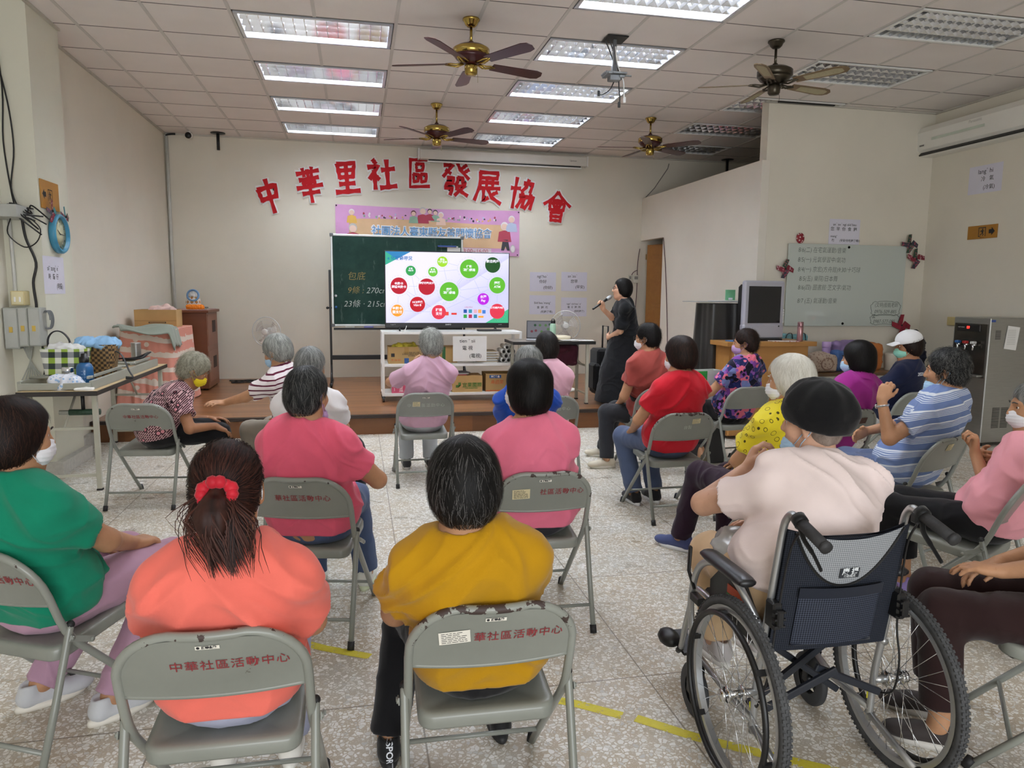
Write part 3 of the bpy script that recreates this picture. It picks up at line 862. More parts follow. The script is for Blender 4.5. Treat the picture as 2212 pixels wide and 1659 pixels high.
M_mask_g = mat('mask_green', '#98d8c4', 0.8, var=0.05, spec=0.2); M_mask_p = mat('mask_lilac', '#b99ac6', 0.8, var=0.05, spec=0.2)
M_eye = mat('eye_white', '#e8e2da', 0.2, var=0); M_iris = mat('iris_dark', '#20140f', 0.15, var=0)
M_lens = mat('glasses_frame', '#2a2524', 0.3, var=0)

def unit(v): v = np.asarray(v, float); return v/max(np.linalg.norm(v), 1e-9)
def ik(S, W, l1, l2, pole):
    S, W = np.asarray(S, float), np.asarray(W, float); d = W-S; L = np.linalg.norm(d)
    if L > (l1+l2)*0.995: W = S+d/L*(l1+l2)*0.995; L = (l1+l2)*0.995
    u = unit(W-S); a = (l1*l1-l2*l2+L*L)/(2*L); h = math.sqrt(max(l1*l1-a*a, 0))
    p = np.asarray(pole, float); p = unit(p-u*np.dot(p, u))
    return S+u*a+p*h, W
def hand_prims(W, d, n, side, curl=0.35, thumb=0.5, spread=0.012, s=1.0, fingers=None):
    """palm, four separate fingers and a thumb. d: wrist->knuckles, n: out of the palm, side: +1 thumb towards d x n"""
    d = unit(d); n = unit(np.asarray(n, float)-d*np.dot(n, d)); t = np.cross(d, n)*side      # t points to the thumb side
    P = []
    K = [W+d*0.083*s+t*(0.029-0.0195*i)*s for i in range(4)]; K = [K[0]-d*.002, K[1]+d*.004, K[2]+d*0.0, K[3]-d*.010]
    for i, k in enumerate(K): P.append(cone(W+t*(0.014-0.0095*i)*s+d*0.008, k, 0.0165*s, 0.0118*s, 0.012))
    P.append(ell(W+d*0.045*s-n*(-0.006), (0.036*s, 0.045*s, 0.016*s), np.stack([t, d, n], 1), 0.012))
    Ls = [(0.036, 0.022, 0.018), (0.041, 0.026, 0.019), (0.038, 0.024, 0.019), (0.029, 0.018, 0.016)]
    for i in range(4):
        c = curl if fingers is None else fingers[i]
        p = K[i]; a = c*0.75; off = t*(1.5-i)*spread
        for j, l in enumerate(Ls[i]):
            dd = unit((d+off)*math.cos(a)+n*math.sin(a)); q = p+dd*l*s
            P.append(cone(p, q, (0.0092-0.0008*j)*s, (0.0086-0.0009*j)*s, 0.004)); p = q; a += c*(0.95 if j == 0 else 0.6)
    b0 = W+d*0.018*s+t*0.020*s; dt = unit(t*0.85*(1-thumb*.5)+d*0.65+n*0.55*thumb)
    b1 = b0+dt*0.040*s; dt2 = unit(dt+d*0.5+n*0.5*thumb-t*0.45*thumb); b2 = b1+dt2*0.030*s; b3 = b2+unit(dt2+d*.3-t*.3*thumb)*0.022*s
    P += [cone(b0, b1, 0.0150*s, 0.0112*s, 0.012), cone(b1, b2, 0.0108*s, 0.0098*s, 0.005), cone(b2, b3, 0.0096*s, 0.0078*s, 0.004)]
    return P

def head_prims(Hc, R, s=1.0, k=0.015, elder=True):
    T = lambda p: Hc+R@(np.array(p)*s); E = lambda c, r, k=0.02, sub=False: ell(T(c), np.array(r)*s, R, k, sub=sub)
    Cn = lambda a, b, ra, rb=None, k=0.012: cone(T(a), T(b), ra*s, None if rb is None else rb*s, k)
    P = [E((0, -.014, .034), (.074, .093, .088)), E((0, .030, -.028), (.059, .060, .082), .03), Cn((0, .045, -.082), (0, .055, -.088), .026, .022, .03)]
    for q in (-1, 1):
        P += [Cn((q*.046, .0, -.062), (q*.014, .055, -.092), .021, .017, .03), E((q*.036, .055, -.018), (.026, .026, .024), .02), Cn((q*.042, .068, .030), (q*.012, .080, .026), .010, .009, .014)]
    P += [E((q*.031, .092, .010), (.016, .010, .0085), .012, True) for q in (-1, 1)]
    P += [Cn((0, .084, .018), (0, .102, -.020), .0085, .0125, .012)]
    for q in (-1, 1): P += [E((q*.0115, .093, -.024), (.0095, .012, .008), .008)]
    P += [E((0, .086, -.0475), (.021, .012, .0065), .006), E((0, .084, -.058), (.019, .012, .0072), .006), E((0, .098, -.0525), (.017, .005, .0016), .004, True)]
    for q in (-1, 1):   # ears: rim, lobe and hollow
        Re = R@rotm(0.12, 0, q*-0.35)
        P += [ell(T((q*.079, -.012, .002)), np.array((.0085, .020, .031))*s, Re, .008), ell(T((q*.077, -.004, -.026)), np.array((.007, .010, .011))*s, Re, .008), ell(T((q*.088, -.008, .004)), np.array((.006, .011, .018))*s, Re, .005, sub=True)]
    return P

def strands(prims, Hc, R, V, N, n, length, width, crown=(0, -.045, .14), fall=0.5, jitter=0.25, curl=0.0, lift=0.004, seed=0, flow=None, zmin=None):
    """tapered hair ribbons that run over the hair surface"""
    rg = np.random.default_rng(seed); cr = Hc+R@np.array(crown); up = R@np.array((0, 0, 1.0))
    idx = rg.integers(0, len(V), n); p = V[idx].copy(); steps = 7; L = length*rg.uniform(0.5, 1.2, n); tone = rg.random(n)
    ph = rg.uniform(0, 6.28, n); lf = lift*rg.uniform(0.2, 1.3, n); jit = rg.normal(0, jitter, (n, 3))
    pts = []; nor = []
    for st in range(steps):
        e = 1e-3
        g = np.stack([eval_prims(prims, p+np.eye(3)[a]*e)-eval_prims(prims, p-np.eye(3)[a]*e) for a in range(3)], 1)
        g /= np.maximum(np.linalg.norm(g, axis=1, keepdims=True), 1e-9)
        d = eval_prims(prims, p); t = st/(steps-1)
        p = p-g*(d-(0.0008+lf*np.sin(min(1, t*1.3)*PI*0.5))[:, ])[:, None]
        pts.append(p.copy()); nor.append(g)
        f = p-cr
        f = f/np.maximum(np.linalg.norm(f, axis=1, keepdims=True), 1e-9)
        dr = (f*(1-fall)-np.array((0, 0, 1.0))*fall if flow is None else flow(p))+jit
        if curl: dr = dr+curl*np.stack([np.sin(ph+t*9), np.cos(ph*1.7+t*9), np.sin(ph*.6+t*7)], 1)
        dr = dr-g*(dr*g).sum(1, keepdims=True)
        dr /= np.maximum(np.linalg.norm(dr, axis=1, keepdims=True), 1e-9)
        p = p+dr*(L/steps)[:, None]
    pts = np.stack(pts, 1); nor = np.stack(nor, 1)
    tan = np.gradient(pts, axis=1); tan /= np.maximum(np.linalg.norm(tan, axis=2, keepdims=True), 1e-9)
    sd = np.cross(tan, nor); w_ = width*np.array([0.6, 1, 1, 1, .9, .7, .15])[None, :, None]
    SV = np.stack([pts-sd*w_/2, pts+sd*w_/2], 2).reshape(n, -1, 3)
    base = (np.arange(n)*steps*2)[:, None]
    q = np.concatenate([np.stack([base[:, 0]+2*i, base[:, 0]+2*i+1, base[:, 0]+2*i+3, base[:, 0]+2*i+2], 1) for i in range(steps-1)])
    return SV.reshape(-1, 3), q, np.repeat(tone, steps*2)

def shoe(par, name, A, fd, m_up, m_sole, length=0.235, sock=None, z0=0.0, parts=None):
    fd = np.array([fd[0], fd[1], 0.0]); fd = unit(fd); sd = np.array([fd[1], -fd[0], 0]); o = np.array([A[0], A[1], z0])
    T = lambda x, y, z: o+sd*x+fd*y+np.array([0, 0, z]); R = np.stack([sd, fd, (0, 0, 1.0)], 1); k = length/0.235
    P = [cone(T(0, -.045*k, .045), T(0, .07*k, .040), .037, .038, .02), ell(T(0, .115*k, .036), (.041, .065*k, .030), R, .02), cone(T(0, -.045*k, .05), T(0, -.035*k, .082), .034, .037, .015), ell(T(0, -.028*k, .105), (.026, .040*k, .022), R, .01, sub=True)]
    V, Q = sdf_mesh(P, 0.006, [plane(T(0, 0, .016), (0, 0, -1))])
    up = quad_obj(name, V, Q, [m_up], par)
    mb = MB(); out = []
    for i in range(24):
        a = 2*PI*i/24; y = math.sin(a); x = math.cos(a)
        wd = 0.038+0.008*max(0, y)-0.004*abs(y); out.append((x*wd, (y*0.118+0.030)*k))
    pts = [T(x, y, 0)[:2] for x, y in out]
    # extrude with a slight flare
    n = len(pts); V = [(*p, z0+0.0005) for p in pts]+[(*((np.array(p)-o[:2])*1.03+o[:2]), z0+0.012) for p in pts]+[(*p, z0+0.024) for p in pts]
    F = [list(range(n))[::-1]]+[(k2*n+i, k2*n+(i+1) % n, (k2+1)*n+(i+1) % n, (k2+1)*n+i) for k2 in (0, 1) for i in range(n)]+[[2*n+i for i in range(n)]]
    mb.add(V, F, 0, True); mb.build('sole', m_sole, up)
    mb = MB()
    for i in range(3): mb.tube([T(-.016, (.035+.016*i)*k, .079-.007*i), T(0, (.04+.016*i)*k, .083-.007*i), T(.016, (.035+.016*i)*k, .079-.007*i)], 0.0025, 6)
    mb.build('laces', parts or m_sole, up)
    return up

LOOKS = {}
def person(label, pelvis, yaw, head_top, shirt, pants, hair='black', style='short', skin='tan', face=0.0, pitch=0.1, roll=0.0, girth=1.0, sh_w=1.0, sit=True,
           L=None, Rr=None, knees=None, ankles=None, feet=None, shoes=('#e9e6df', '#f4f2ec'), shoe_z=0.0, mask=None, mask_low=False, glasses=None, neck=0.0, hem=None, sleeve=0.58, vox=0.007, nstr=900, strand_w=0.0011, collar=None,
           hs=1.0, slouch=0.035, lower=True, hair_len=0.07, group=None, cut_pants=0.09, seed=1, belly=0.0, pz=0.515, skirt=None, neck_open=0.0, wr=0.032, tyaw=0.0, vol=0.0, chair=None, arm_s=1.0, leg_s=1.0):
    t = thing('person', label, 'person', (pelvis[0], pelvis[1], 0), yaw, group)
    c, s_ = math.cos(-yaw), math.sin(-yaw)
    W2L = lambda p: np.array([c*(p[0]-pelvis[0])-s_*(p[1]-pelvis[1]), s_*(p[0]-pelvis[0])+c*(p[1]-pelvis[1]), p[2]])
    ht = W2L(head_top)
    R = rotm(-pitch, roll, face)                                  # face yaw relative to the body, pitch>0 looks down
    Hc = ht-R@np.array((0, 0.0, 0.134*hs))
    C7 = Hc+rotm(-pitch*.5, roll*.5, face*.3)@np.array((0, -.042, -.128*hs-neck))
    Pv = np.array([0, -.02, pz])
    sx = rotm(0, 0, tyaw)@np.array([1.0, 0, 0])
    mid = (Pv+C7)/2+np.array([0, -slouch, 0.01])
    B = lambda u: (1-u)**2*Pv+2*u*(1-u)*mid+u*u*C7
    up = lambda u: unit(2*(1-u)*(mid-Pv)+2*u*(C7-mid))
    def fr(u):
        z = up(u); x = np.array([1.0, 0, 0])*(1-u)+sx*u; x = unit(x-z*np.dot(x, z)); return np.stack([x, np.cross(z, x), z], 1)
    g = girth
    Ltor = np.linalg.norm(C7-Pv); kz = Ltor/0.42
    sec = [(0.0, .172*g, .128*g, .112), (.26, .160*g, .128*g+belly, .115*kz), (.50, .155*g, .122*g+belly*.5, .115*kz), (.70, .158*g, .115*g, .105*kz), (.84, .150*sh_w*g**.5, .090, .075*kz)]
    ztop = up(1.0)
    Sc = C7-ztop*0.082
    SL, SR = Sc-sx*0.150*sh_w+np.array([0, .01, -.012]), Sc+sx*0.150*sh_w+np.array([0, .01, -.012])
    def torso(inf):
        P = []
        for u, rx, ry, rz in sec:
            f = fr(u); P.append(ell(B(u)+f[:, 1]*(0.012 if u > .3 else 0.0), (rx+inf, ry+inf, rz+inf), f, .05))
        P.append(cone(SL, SR, .046+inf, .046+inf, .05))
        n0 = (C7+Hc)/2
        P += [cone(C7-ztop*.01, SL*.55+C7*.45, .046+inf, .046+inf, .04), cone(C7-ztop*.01, SR*.55+C7*.45, .046+inf, .046+inf, .04)]
        return P
    bk = []
    if chair is not None:      # clothes rest against the backrest instead of passing through it
        cx, cy, ca = CH[chair]; Rz = rotm(0, 0, ca); bp = W2L(tuple(np.array((cx, cy, 0))+Rz@np.array((0, .083, .66)))); Rl = rotm(0, 0, ca-yaw)
        bk = [plane(bp, Rl@np.array((0, -1, -.36)))]
    bkb = [(p_[0]-p_[1]*.006, p_[1]) for p_ in bk]
    # ---- limbs
    arms = []
    for q, S, spec in ((-1, SL, L), (1, SR, Rr)):
        spec = dict(spec or {}); W = np.array(spec.get('w', (q*.085, .235, .585))) if 'ww' not in spec else W2L(spec['ww'])
        pole = np.array(spec.get('pole', (q*0.45, -.35, -.9)))
        E, W = ik(S, W, .255*kz**.5*arm_s, .225*arm_s, pole)
        arms.append((q, S, E, W, spec))
    hips = [np.array([-.085*g, .0, pz-.005]), np.array([.085*g, .0, pz-.005])]
    kn = knees or [(-.105, .40, .485), (.105, .40, .485)]; an = ankles or [(-.105, .37, .085), (.105, .37, .085)]
    kn = [np.array(k, float) for k in kn]; an = [np.array(a, float) for a in an]
    # ---- one continuous body
    P = head_prims(Hc, R, hs)
    P += [cone(Hc+R@np.array((0, -.028, -.055)), C7+np.array([0, .012, -.01]), .050*hs, .055, .03)]
    body_t = torso(0.0); P += body_t
    for q, S, E, W, spec in arms:
        P += [cone(S, E, .048*g**.6, .039*g**.5, .03), cone(E, W, .039*g**.5, .0255, .015)]
        if not spec.get('nohand'):
            d = unit(W-E) if 'd' not in spec else unit(spec['d'])
            P += hand_prims(W, d, spec.get('n', (-.15*q, -.2, -1)), q*spec.get('flip', 1), spec.get('curl', .42), spec.get('thumb', .5), s=spec.get('s', 0.95), fingers=spec.get('fingers'))
    if lower:
        for h, k_, a in zip(hips, kn, an):
            P += [cone(h, k_, .082*g, .055*leg_s, .03), cone(k_, a, .053*leg_s, .035*leg_s, .02), cone(a, a+np.array([0, .02, -.03]), .034, .03, .02)]
    V, Q = sdf_mesh(P, vox, bkb)
    quad_obj('body', V, Q, [SKIN[skin]], t)
    eyes = MB(); iris = MB()
    for q in (-1, 1):
        e = Hc+R@(np.array((q*.031, .0690, .010))*hs); eyes.sphere(e, .0120*hs, 12); iris.sphere(e+R@np.array((0, .0072*hs, 0)), .0062*hs, 10)
    eo = eyes.build('eyes', M_eye, t); iris.build('irises', M_iris, eo)
    bm_ = MB()
    for q in (-1, 1): bm_.tube([Hc+R@(np.array((q*x, y, z))*hs) for x, y, z in ((.014, .094, .031), (.03, .091, .036), (.045, .080, .031))], [.0025, .003, .0015], 6)
    bm_.build('eyebrows', HAIR[hair], t)
    # ---- trousers / skirt
    if lower and pants is not None:
        if skirt: PP, cuts = skirt(hips, kn, an, torso, B, fr)
        else:
            PP = [ell(B(0), (.170*g+.006, .128*g+.004, .112+.006), fr(0), .05), ell(B(.2), (.150*g, .118*g+belly*.5, .10), fr(.2), .05)]
            for h, k_, a in zip(hips, kn, an):
                cut = plane(a+np.array([0, 0, cut_pants-.085]), a-k_)
                PP += [cone(h, k_, .082*g+.012, .055*leg_s+.018, .04), cone(k_, a, .053*leg_s+.020, .035*leg_s+.026, .03, cut=cut)]
            cuts = bkb
        V, Q = sdf_mesh(PP, max(vox, .007), cuts); V = wrinkle(V, Q, wr*0.35, seed+3, (9, 9, 9))
        quad_obj('skirt' if skirt else 'trousers', V, Q, [pants], t)
    # ---- shirt
    inf = .014; SP = torso(inf)
    SP.append(ell(B(.12)+np.array([0, .01, 0]), (.172*g+inf+.012, .138*g+inf+.008+belly, .13), fr(.12), .05))
    for q, S, E, W, spec in arms:
        e2 = S+(E-S)*sleeve; d = unit(E-S); SP.append(cone(S, S+(E-S)*(sleeve+.15), .044*g**.6+inf, .046*g**.6+inf+.012, .035, cut=plane(e2, d)))
    nc = C7+np.array([0, .018, .012]); fn = fr(1.0)
    SP.append(ell(nc+fn[:, 2]*(.055)+fn[:, 1]*.012, (.082+neck_open, .085+neck_open, .066), rotm(-.35, 0, 0)@fn, .008, sub=True))
    hm = hem if hem is not None else [plane((0, -.15, .455), (0, .22, -1))]
    V, Q = sdf_mesh(SP, max(vox, .007), list(hm)+bk); V0 = V; V = wrinkle(V, Q, wr, seed, (3.2, 3.2, 9.5), 0.8); V = V0+(V-V0)*np.clip((V0[:, 2:3]-(pz-.045))/.10, .12, 1)
    so = quad_obj('shirt', V, Q, [shirt], t)
    # hems: rolled edges at the cuffs and neckline
    if collar:
        mb = MB(); r = .068+neck_open
        ring = lambda rr, dz, n=24: [C7+fn[:, 0]*rr*math.cos(a)*1.0+fn[:, 1]*(rr*math.sin(a)*1.05+.018)+np.array([0, 0, dz-.028*math.sin(a)]) for a in [2*PI*i/n for i in range(n)]]
        if collar[0] == 'band': mb.tube(ring(r+.006, .005), .006, 8, closed=True, flat=(1, 1))
        else:
            a, b2, c2 = ring(r-.004, .034), ring(r+.006, .038), ring(r+.030, -.012); n = 24; V2 = a+b2+c2
            gap = set(range(4, 8))
            F = [(k*n+i, k*n+(i+1) % n, (k+1)*n+(i+1) % n, (k+1)*n+i) for k in (0, 1) for i in range(n) if i not in gap]
            a0 = len(V2); V2 = V2+ring(r-.010, -.02); F += [(3*n+i, 3*n+(i+1) % n, (i+1) % n, i) for i in range(n) if i not in gap]
            mb.add(V2, F, 0, True)
        mb.build('collar', collar[1], so)
    # ---- shoes
    if lower and shoes:
        for i, a in enumerate(an):
            fd = (0, 1) if not feet else feet[i]
            m1 = shoes[0] if not isinstance(shoes[0], str) else cloth('shoe'+shoes[0], shoes[0], 0.6); m2 = shoes[1] if not isinstance(shoes[1], str) else mat('sole'+shoes[1], shoes[1], 0.6, var=.04)
            shoe(t, 'shoe', a+np.array([0, .0, 0]), fd, m1, m2, z0=max(0, a[2]-.085), parts=shoes[2] if len(shoes) > 2 else None)
    # ---- hair
    Th = lambda p: Hc+R@(np.array(p)*hs); Eh = lambda cc, r, k=.02, sub=False: ell(Th(cc), np.array(r)*hs, R, k, sub=sub)
    v = vol
    HP = []; cuts = []; fall, jit, crl, lift = .45, .22, 0., .004
    front = Eh((0, .118, -.035), (.070, .072, .105), .015, True)
    if style == 'bob':
        HP = [Eh((0, -.018, .038), (.090+v, .106+v, .100+v)), Eh((0, -.030, -.040), (.092+v, .088+v, .090), .04)]; sub = [front, Eh((0, .10, -.09), (.06, .075, .09), .02, True)]
        cuts = [plane(Th((0, -.05, -.112)), R@np.array((0, -.25, -1))), plane(Th((0, .045, -.06)), R@np.array((0, 1, -.45)))]; fall = .6
    elif style == 'bobshort':
        HP = [Eh((0, -.020, .038), (.089+v, .106+v, .100+v)), Eh((0, -.038, -.020), (.086+v, .082+v, .085), .04)]; sub = [front, Eh((0, .09, -.08), (.075, .085, .075), .02, True)]
        cuts = [plane(Th((0, -.06, -.092)), R@np.array((0, -.35, -1))), plane(Th((0, .035, -.05)), R@np.array((0, 1, -.35)))]; fall = .55
    elif style in ('short', 'curly'):
        HP = [Eh((0, -.020, .038), (.087+v, .105+v, .099+v)), Eh((0, -.045, -.02), (.076+v, .068+v, .075), .04)]; sub = [front, Eh((0, .075, -.085), (.10, .085, .075), .02, True)]
        sub += [Eh((q*.095, .006, -.018), (.032, .034, .038), .015, True) for q in (-1, 1)]
        cuts = [plane(Th((0, -.06, -.078)), R@np.array((0, -.2, -1)))]; fall = .4
        if style == 'curly': crl, jit, lift = .9, .5, .012
    elif style in ('buzz', 'hat'):
        HP = [Eh((0, -.016, .036), (.078, .097, .091)), Eh((0, -.05, -.02), (.064, .052, .062), .03)]; sub = [front, Eh((0, .085, -.06), (.10, .09, .09), .02, True)]
        sub += [Eh((q*.09, .0, -.015), (.03, .03, .04), .015, True) for q in (-1, 1)]
        cuts = [plane(Th((0, -.06, -.068)), R@np.array((0, -.2, -1)))]; fall, jit, lift = .5, .4, .002
    elif style == 'pony':
        HP = [Eh((0, -.016, .036), (.084, .102, .095)), Eh((0, -.045, -.02), (.074, .064, .070), .03)]; sub = [front, Eh((0, .08, -.085), (.10, .085, .075), .02, True)]
        sub += [Eh((q*.09, .006, -.02), (.024, .026, .036), .012, True) for q in (-1, 1)]
        cuts = [plane(Th((0, -.06, -.080)), R@np.array((0, -.2, -1)))]
    A = HP+sub
    V, Q = sdf_mesh(A, max(.006, vox*.9), cuts)
    N = vnormals(V, Q)
    Pn = (V-Hc)@R
    V = V+N*((vnoise(Pn*np.array((38, 38, 16)))-.5)*(.008 if style == 'curly' else .0045))[:, None]
    tone = np.clip(.15+.5*vnoise(Pn*np.array((70, 70, 20))), 0, 1)
    flow = None
    if style == 'pony':
        anch = Th((0, -.118, .012)); flow = lambda p: (anch-p)/np.maximum(np.linalg.norm(anch-p, axis=1, keepdims=True), .02)
        crl = 0; jit = .08
    ks = N@(R@np.array((0, 0, 1.0)))
    cand = V if style != 'pony' else V[np.linalg.norm(V-anch, axis=1) > .075]
    SV, SQ, st = strands(HP, Hc, R, cand, N, nstr, hair_len if style != 'pony' else .055, strand_w, fall=fall, jitter=jit, curl=crl, lift=lift, seed=seed, flow=flow)
    # keep strands off the face
    ok = ((SV-Hc)@R/hs)
    bad = (ok[:, 1] > .050) & (ok[:, 2] < .045) & (np.abs(ok[:, 0]) < .075)
    nb = bad.reshape(nstr, -1).any(1); keep = ~nb[np.arange(len(SQ)) % nstr]
    SQ = SQ[keep]
    AV, AQ, at = np.concatenate([V, SV]), np.concatenate([Q, SQ+len(V)]), np.r_[tone, st]
    if style == 'pony':
        rg = np.random.default_rng(5); n = 700; steps = 8
        base = Th((0, -.118, .012)); pts = []
        u = rg.normal(0, 1, (n, 2)); ln = rg.uniform(.6, 1.15, n)
        for i in range(steps):
            q = i/(steps-1); spread = .012+.030*min(1, q*1.7)*(1-.45*q)
            off = np.stack([u[:, 0]*spread, u[:, 1]*spread*.55, np.zeros(n)], 1)
            cen = np.stack([.0+.03*q*q*ln, -.118-.035*math.sin(min(1, q*1.4)*PI*.6)+.0*ln, .012+.012*math.sin(q*PI)-.165*q*ln], 1)
            pts.append(Hc+(cen+off+.006*np.sin(q*9+u[:, :1]*4)*np.array([[1, .5, 0]]))@R.T)
        pts = np.stack(pts, 1); tan = np.gradient(pts, axis=1); tan /= np.linalg.norm(tan, axis=2, keepdims=True)
        nd = pts-np.stack([pts[:, :, 0]*0+(Hc+R@np.array((0, -.05, 0)))[0], pts[:, :, 1]*0+(Hc+R@np.array((0, -.05, 0)))[1], pts[:, :, 2]], 2)
        sd = np.cross(tan, nd); sd /= np.maximum(np.linalg.norm(sd, axis=2, keepdims=True), 1e-9)
        w_ = .0024*np.array([1, 1, 1, 1, 1, .9, .7, .2])[None, :, None]
        PV = np.stack([pts-sd*w_/2, pts+sd*w_/2], 2).reshape(-1, 3); b0 = np.arange(n)*steps*2
        PQ = np.concatenate([np.stack([b0+2*i, b0+2*i+1, b0+2*i+3, b0+2*i+2], 1) for i in range(steps-1)])
        # solid core of the tail
        core = [cone(Th((0, -.118, .012)), Th((0, -.148, -.04)), .022*hs, .040*hs, .02), cone(Th((0, -.148, -.04)), Th((.012, -.140, -.085)), .040*hs, .030*hs, .03), cone(Th((.012, -.140, -.085)), Th((.02, -.135, -.125)), .030*hs, .010, .02)]
        CV, CQ = sdf_mesh(core, .006); CN = vnormals(CV, CQ); CP = (CV-Hc)@R
        CV = CV+CN*((vnoise(CP*np.array((60, 60, 12)))-.5)*.010)[:, None]
        ct = np.clip(.25+.5*vnoise(CP*np.array((80, 80, 12))), 0, 1)
        l0 = len(AV); AV = np.concatenate([AV, CV, PV]); AQ = np.concatenate([AQ, CQ+l0, PQ+l0+len(CV)]); at = np.r_[at, ct, np.repeat(rg.uniform(.2, 1, n), steps*2)]
    quad_obj('hair', AV, AQ, [HAIR[hair]], t, {'tone': at})
    # ---- mask, glasses
    if mask is not None:
        dz = -.05 if mask_low else 0
        MP = [Eh((0, .047, -.045+dz), (.0645, .061, .056), .02), Cmask(Th, hs, dz)]
        cutm = [plane(Th((0, .040+(-.03 if False else 0), 0)), R@np.array((0, -1, 0.15))), plane(Th((0, .09, .000+dz)), R@np.array((0, -.3, 1))), plane(Th((0, 0, -.098+dz)), R@np.array((0, 0, -1)))]
        V, Q = sdf_mesh(MP, .005, cutm)
        N = vnormals(V, Q); pl = (V-Hc)@R; V = V+N*(.0012*np.sin(pl[:, 2]*420))[:, None]
        mo = quad_obj('face_mask', V, Q, [mask], t)
        mb = MB()
        for q in (-1, 1):
            for z in (-.022, -.078): mb.tube([Th((q*.060, .045, z+dz*.9)), Th((q*.071, .012, z*.5-.0+dz*.3)), Th((q*.084, -.020, .012 if z > -.05 else -.018))], .0016, 6)
            mb.tube([Th((q*.084, -.020, .012)), Th((q*.086, -.030, -.002)), Th((q*.084, -.020, -.018))], .0016, 6)
        mb.build('ear_loops', mask if mask is not M_mask_y else M_mask_y, mo)
    if glasses is not None:
        mb = MB()
        for q in (-1, 1):
            mb.tube([Th((q*.033+.024*math.cos(a), .101-.004*abs(math.cos(a)), .008+.018*math.sin(a))) for a in [2*PI*i/20 for i in range(20)]], .0018, 6, closed=True)
            mb.tube([Th((q*.057, .097, .012)), Th((q*.074, .05, .012)), Th((q*.082, -.012, .012)), Th((q*.080, -.025, -.004))], .0018, 6)
        mb.tube([Th((-.009, .103, .010)), Th((0, .106, .012)), Th((.009, .103, .010))], .0018, 6)
        mb.build('glasses', glasses, t)
    return dict(t=t, Hc=Hc, R=R, C7=C7, arms=arms, B=B, fr=fr, Th=Th, shirt=so, hs=hs, kn=kn, an=an)
def Cmask(Th, hs, dz): return cone(Th((0, .095, -.018+dz)), Th((0, .098, -.045+dz)), .014*hs, .016*hs, .02)
C_ = cloth
def pelvis_of(k, d=.30): x, y, a = CH[k]; return (x-math.sin(a)*d, y+math.cos(a)*d)
def PM(name, rough=.85): 
    g = NT('cloth_'+name, rough, spec=.15); g.p.inputs['Sheen Weight'].default_value = .15; return g
def stripes_mat(name, base, stripe, pitch, duty, tilt=(0, 0, 0)):
    g = PM(name); z = g.sep(g.coord('Object', rot=tilt))[2]
    f = g.math('FRACT', g.math('DIVIDE', z, pitch)); g.base(g.mix(g.math('LESS_THAN', f, duty), base, stripe)); return g.m
M_stripe = stripes_mat('maroon_stripes', '#e4dcdc', '#5b1531', .034, .30, (0, .25, 0))
def blue_stripes():
    g = PM('blue_stripes'); z = g.sep(g.coord('Object', rot=(.12, .15, 0)))[2]
    f = g.math('FRACT', g.math('DIVIDE', z, .078)); fine = g.math('LESS_THAN', g.math('FRACT', g.math('DIVIDE', z, .0085)), .5)
    band = g.math('LESS_THAN', f, .52); w = g.math('LESS_THAN', g.math('ABSOLUTE', g.math('SUBTRACT', f, .52)), .05)
    a = g.mix(g.math('MULTIPLY', fine, band), '#6f84b4', '#d3dbe8'); g.base(g.mix(w, a, '#dfe5ee')); return g.m
def ovals():
    g = PM('yellow_ovals', .7); co = g.coord('Object', scale=(1.25, 1, .95)); v = g.n('TexVoronoi', feature='F1'); v.inputs['Scale'].default_value = 24; v.inputs['Randomness'].default_value = .75; g.l(co, v.inputs['Vector'])
    r = g.sep(v.outputs['Color'])[0]; rad = g.math('ADD', g.math('MULTIPLY', r, .12), .24)
    ring = g.math('LESS_THAN', g.math('ABSOLUTE', g.math('SUBTRACT', v.outputs['Distance'], rad)), .030); g.base(g.mix(ring, '#e3d02e', '#4b4416')); return g.m
def floral():
    g = PM('floral_print'); co = g.coord('Object'); v = g.n('TexVoronoi', feature='SMOOTH_F1'); v.inputs['Scale'].default_value = 17; v.inputs['Smoothness'].default_value = .1; g.l(co, v.inputs['Vector'])
    v2 = g.n('TexVoronoi', feature='F1'); v2.inputs['Scale'].default_value = 24; g.l(co, v2.inputs['Vector'])
    c1 = g.ramp(g.sep(v.outputs['Color'])[0], [(0, '#1f2456'), (.22, '#d2677c'), (.40, '#6f7cb0'), (.55, '#141426'), (.70, '#7a3f93'), (.85, '#2c3470')], 'CONSTANT')
    blob = g.math('LESS_THAN', v2.outputs['Distance'], .38); c2 = g.ramp(g.sep(v2.outputs['Color'])[1], [(0, '#15152a'), (.3, '#d8738a'), (.5, '#8a55a8'), (.75, '#2a3068')], 'CONSTANT')
    g.base(g.mix(blob, c1, c2)); return g.m
def oldprint():
    g = PM('maroon_print'); co = g.coord('Object')
    b = g.n('TexBrick'); b.inputs['Scale'].default_value = 20; b.inputs['Color1'].default_value = (*lin('#3a2029'), 1); b.inputs['Color2'].default_value = (*lin('#4d2a35'), 1); b.inputs['Mortar'].default_value = (*lin('#c9a3a3'), 1); b.inputs['Mortar Size'].default_value = .045
    g.l(g.coord('Object', rot=(.9, .5, .3)), b.inputs['Vector'])
    v = g.n('TexVoronoi', feature='F1'); v.inputs['Scale'].default_value = 15; v.inputs['Randomness'].default_value = .6; g.l(co, v.inputs['Vector'])
    d = v.outputs['Distance']; ring = g.math('LESS_THAN', d, .30); core = g.math('LESS_THAN', d, .20)
    cc = g.ramp(g.sep(v.outputs['Color'])[0], [(0, '#c9858c'), (.5, '#5a2b35'), (.8, '#b56d78')], 'CONSTANT')
    a = g.mix(ring, b.outputs['Color'], '#22131c'); g.base(g.mix(core, a, cc)); return g.m
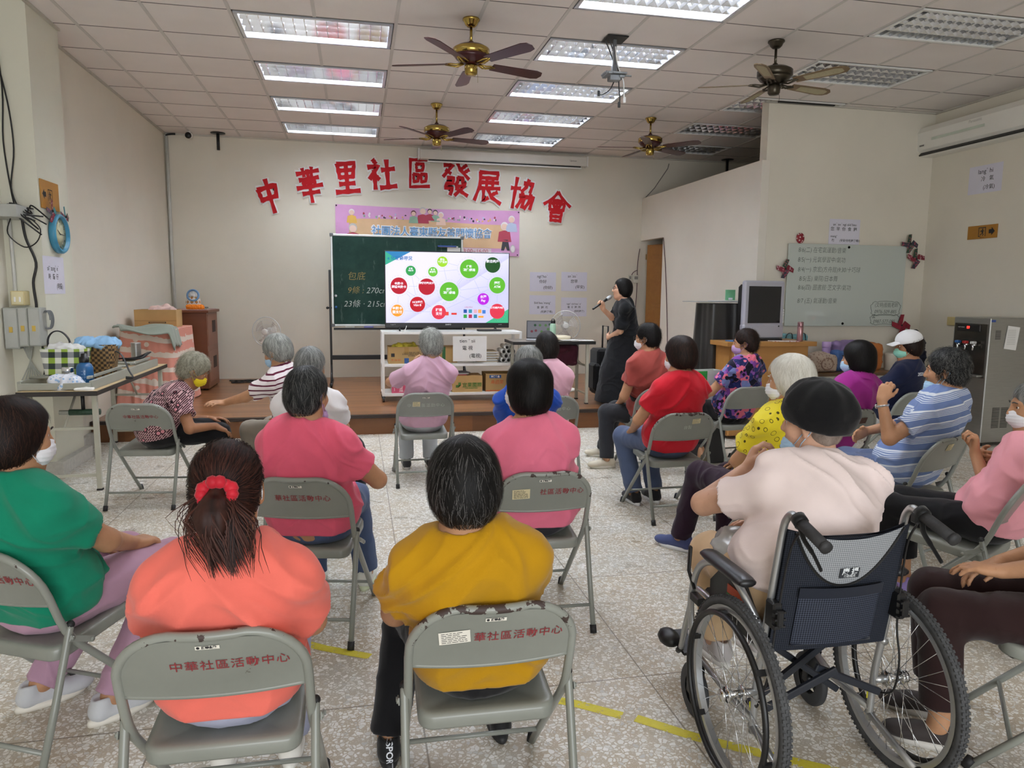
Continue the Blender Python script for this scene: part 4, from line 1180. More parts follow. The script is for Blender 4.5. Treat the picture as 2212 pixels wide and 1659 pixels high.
def paisley():
    g = PM('black_white_pink_print'); co = g.coord('Object'); n = g.n('TexWave', wave_type='RINGS'); n.inputs['Scale'].default_value = 14; n.inputs['Distortion'].default_value = 9; g.l(co, n.inputs['Vector'])
    g.base(g.ramp(n.outputs['Fac'], [(0, '#15121c'), (.42, '#15121c'), (.45, '#e7c3d2'), (.75, '#eadde6'), (.8, '#2a2238')], 'CONSTANT')); return g.m
M_blackt = C_('black_trousers', '#18181b')

P_A = person('person in a coral tee seated at front left, brown ponytail tied with a red scrunchie', pelvis_of('A'), -.02, (-.321, 1.874, 1.196), C_('coral', '#ee7466'), C_('lavender_trousers', '#a3a6bd'), 'brown', 'pony', girth=1.0, chair='A',
    L=dict(w=(-.15, .22, .60), pole=(-.62, -.3, -.9)), Rr=dict(w=(.15, .22, .60), pole=(.62, -.3, -.9)), vox=.006, nstr=3200, strand_w=.0012, neck_open=.018, mask=M_mask_w, seed=2, pitch=.12, sleeve=.72, hair_len=.10, neck=.01)
T_ = P_A['t']; mb = MB(); Th = P_A['Th']
for i in range(14):
    a = 2*PI*i/14; mb.sphere(Th((.034*math.cos(a), -.128+.006*math.sin(3*a), .012+.030*math.sin(a))), .0155+.003*math.sin(5*a), 8, sc=(1, .8, 1))
mb.build('scrunchie', C_('red_satin', '#b3202f', .45, var=.5, weave=60), T_)
P_B = person('person in a mustard yellow tee seated in the front middle, black hair', pelvis_of('B'), -.02, (.272, 1.891, 1.173), C_('mustard', '#b5860f'), M_blackt, 'blackgrey', 'bobshort', girth=1.06, chair='B',
    L=dict(w=(-.18, .22, .60), pole=(-.75, -.5, -.9)), Rr=dict(w=(.20, .27, .62), pole=(.9, -.2, -.6)), vox=.006, nstr=3600, strand_w=.0010, shoes=('#202022', '#2a2a2c'), neck=-.005, vol=.006, seed=3, ankles=[(-.27, .28, .085), (.12, .36, .085)], knees=[(-.20, .38, .49), (.11, .40, .485)])
P_C = person('person in a bright pink top seated mid centre, black bob and white face mask', pelvis_of('C'), 0.0, (.761, 3.211, 1.253), C_('pink', '#e2748f'), C_('dark_trousers', '#2b2a30'), 'black', 'bob', face=.62, girth=1.16, chair='C', sleeve=.95,
    mask=M_mask_w, neck_open=.03, L=dict(w=(-.12, .24, .60)), Rr=dict(w=(.12, .24, .60)), nstr=2600, strand_w=.0010, vol=.008, seed=4, pitch=-.05, neck=.02)
P_D = person('person in a hot pink tee and jeans seated mid left, short dark grey hair', pelvis_of('D'), -.20, (-.21, 3.30, 1.230), C_('hotpink', '#e2607a'), C_('jeans', '#4c5c7c', weave=200), 'darkgrey', 'short', girth=1.10, chair='D', face=-.35,
    Rr=dict(ww=(.015, 3.56, .66), d=(.05, 1, -.15), pole=(1, -.5, -.5)), shoes=('#e4e6df', '#dfe8c8'), nstr=2600, strand_w=.0011, seed=5, mask=M_mask_p, mask_low=True, ankles=[(-.105, .37, .085), (.16, .40, .085)])
P_E = person('person in a lilac tee seated before the stage with one hand raised', pelvis_of('E'), 0.02, (.578, 5.855, 1.263), C_('lilac', '#cda5b9'), C_('grey_trousers', '#b3b7ba'), 'silver', 'curly', girth=1.02, chair='E',
    L=dict(ww=(.455, 6.02, .93), d=(.2, .2, 1), n=(.9, .1, 0), pole=(-1, -.2, -.6), curl=1.0), nstr=1600, strand_w=.0016, seed=6, sleeve=.75, vol=.006, shoes=('#3a3a3c', '#d9d7d0'))
P_S = person('person in a white knit tee behind the hot pink tee, wavy grey hair', pelvis_of('S'), -.1, (-.275, 4.53, 1.224), C_('white_knit', '#dfdcdc'), M_blackt, 'grey', 'short', face=-.2, girth=1.05, nstr=1600, strand_w=.0016, seed=7, chair='S', vox=.009,
    knees=[(-.10, .40, .485), (.24, .38, .485)], ankles=[(-.1, .37, .085), (.26, .42, .085)], shoes=('#dfe0e2', '#ececec'), Rr=dict(w=(.2, .25, .6)))
P_T = person('person in a white tee with maroon stripes leaning left, reaching out one arm', (-.45, 5.62), .85, (-.627, 5.62, 1.224), M_stripe, C_('beige_trousers', '#8d8478'), 'silver', 'short', face=.25, pitch=.35, girth=1.0, nstr=1600, strand_w=.0016, seed=8, mask=M_mask_b, vox=.008,
    L=dict(ww=(-1.02, 5.74, .70), d=(-1, .05, .15), n=(0, .2, -1), pole=(-.3, -.3, -1), curl=.3), sleeve=.62, vol=.006, slouch=.05, lower=True)
P_R = person('person in a royal blue tee behind the bright pink top, grey hair', pelvis_of('R'), 0, (1.091, 4.61, 1.213), C_('royal_blue', '#1c48a5'), C_('navy_trousers', '#25283a'), 'grey', 'short', girth=1.08, nstr=1600, strand_w=.0016, seed=9, chair='R', vox=.009, vol=.004, sh_w=1.06)
P_P = person('person in a pale pink polo shirt near the stage, thinning dark hair', pelvis_of('P'), 0, (1.456, 5.527, 1.257), C_('palepink', '#e2b2c2'), C_('grey_slacks', '#6d6e74'), 'thin', 'bobshort', girth=1.0, nstr=900, strand_w=.0015, seed=10, chair='P', vox=.009, collar=('polo', C_('palepink', '#e2b2c2')))
P_H = person('person in a rust red tee and charcoal trousers wearing glasses and mask', pelvis_of('H'), .25, (2.426, 5.86, 1.309), C_('rust', '#a04a43'), C_('charcoal_trousers', '#2c2d31'), 'black', 'curly', face=.62, girth=1.1, nstr=1500, strand_w=.0014, seed=11, vox=.008, mask=M_mask_w, glasses=M_lens,
    knees=[(-.30, .24, .49), (-.12, .36, .49)], ankles=[(-.34, .16, .085), (-.12, .55, .085)], feet=[(-1, .25), (-.8, .6)], shoes=('#cfc6b2', '#d8d2c4'), L=dict(w=(-.22, .14, .60), pole=(-.6, -.6, -.5)), Rr=dict(w=(-.02, .25, .60)), chair=None, slouch=.03)
mb = MB(); f0 = P_H['fr'](.30); c0 = P_H['B'](.30)
mb.tube([c0+f0[:, 0]*.192*math.cos(a)+f0[:, 1]*(.155*math.sin(a)+.01) for a in [2*PI*i/28 for i in range(28)]], .034, 8, closed=True, flat=(.18, 1.3)); mb.build('waist_pouch', C_('black_nylon', '#1a1a1c', .6), P_H['t'])
P_G = person('person in a red tee and blue trousers on the right, dark brown bob', pelvis_of('G'), .05, (2.154, 4.624, 1.267), C_('red', '#c5202f'), C_('denim_blue', '#4f5b76', weave=200), 'brownblack', 'bobshort', face=.5, girth=1.02, nstr=2000, strand_w=.0012, seed=12, mask=M_mask_w, chair='G', vol=.008, shoes=('#1d1d20', '#e6e6e6'),
    L=dict(w=(-.20, .16, .58), pole=(-.7, -.6, -.4)), ankles=[(-.15, .22, .085), (.02, .24, .085)], knees=[(-.19, .36, .485), (.02, .40, .485)])
P_I = person('person in a purple floral print tee with lilac mask', pelvis_of('I'), .30, (3.338, 5.833, 1.262), floral(), M_blackt, 'brownblack', 'curly', face=.7, girth=1.02, nstr=1600, strand_w=.0014, seed=13, mask=M_mask_p, vox=.008, shoes=('#5c5540', '#2f2f2f'),
    L=dict(w=(-.20, .20, .60), pole=(-.8, -.5, -.4)), ankles=[(-.2, .14, .085), (0, .2, .085)], cut_pants=.20, chair='I', collar=('band', C_('purple_band', '#5b2f86')))
P_J = person('person with white hair in a yellow tee printed with ovals, dark purple trousers', pelvis_of('J'), .20, (2.137, 3.30, 1.255), ovals(), C_('aubergine_trousers', '#2a1828'), 'white', 'bobshort', face=.62, girth=1.0, nstr=3000, strand_w=.0012, seed=14, mask=M_mask_w, vox=.007, shoes=('#48517c', '#e9e9ec', M_black), chair='J', vol=.008, Rr=dict(w=(.05, .20, .62)),
    knees=[(-.06, .46, .50), (.12, .42, .49)], ankles=[(-.09, .58, .085), (.12, .42, .085)], feet=[(-.45, 1), (-.2, 1)], L=dict(w=(-.03, .19, .64), pole=(-.9, -.4, -.5)), collar=('band', C_('violet_band', '#5a2f92')))
P_K = person('person in a magenta polo shirt on the right, smooth black bob and blue mask', pelvis_of('K'), .15, (3.508, 4.57, 1.236), C_('magenta', '#9b2b86'), C_('dark_slacks', '#2a2730'), 'black', 'bob', face=.62, girth=1.0, nstr=2000, strand_w=.0010, seed=15, mask=M_mask_b, chair='K', collar=('polo', C_('magenta', '#9b2b86')), vol=.006)
P_Q = person('person in a navy tee wearing a white baseball cap and green mask', pelvis_of('Q'), .45, (4.577, 5.33, 1.266), C_('navy', '#171d38'), C_('white_trousers', '#d6d5d2'), 'brownblack', 'bobshort', face=.75, girth=1.0, nstr=900, strand_w=.0014, seed=16, mask=M_mask_g, skin='brown', vox=.008, chair=None, L=dict(w=(-.20, .22, .60), pole=(-.7, -.6, -.5)))
P_L = person('person in a blue and white striped top propping head on one hand, grey black hair', pelvis_of('L', .33), .42, (3.349, 3.598, 1.259), blue_stripes(), C_('blue_grey_trousers', '#5b6786'), 'darkgrey', 'curly', face=.35, roll=-.05, girth=1.1, nstr=3000, strand_w=.0013, seed=17, mask=M_mask_b, mask_low=True, skin='tan', vox=.0055, vol=.004, chair='L', sleeve=.66, sh_w=1.03,
    L=dict(ww=(2.955, 3.60, .965), d=(.35, -.12, 1), n=(.85, .2, -.2), pole=(-.5, .2, -1), curl=.95, thumb=.6, flip=1), Rr=dict(w=(-.02, .24, .70), d=(-1, .25, -.25), n=(0, -1, -.1), curl=.35, pole=(1, -.2, -.6)))
ww = P_L['arms'][0]; mb = MB(); E_, W_ = ww[2], ww[3]; u_ = unit(W_-E_); fz = frame_z(u_); c_ = W_-u_*.035
mb.tube([c_+fz[:, 0]*.031*math.cos(a)+fz[:, 1]*.031*math.sin(a) for a in [2*PI*i/22 for i in range(22)]], .006, 8, closed=True, flat=(.5, 1.2))
mb.cyl(c_-fz[:, 0]*.033, c_-fz[:, 0]*.041, .014, 14); mb.build('wristwatch', mat('watch_steel', '#c6c8ca', .25, .9, var=.03), P_L['t'])
P_M = person('person in a light pink tee at right edge clasping one wrist', (2.92, 2.80), .62, (3.06, 2.75, 1.183), C_('lightpink', '#eba2ad'), M_blackt, 'grey', 'short', face=.45, girth=.93, nstr=1800, strand_w=.0013, seed=18, mask=M_mask_w, vox=.0055, chair=None, skin='tan', cut_pants=.2, shoes=('#a692cf', '#e4e0ea'),
    L=dict(ww=(2.955, 2.93, .80), d=(.05, .05, 1), n=(-.35, .9, 0), pole=(-.2, .0, -1), curl=1.35, thumb=.9), Rr=dict(ww=(3.05, 2.985, .77), d=(-1, -.15, .12), n=(-.1, -1, 0.05), curl=1.0, pole=(1, -.2, -.7)), knees=[(-.06, .40, .49), (.12, .40, .49)], ankles=[(-.06, .40, .085), (.12, .36, .085)])
P_N = person('person in brown trousers and patterned blouse at the lower right corner, only legs in view', pelvis_of('N', .30), .95, (2.52, 1.78, 1.20), paisley(), C_('brown_trousers', '#2b1a1a'), 'grey', 'short', face=0, girth=1.0, nstr=200, seed=19, vox=.007, shoes=('#3b3534', '#c9c5bf', C_('wine_laces', '#7a1a2b')), cut_pants=.16,
    L=dict(w=(-.03, .28, .61), d=(.2, 1, .0), n=(0, 0, -1)), Rr=dict(w=(.05, .26, .61)), chair=None)
P_O = person('person in an emerald green tee at the left edge, white mask', pelvis_of('O'), -.52, (-1.069, 2.585, 1.210), C_('emerald', '#118163'), C_('lilac_trousers', '#b690a6'), 'brownblack', 'bobshort', face=-.30, girth=1.06, nstr=2600, strand_w=.0011, seed=20, mask=M_mask_w, vox=.006, chair='O', vol=.004, skin='tan', shoes=('#c9cbd0', '#e7e2d8', C_('yellow_tongue', '#dcd35f')),
    Rr=dict(w=(.10, .27, .61), d=(.0, 1, -.1), pole=(1, -.5, -.3)), knees=[(-.10, .42, .50), (.14, .42, .50)], ankles=[(-.20, .10, .085), (.12, .12, .085)], feet=[(.45, 1), (.35, 1)])
P_F = person('elderly person in maroon patterned blouse bending forward, frizzy ash hair, yellow mask', (-1.44, 5.70), -1.25, (-1.124, 5.75, 1.069), oldprint(), M_blackt, 'old', 'curly', skin='brown', face=-.15, pitch=.55, girth=.98, nstr=2200, strand_w=.0014, seed=21, mask=M_mask_y, vox=.007, slouch=.10, hair_len=.06,
    Rr=dict(w=(.16, .36, .55), d=(0, .8, -.4), pole=(.6, -.3, -.6)), L=dict(w=(-.12, .36, .56)), cut_pants=.25, shoes=('#202022', '#1a1a1a'), vol=.006)
P_W = person('person in a pale pink tee and black beret sitting in the wheelchair', (1.43, 2.08), .08, (1.575, 2.27, 1.235), C_('shellpink', '#e9d8d5'), C_('khaki_trousers', '#cfb08b'), 'stubble', 'hat', skin='fair', face=.55, pitch=.05, roll=-.06, girth=1.26, sh_w=1.36, nstr=900, strand_w=.0009, hair_len=.012, seed=22, mask=M_mask_b, mask_low=True, vox=.0055, pz=.60, neck=.0, neck_open=.01, belly=.02,
    knees=[(-.075, .40, .57), (.15, .40, .57)], ankles=[(-.06, .36, .24), (.12, .38, .24)], shoes=('#c8c2c2', '#e9e6e2'), hem=[plane((0, -.15, .50), (0, .22, -1))],
    L=dict(ww=(1.45, 2.46, .90), d=(.45, .1, 1), n=(.8, -.4, -.1), pole=(-1, -.1, -.55), curl=.9), Rr=dict(w=(.12, .3, .68)), arm_s=1.06)
def dress(hips, kn, an, torso, B, fr):
    P = torso(.012)+[cone((0, -.01, 1.05), (0, .02, .60), .195, .265, .08), cone((0, .02, .60), (.0, .03, .30), .265, .315, .05)]
    return P, [plane((0, 0, .262), (0, 0, -1)), plane((0, 0, 1.06), (0, 0, 1))]
P_Z = person('presenter in a long black dress standing on the stage edge, holding a microphone', (3.16, 8.26), 1.25, (3.09, 8.22, 1.737), C_('black_linen', '#17181c'), C_('black_linen', '#17181c'), 'black', 'bobshort', skin='light', face=.12, pitch=-.05, nstr=1800, strand_w=.0012, seed=23, vox=.0055, pz=1.015, glasses=M_lens, skirt=dress, sleeve=.86, collar=('band', C_('black_linen', '#17181c')), slouch=.0,
    knees=[(-.09, .02, .65), (.09, .02, .65)], ankles=[(-.09, -.02, .303), (.09, .0, .303)], shoes=('#1c1c1e', '#222222'), hem=[plane((0, 0, .98), (0, 0, -1))], vol=.004, sh_w=1.05, girth=.98,
    L=dict(w=(-.03, .20, 1.03), d=(1, .2, .1), n=(0, -1, 0), curl=.5, pole=(-.6, -.4, -.6)), Rr=dict(ww=(2.815, 8.10, 1.375), d=(-.1, .25, 1), n=(-.75, .5, .2), curl=1.15, thumb=.8, pole=(.3, -.2, -1)))

from mathutils.bvhtree import BVHTree
def decal(target, parent, s, size, origin, fwd, up, m, name='lettering', off=.0015, bold=.0006):
    """lettering wrapped onto a garment: ray-cast each glyph vertex onto the mesh along fwd"""
    me = target.data; bv = BVHTree.FromPolygons([v.co[:] for v in me.vertices], [p.vertices[:] for p in me.polygons])
    f = unit(fwd); r = unit(np.cross(f, up)); u = np.cross(r, f); tm = MB(); text_into(tm, s, size, (0, 0, 0), None, 0, bold)
    V = np.concatenate(tm.v); out = []
    for v in V:
        p = np.asarray(origin)+r*v[0]+u*v[1]; h = bv.ray_cast(Vector(p-f*.5), Vector(f), 1.2)[0]
        out.append(tuple((np.array(h) if h is not None else p)-f*off))
    mb = MB(); mb.add(out, tm.f); return mb.build(name, m, parent)
q_ = P_Q; decal(q_['shirt'], q_['shirt'], '2020 臺東', .038, q_['B'](.86)+np.array((0, -.3, .0)), (0, 1, -.15), (0, 0, 1), mat('print_white', '#dfe2ea', .7, var=0))
for ch in P_B['t'].children:
    if ch.name.startswith('shoe') and sum(v.co.x for v in ch.data.vertices)/len(ch.data.vertices) < 0:
        a_ = P_B['an'][0]; decal(ch, ch, 'SPORT', .030, a_+np.array((0, -.2, -.015)), (0, 1, -.15), (1, 0, 0.0), mat('print_white', '#dfe2ea', .7, var=0))
# ================================================================== wheelchair
M_silver = mat('silver_paint', '#b4b6b8', .32, .75, var=.03); M_chrome = mat('chrome', '#d5d7da', .12, 1.0, var=0)
M_tyre = NT('tyre_rubber', .75).m
g = NT('tyre_tread', .75); co = g.coord('Object'); g.base(g.ramp(g.noise(co, 30, 3), [(.3, '#3a3b3d'), (.7, '#4a4b4d')])); M_tyre = g.m
def mesh_fabric(name, c0, c1, scale=170):
    g = NT(name, .75, spec=.2); s = g.sep(g.coord('Object', rot=(0, .785, 0))); k = scale*4.0
    f = g.math('MULTIPLY', g.math('SINE', g.math('MULTIPLY', s[0], k)), g.math('SINE', g.math('MULTIPLY', s[2], k))); f = g.math('ADD', g.math('MULTIPLY', f, .5), .5)
    g.base(g.ramp(f, [(.35, c1), (.65, c0)])); g.bump(f, .3, .002); return g.m
M_navymesh = mesh_fabric('navy_mesh', '#15181f', '#30343f'); M_greymesh = mesh_fabric('grey_mesh', '#6f7276', '#a6a9ad')
M_navy = cloth('navy_binding', '#1f232e', .7); M_blackfab = cloth('black_vinyl', '#161617', .45, bump=.05)
WCX, WCY = 1.435, 1.95
WC = thing('wheelchair', 'wheelchair with navy mesh back and silver frame in the right foreground', 'wheelchair', (WCX, WCY, 0), -.02)
def wheel(sx):
    x = sx*.285; Rx = rotm(0, PI/2, 0)
    w = MB(); w.tube([(x, .288*math.cos(a), .305+.288*math.sin(a)) for a in [2*PI*i/64 for i in range(64)]], .0168, 10, closed=True)
    # tread blocks
    for i in range(110):
        a = 2*PI*i/110
        for k, xo in enumerate((-.010, 0, .010)):
            aa = a+(PI/110 if k == 1 else 0); rr = .3045 if k == 1 else .3015
            w.box((x+xo, rr*math.cos(aa), .305+rr*math.sin(aa)), (.0075, .009, .004), R=rotm(aa-PI/2, 0, 0))
    t = w.build('wheel', M_tyre, WC)
    r = MB(); prof = [(.255, -.011), (.262, -.013), (.274, -.012), (.274, .012), (.262, .013), (.255, .011), (.255, -.011)]
    r.lathe(prof, 56, R=Rx, T=(x, 0, .305), cap=False); sharp(r.build('rim', M_silver, t), 30)
    h = MB(); h.cyl((x-.035, 0, .305), (x+.035, 0, .305), .011, 14)
    for q in (-.026, .026): h.cyl((x+q-.003, 0, .305), (x+q+.003, 0, .305), .024, 18)
    h.cyl((x-.05, 0, .305), (x+.05, 0, .305), .006, 8); h.cyl((x+sx*.036, 0, .305), (x+sx*.048, 0, .305), .019, 14)
    h.build('hub', M_chrome, t)
    s = MB()
    for i in range(32):
        a = 2*PI*i/32; b = a+(1 if i % 4 < 2 else -1)*.95; q = .026 if i % 2 else -.026
        s.tube([(x+q, .022*math.cos(b), .305+.022*math.sin(b)), (x+q*.15, .257*math.cos(a), .305+.257*math.sin(a))], .0011, 5)
    s.build('spokes', M_chrome, t)
    hr = MB(); xo = x+sx*.038
    hr.tube([(xo, .252*math.cos(a), .305+.252*math.sin(a)) for a in [2*PI*i/56 for i in range(56)]], .0095, 10, closed=True)
    for i in range(6):
        a = 2*PI*i/6+.3; hr.box((x+sx*.024, .256*math.cos(a), .305+.256*math.sin(a)), (.040, .018, .010), R=rotm(a-PI/2, 0, 0))
    hr.build('hand_rim', M_black, t)
for sx in (-1, 1): wheel(sx)
def rnd(pts, n=6):
    """round a polyline with a Catmull-Rom spline"""
    P = [np.array(p, float) for p in pts]; out = []
    for i in range(len(P)-1):
        p0 = P[max(i-1, 0)]; p1 = P[i]; p2 = P[i+1]; p3 = P[min(i+2, len(P)-1)]
        for k in range(n):
            t = k/n; out.append(.5*((2*p1)+(-p0+p2)*t+(2*p0-5*p1+4*p2-p3)*t*t+(-p0+3*p1-3*p2+p3)*t**3))
    return out+[P[-1]]
for sx in (-1, 1):
    f = MB(); x = sx*.212
    f.tube(rnd([(x*.945, -.16, .915), (x*.945, -.125, .925), (x*.95, -.10, .905), (x*.96, -.085, .86), (x*.98, -.06, .70), (x, -.03, .50), (x, .0, .33), (x, .01, .16)]), .0115, 10)
    f.tube(rnd([(x, -.03, .51), (x*1.16, .02, .60), (x*1.24, .09, .655), (x*1.26, .22, .655), (x*1.24, .34, .58), (x*1.20, .40, .42), (x*1.12, .385, .235)]), .0125, 10)
    f.tube(rnd([(x, -.04, .455), (x, .20, .465), (x, .40, .47), (x, .46, .44), (x, .52, .30), (x, .56, .17)]), .0115, 10)
    f.tube([(x, .005, .20), (x, .20, .20), (x*1.08, .375, .235)], .0115, 10)
    f.tube([(x, .02, .185), (x, -.13, .145), (x, -.225, .125)], .0115, 10)
    f.tube([(x*1.1, .375, .30), (x*1.1, .375, .20)], .016, 10)
    f.cyl((x*1.0, 0, .305), (sx*.262, 0, .305), .012, 12)
    f.build('side_frame', M_silver, WC)
    MB().cyl((x, -.212, .128), (x, -.258, .118), .0165, 12).build('tip_cap', M_rub, WC)
    MB().box((x*1.0, .012, .25), (.026, .003, .03), R=rotm(0, 0, 0)).build('inspection_sticker', mat('yellow_sticker', '#d8d33a', .6), WC)
    g_ = MB(); g_.cyl((x*.945, -.155, .918), (x*.945, -.285, .884), .0172, 14); g_.cyl((x*.945, -.283, .885), (x*.945, -.292, .882), .0185, 14); g_.build('push_handle', mat('handle_grip', '#2b2b2d', .65, bump=.2, bscale=150), WC)
    b_ = MB(); b_.tube(rnd([(x*.945, -.165, .90), (x*.92, -.18, .868), (x*.90, -.22, .840), (x*.90, -.262, .806)]), [.010]*6+[.009]*6+[.007]*6+[.006], 8, flat=(1, .6))
    b_.cyl((x*.945, -.150, .925), (x*.945, -.172, .914), .022, 14); b_.box((x*.90, -.155, .905), (.03, .024, .03), bev=.004); b_.build('brake_lever', M_blackfab, WC)
    MB().tube(rnd([(x*.9, -.16, .89), (x*.93, -.115, .80), (x*.99, -.085, .55), (x*1.06, -.09, .42), (x*1.12, -.06, .30), (x*1.05, -.02, .27)]), .0035, 6).build('brake_cable', M_black, WC)
    cl = MB(); cl.box((x*1.0, -.075, .60), (.032, .05, .085), bev=.006); cl.box((x*1.0, -.108, .60), (.022, .02, .05), bev=.004)
    for k in range(3): cl.box((x*1.0, -.104, .575+.022*k), (.036, .02, .006))
    cl.build('folding_hinge', M_black, WC)
    pd = MB(); xx = x*1.27
    pd.grid(lambda u, v, xx=xx: (xx+.034*math.cos(2*PI*v)*(1-.1*abs(2*u-1)**6), -.015+.27*u, .676+.020*math.sin(2*PI*v)*(1-.4*abs(2*u-1)**8)), 14, 14)
    for yy in (-.015, .255): pd.sphere((xx, yy, .676), .031, 10, sc=(1, .35, .45))
    pd.build('arm_pad', mat('armrest_vinyl', '#17171a', .35, var=.05), WC)
    sg = MB(); sg.prism([(-.02, .47), (.30, .47), (.30, .56), (.22, .635), (.06, .635), (-.02, .56)], -.004, .004, R=np.array([[0, 0, 1], [1, 0, 0], [0, 1, 0]]).astype(float), T=(x*1.08, 0, 0)); gd = sg.build('side_guard', M_black, WC)
    st = MB(); st.box((x*1.08+sx*.006, .10, .575), (.003, .14, .045)); st.build('service_sticker', mat('orange_sticker', '#c8542f', .5), gd)
    st = MB(); st.box((x*1.08+sx*.0075, .10, .560), (.003, .14, .016)); st.build('sticker_band', mat('green_band', '#3e7a3d', .5), gd)
    # caster
    c = MB(); cx, cy = x*1.12, .375
    c.lathe([(.055, -.013), (.092, -.014), (.099, -.008), (.1, 0), (.099, .008), (.092, .014), (.055, .013)], 32, R=rotm(0, PI/2, 0), T=(cx, cy, .1), cap=False); cst = c.build('caster', mat('caster_rubber', '#3c3d40', .7), WC)
    h = MB(); h.cyl((cx-.02, cy, .1), (cx+.02, cy, .1), .016, 14)
    for i in range(5):
        a = 2*PI*i/5; h.tube([(cx, cy, .1), (cx, cy+.058*math.cos(a), .1+.058*math.sin(a))], .008, 6)
    h.lathe([(.052, -.01), (.06, -.01), (.06, .01), (.052, .01)], 28, R=rotm(0, PI/2, 0), T=(cx, cy, .1), cap=False)
    for q in (-.026, .026): h.box((cx+q, cy-.005, .155), (.006, .03, .12), bev=.002)
    h.box((cx, cy-.005, .213), (.058, .035, .01), bev=.002); h.build('caster_fork', M_black, cst)
    # footrest and parking brake
    fp = MB(); fp.box((x*.62, .63, .155), (.15, .17, .012), R=rotm(.12, 0, 0), bev=.004); fp.tube([(x, .56, .17), (x, .585, .145)], .012, 8)
    fp.sphere((x*1.04, .66, .165), .048, 12, sc=(.9, 1.3, .7)); fp.build('footrest', M_black, WC)
    pb = MB(); pb.tube([(x*1.24, .36, .50), (x*1.30, .385, .56), (x*1.34, .36, .66)], .010, 8, flat=(1, .6)); pb.box((x*1.22, .34, .47), (.03, .07, .03), bev=.004); pb.build('parking_brake', M_black, WC)
cb = MB()
for sx in (-1, 1): cb.box((0, .12+.018*sx, .325), (.44, .022, .022), R=rotm(0, sx*.62, 0), bev=.003); cb.cyl((0, .095, .325), (0, .16, .325), .009, 10)
for sx in (-1, 1): cb.box((sx*.09, -.045+.012*sx, .335), (.26, .016, .024), R=rotm(0, sx*.42, 0), bev=.003)
cb.build('cross_brace', mat('navy_tube', '#22262f', .4, var=.04), WC)
by = lambda z: -.028-(z-.46)*.175
bp = MB(); NXX, NZ = 22, 16
bp.grid(lambda u, v: ((u-.5)*.408, by(.46+.415*v)-.012-.018*math.sin(PI*u)*(.5+.5*v), .46+.415*v-(.030*(1-abs(2*u-1)**2) if v > .95 else 0)), NXX, NZ)
bp.grid(lambda u, v: ((.5-u)*.408, by(.46+.415*v)+.004-.018*math.sin(PI*u)*(.5+.5*v), .46+.415*v-(.030*(1-abs(2*u-1)**2) if v > .95 else 0)), NXX, NZ)
BKO = bp.build('backrest', M_navymesh, WC)
def bpt(x, z, off): u = x/.408+.5; v = (z-.46)/.415; return (x, by(z)-.012-.018*math.sin(PI*u)*(.5+.5*v)-off, z)
def cres(u, v):
    x = (u-.5)*.36; zt = .868-.030*(1-abs(2*u-1)**2); zb = zt-.150*(1-abs(2*u-1)**2.2)-.002; return bpt(x, zt+(zb-zt)*(1-v), .004)
ug = MB(); ug.grid(cres, 24, 8); ug.build('upper_panel', M_greymesh, BKO)
MB().tube([cres(i/30, 0) for i in range(31)], .0042, 6).build('piping', M_blackfab, BKO)
pk = MB(); pk.grid(lambda u, v: bpt((u-.5)*.275, .485+.165*v, .006+.012*math.sin(PI*u)), 14, 6); pk.build('pocket', mesh_fabric('navy_pocket', '#191d27', '#444957', 150), BKO)
pk = MB(); pk.grid(lambda u, v: bpt((u-.5)*.285, .650+.035*v, .012+.012*math.sin(PI*u)), 14, 3); pk.tube([bpt((i/14-.5)*.275, .485, .008) for i in range(15)], .004, 6); pk.build('pocket_flap', M_navy, BKO)
lb = MB(); lb.grid(lambda u, v: bpt(.012+(u-.5)*.066, .712+.032*v, .0085), 4, 2); L_ = lb.build('brand_label', mat('label_dark', '#2b2f36', .5), BKO)
tm = MB(); text_into(tm, '康 揚', .024, (.012, .733, 0), None, 0, .0006, 'CENTER'); text_into(tm, '行動輔具', .010, (.012, .718, 0), None, 0, 0, 'CENTER')
MB().add([bpt(v[0], v[1], .0105) for v in np.concatenate(tm.v)], tm.f).build('label_lettering', mat('label_white', '#dfe3e6', .6, var=0), L_)
se = MB(); se.box((0, .19, .475), (.42, .42, .03), bev=.012); se.build('seat', M_blackfab, WC)
# ------------------------------------------------------------------ beret, cap, tissue, microphone
Th, R_ = P_W['Th'], P_W['R']; hs = P_W['hs']; Hc = P_W['Hc']
Rb = R_@rotm(.28, -.06, 0)
BP_ = [ell(Th((0, -.032, .062)), (.118, .130, .104), Rb, .03), ell(Th((0, -.022, .030)), (.092, .112, .06), Rb, .03)]
V, Q = sdf_mesh(BP_, .006, [plane(Th((0, 0, .012)), Rb@np.array((0, .0, -1)))]); V = wrinkle(V, Q, .010, 4, (9, 9, 12)); 
N_ = vnormals(V, Q); pl = (V-Th((0, -.03, .078)))@Rb; an_ = np.arctan2(pl[:, 0], pl[:, 1]); V = V+N_*(.003*np.cos(8*an_)*np.clip(np.linalg.norm(pl[:, :2], axis=1)/.1, 0, 1)*(pl[:, 2] > -.01))[:, None]
quad_obj('beret', V, Q, [C_('black_felt', '#131315', .9, weave=300)], P_W['t'])
Th, R_ = P_Q['Th'], P_Q['R']
V, Q = sdf_mesh([ell(Th((0, -.012, .055)), (.094, .110, .092), R_, .02)], .006, [plane(Th((0, 0, .035)), R_@np.array((0, -.12, -1)))])
cap = quad_obj('baseball_cap', V, Q, [C_('white_cotton', '#e9e9ea')], P_Q['t'])
mb = MB(); mb.grid(lambda u, v: Th(((u-.5)*.165*(1-.25*v*v), .085+.085*v*math.sqrt(max(0, 1-(2*u-1)**2*.55)), .040+.012*(1-(2*u-1)**2)-.018*v)), 14, 6)
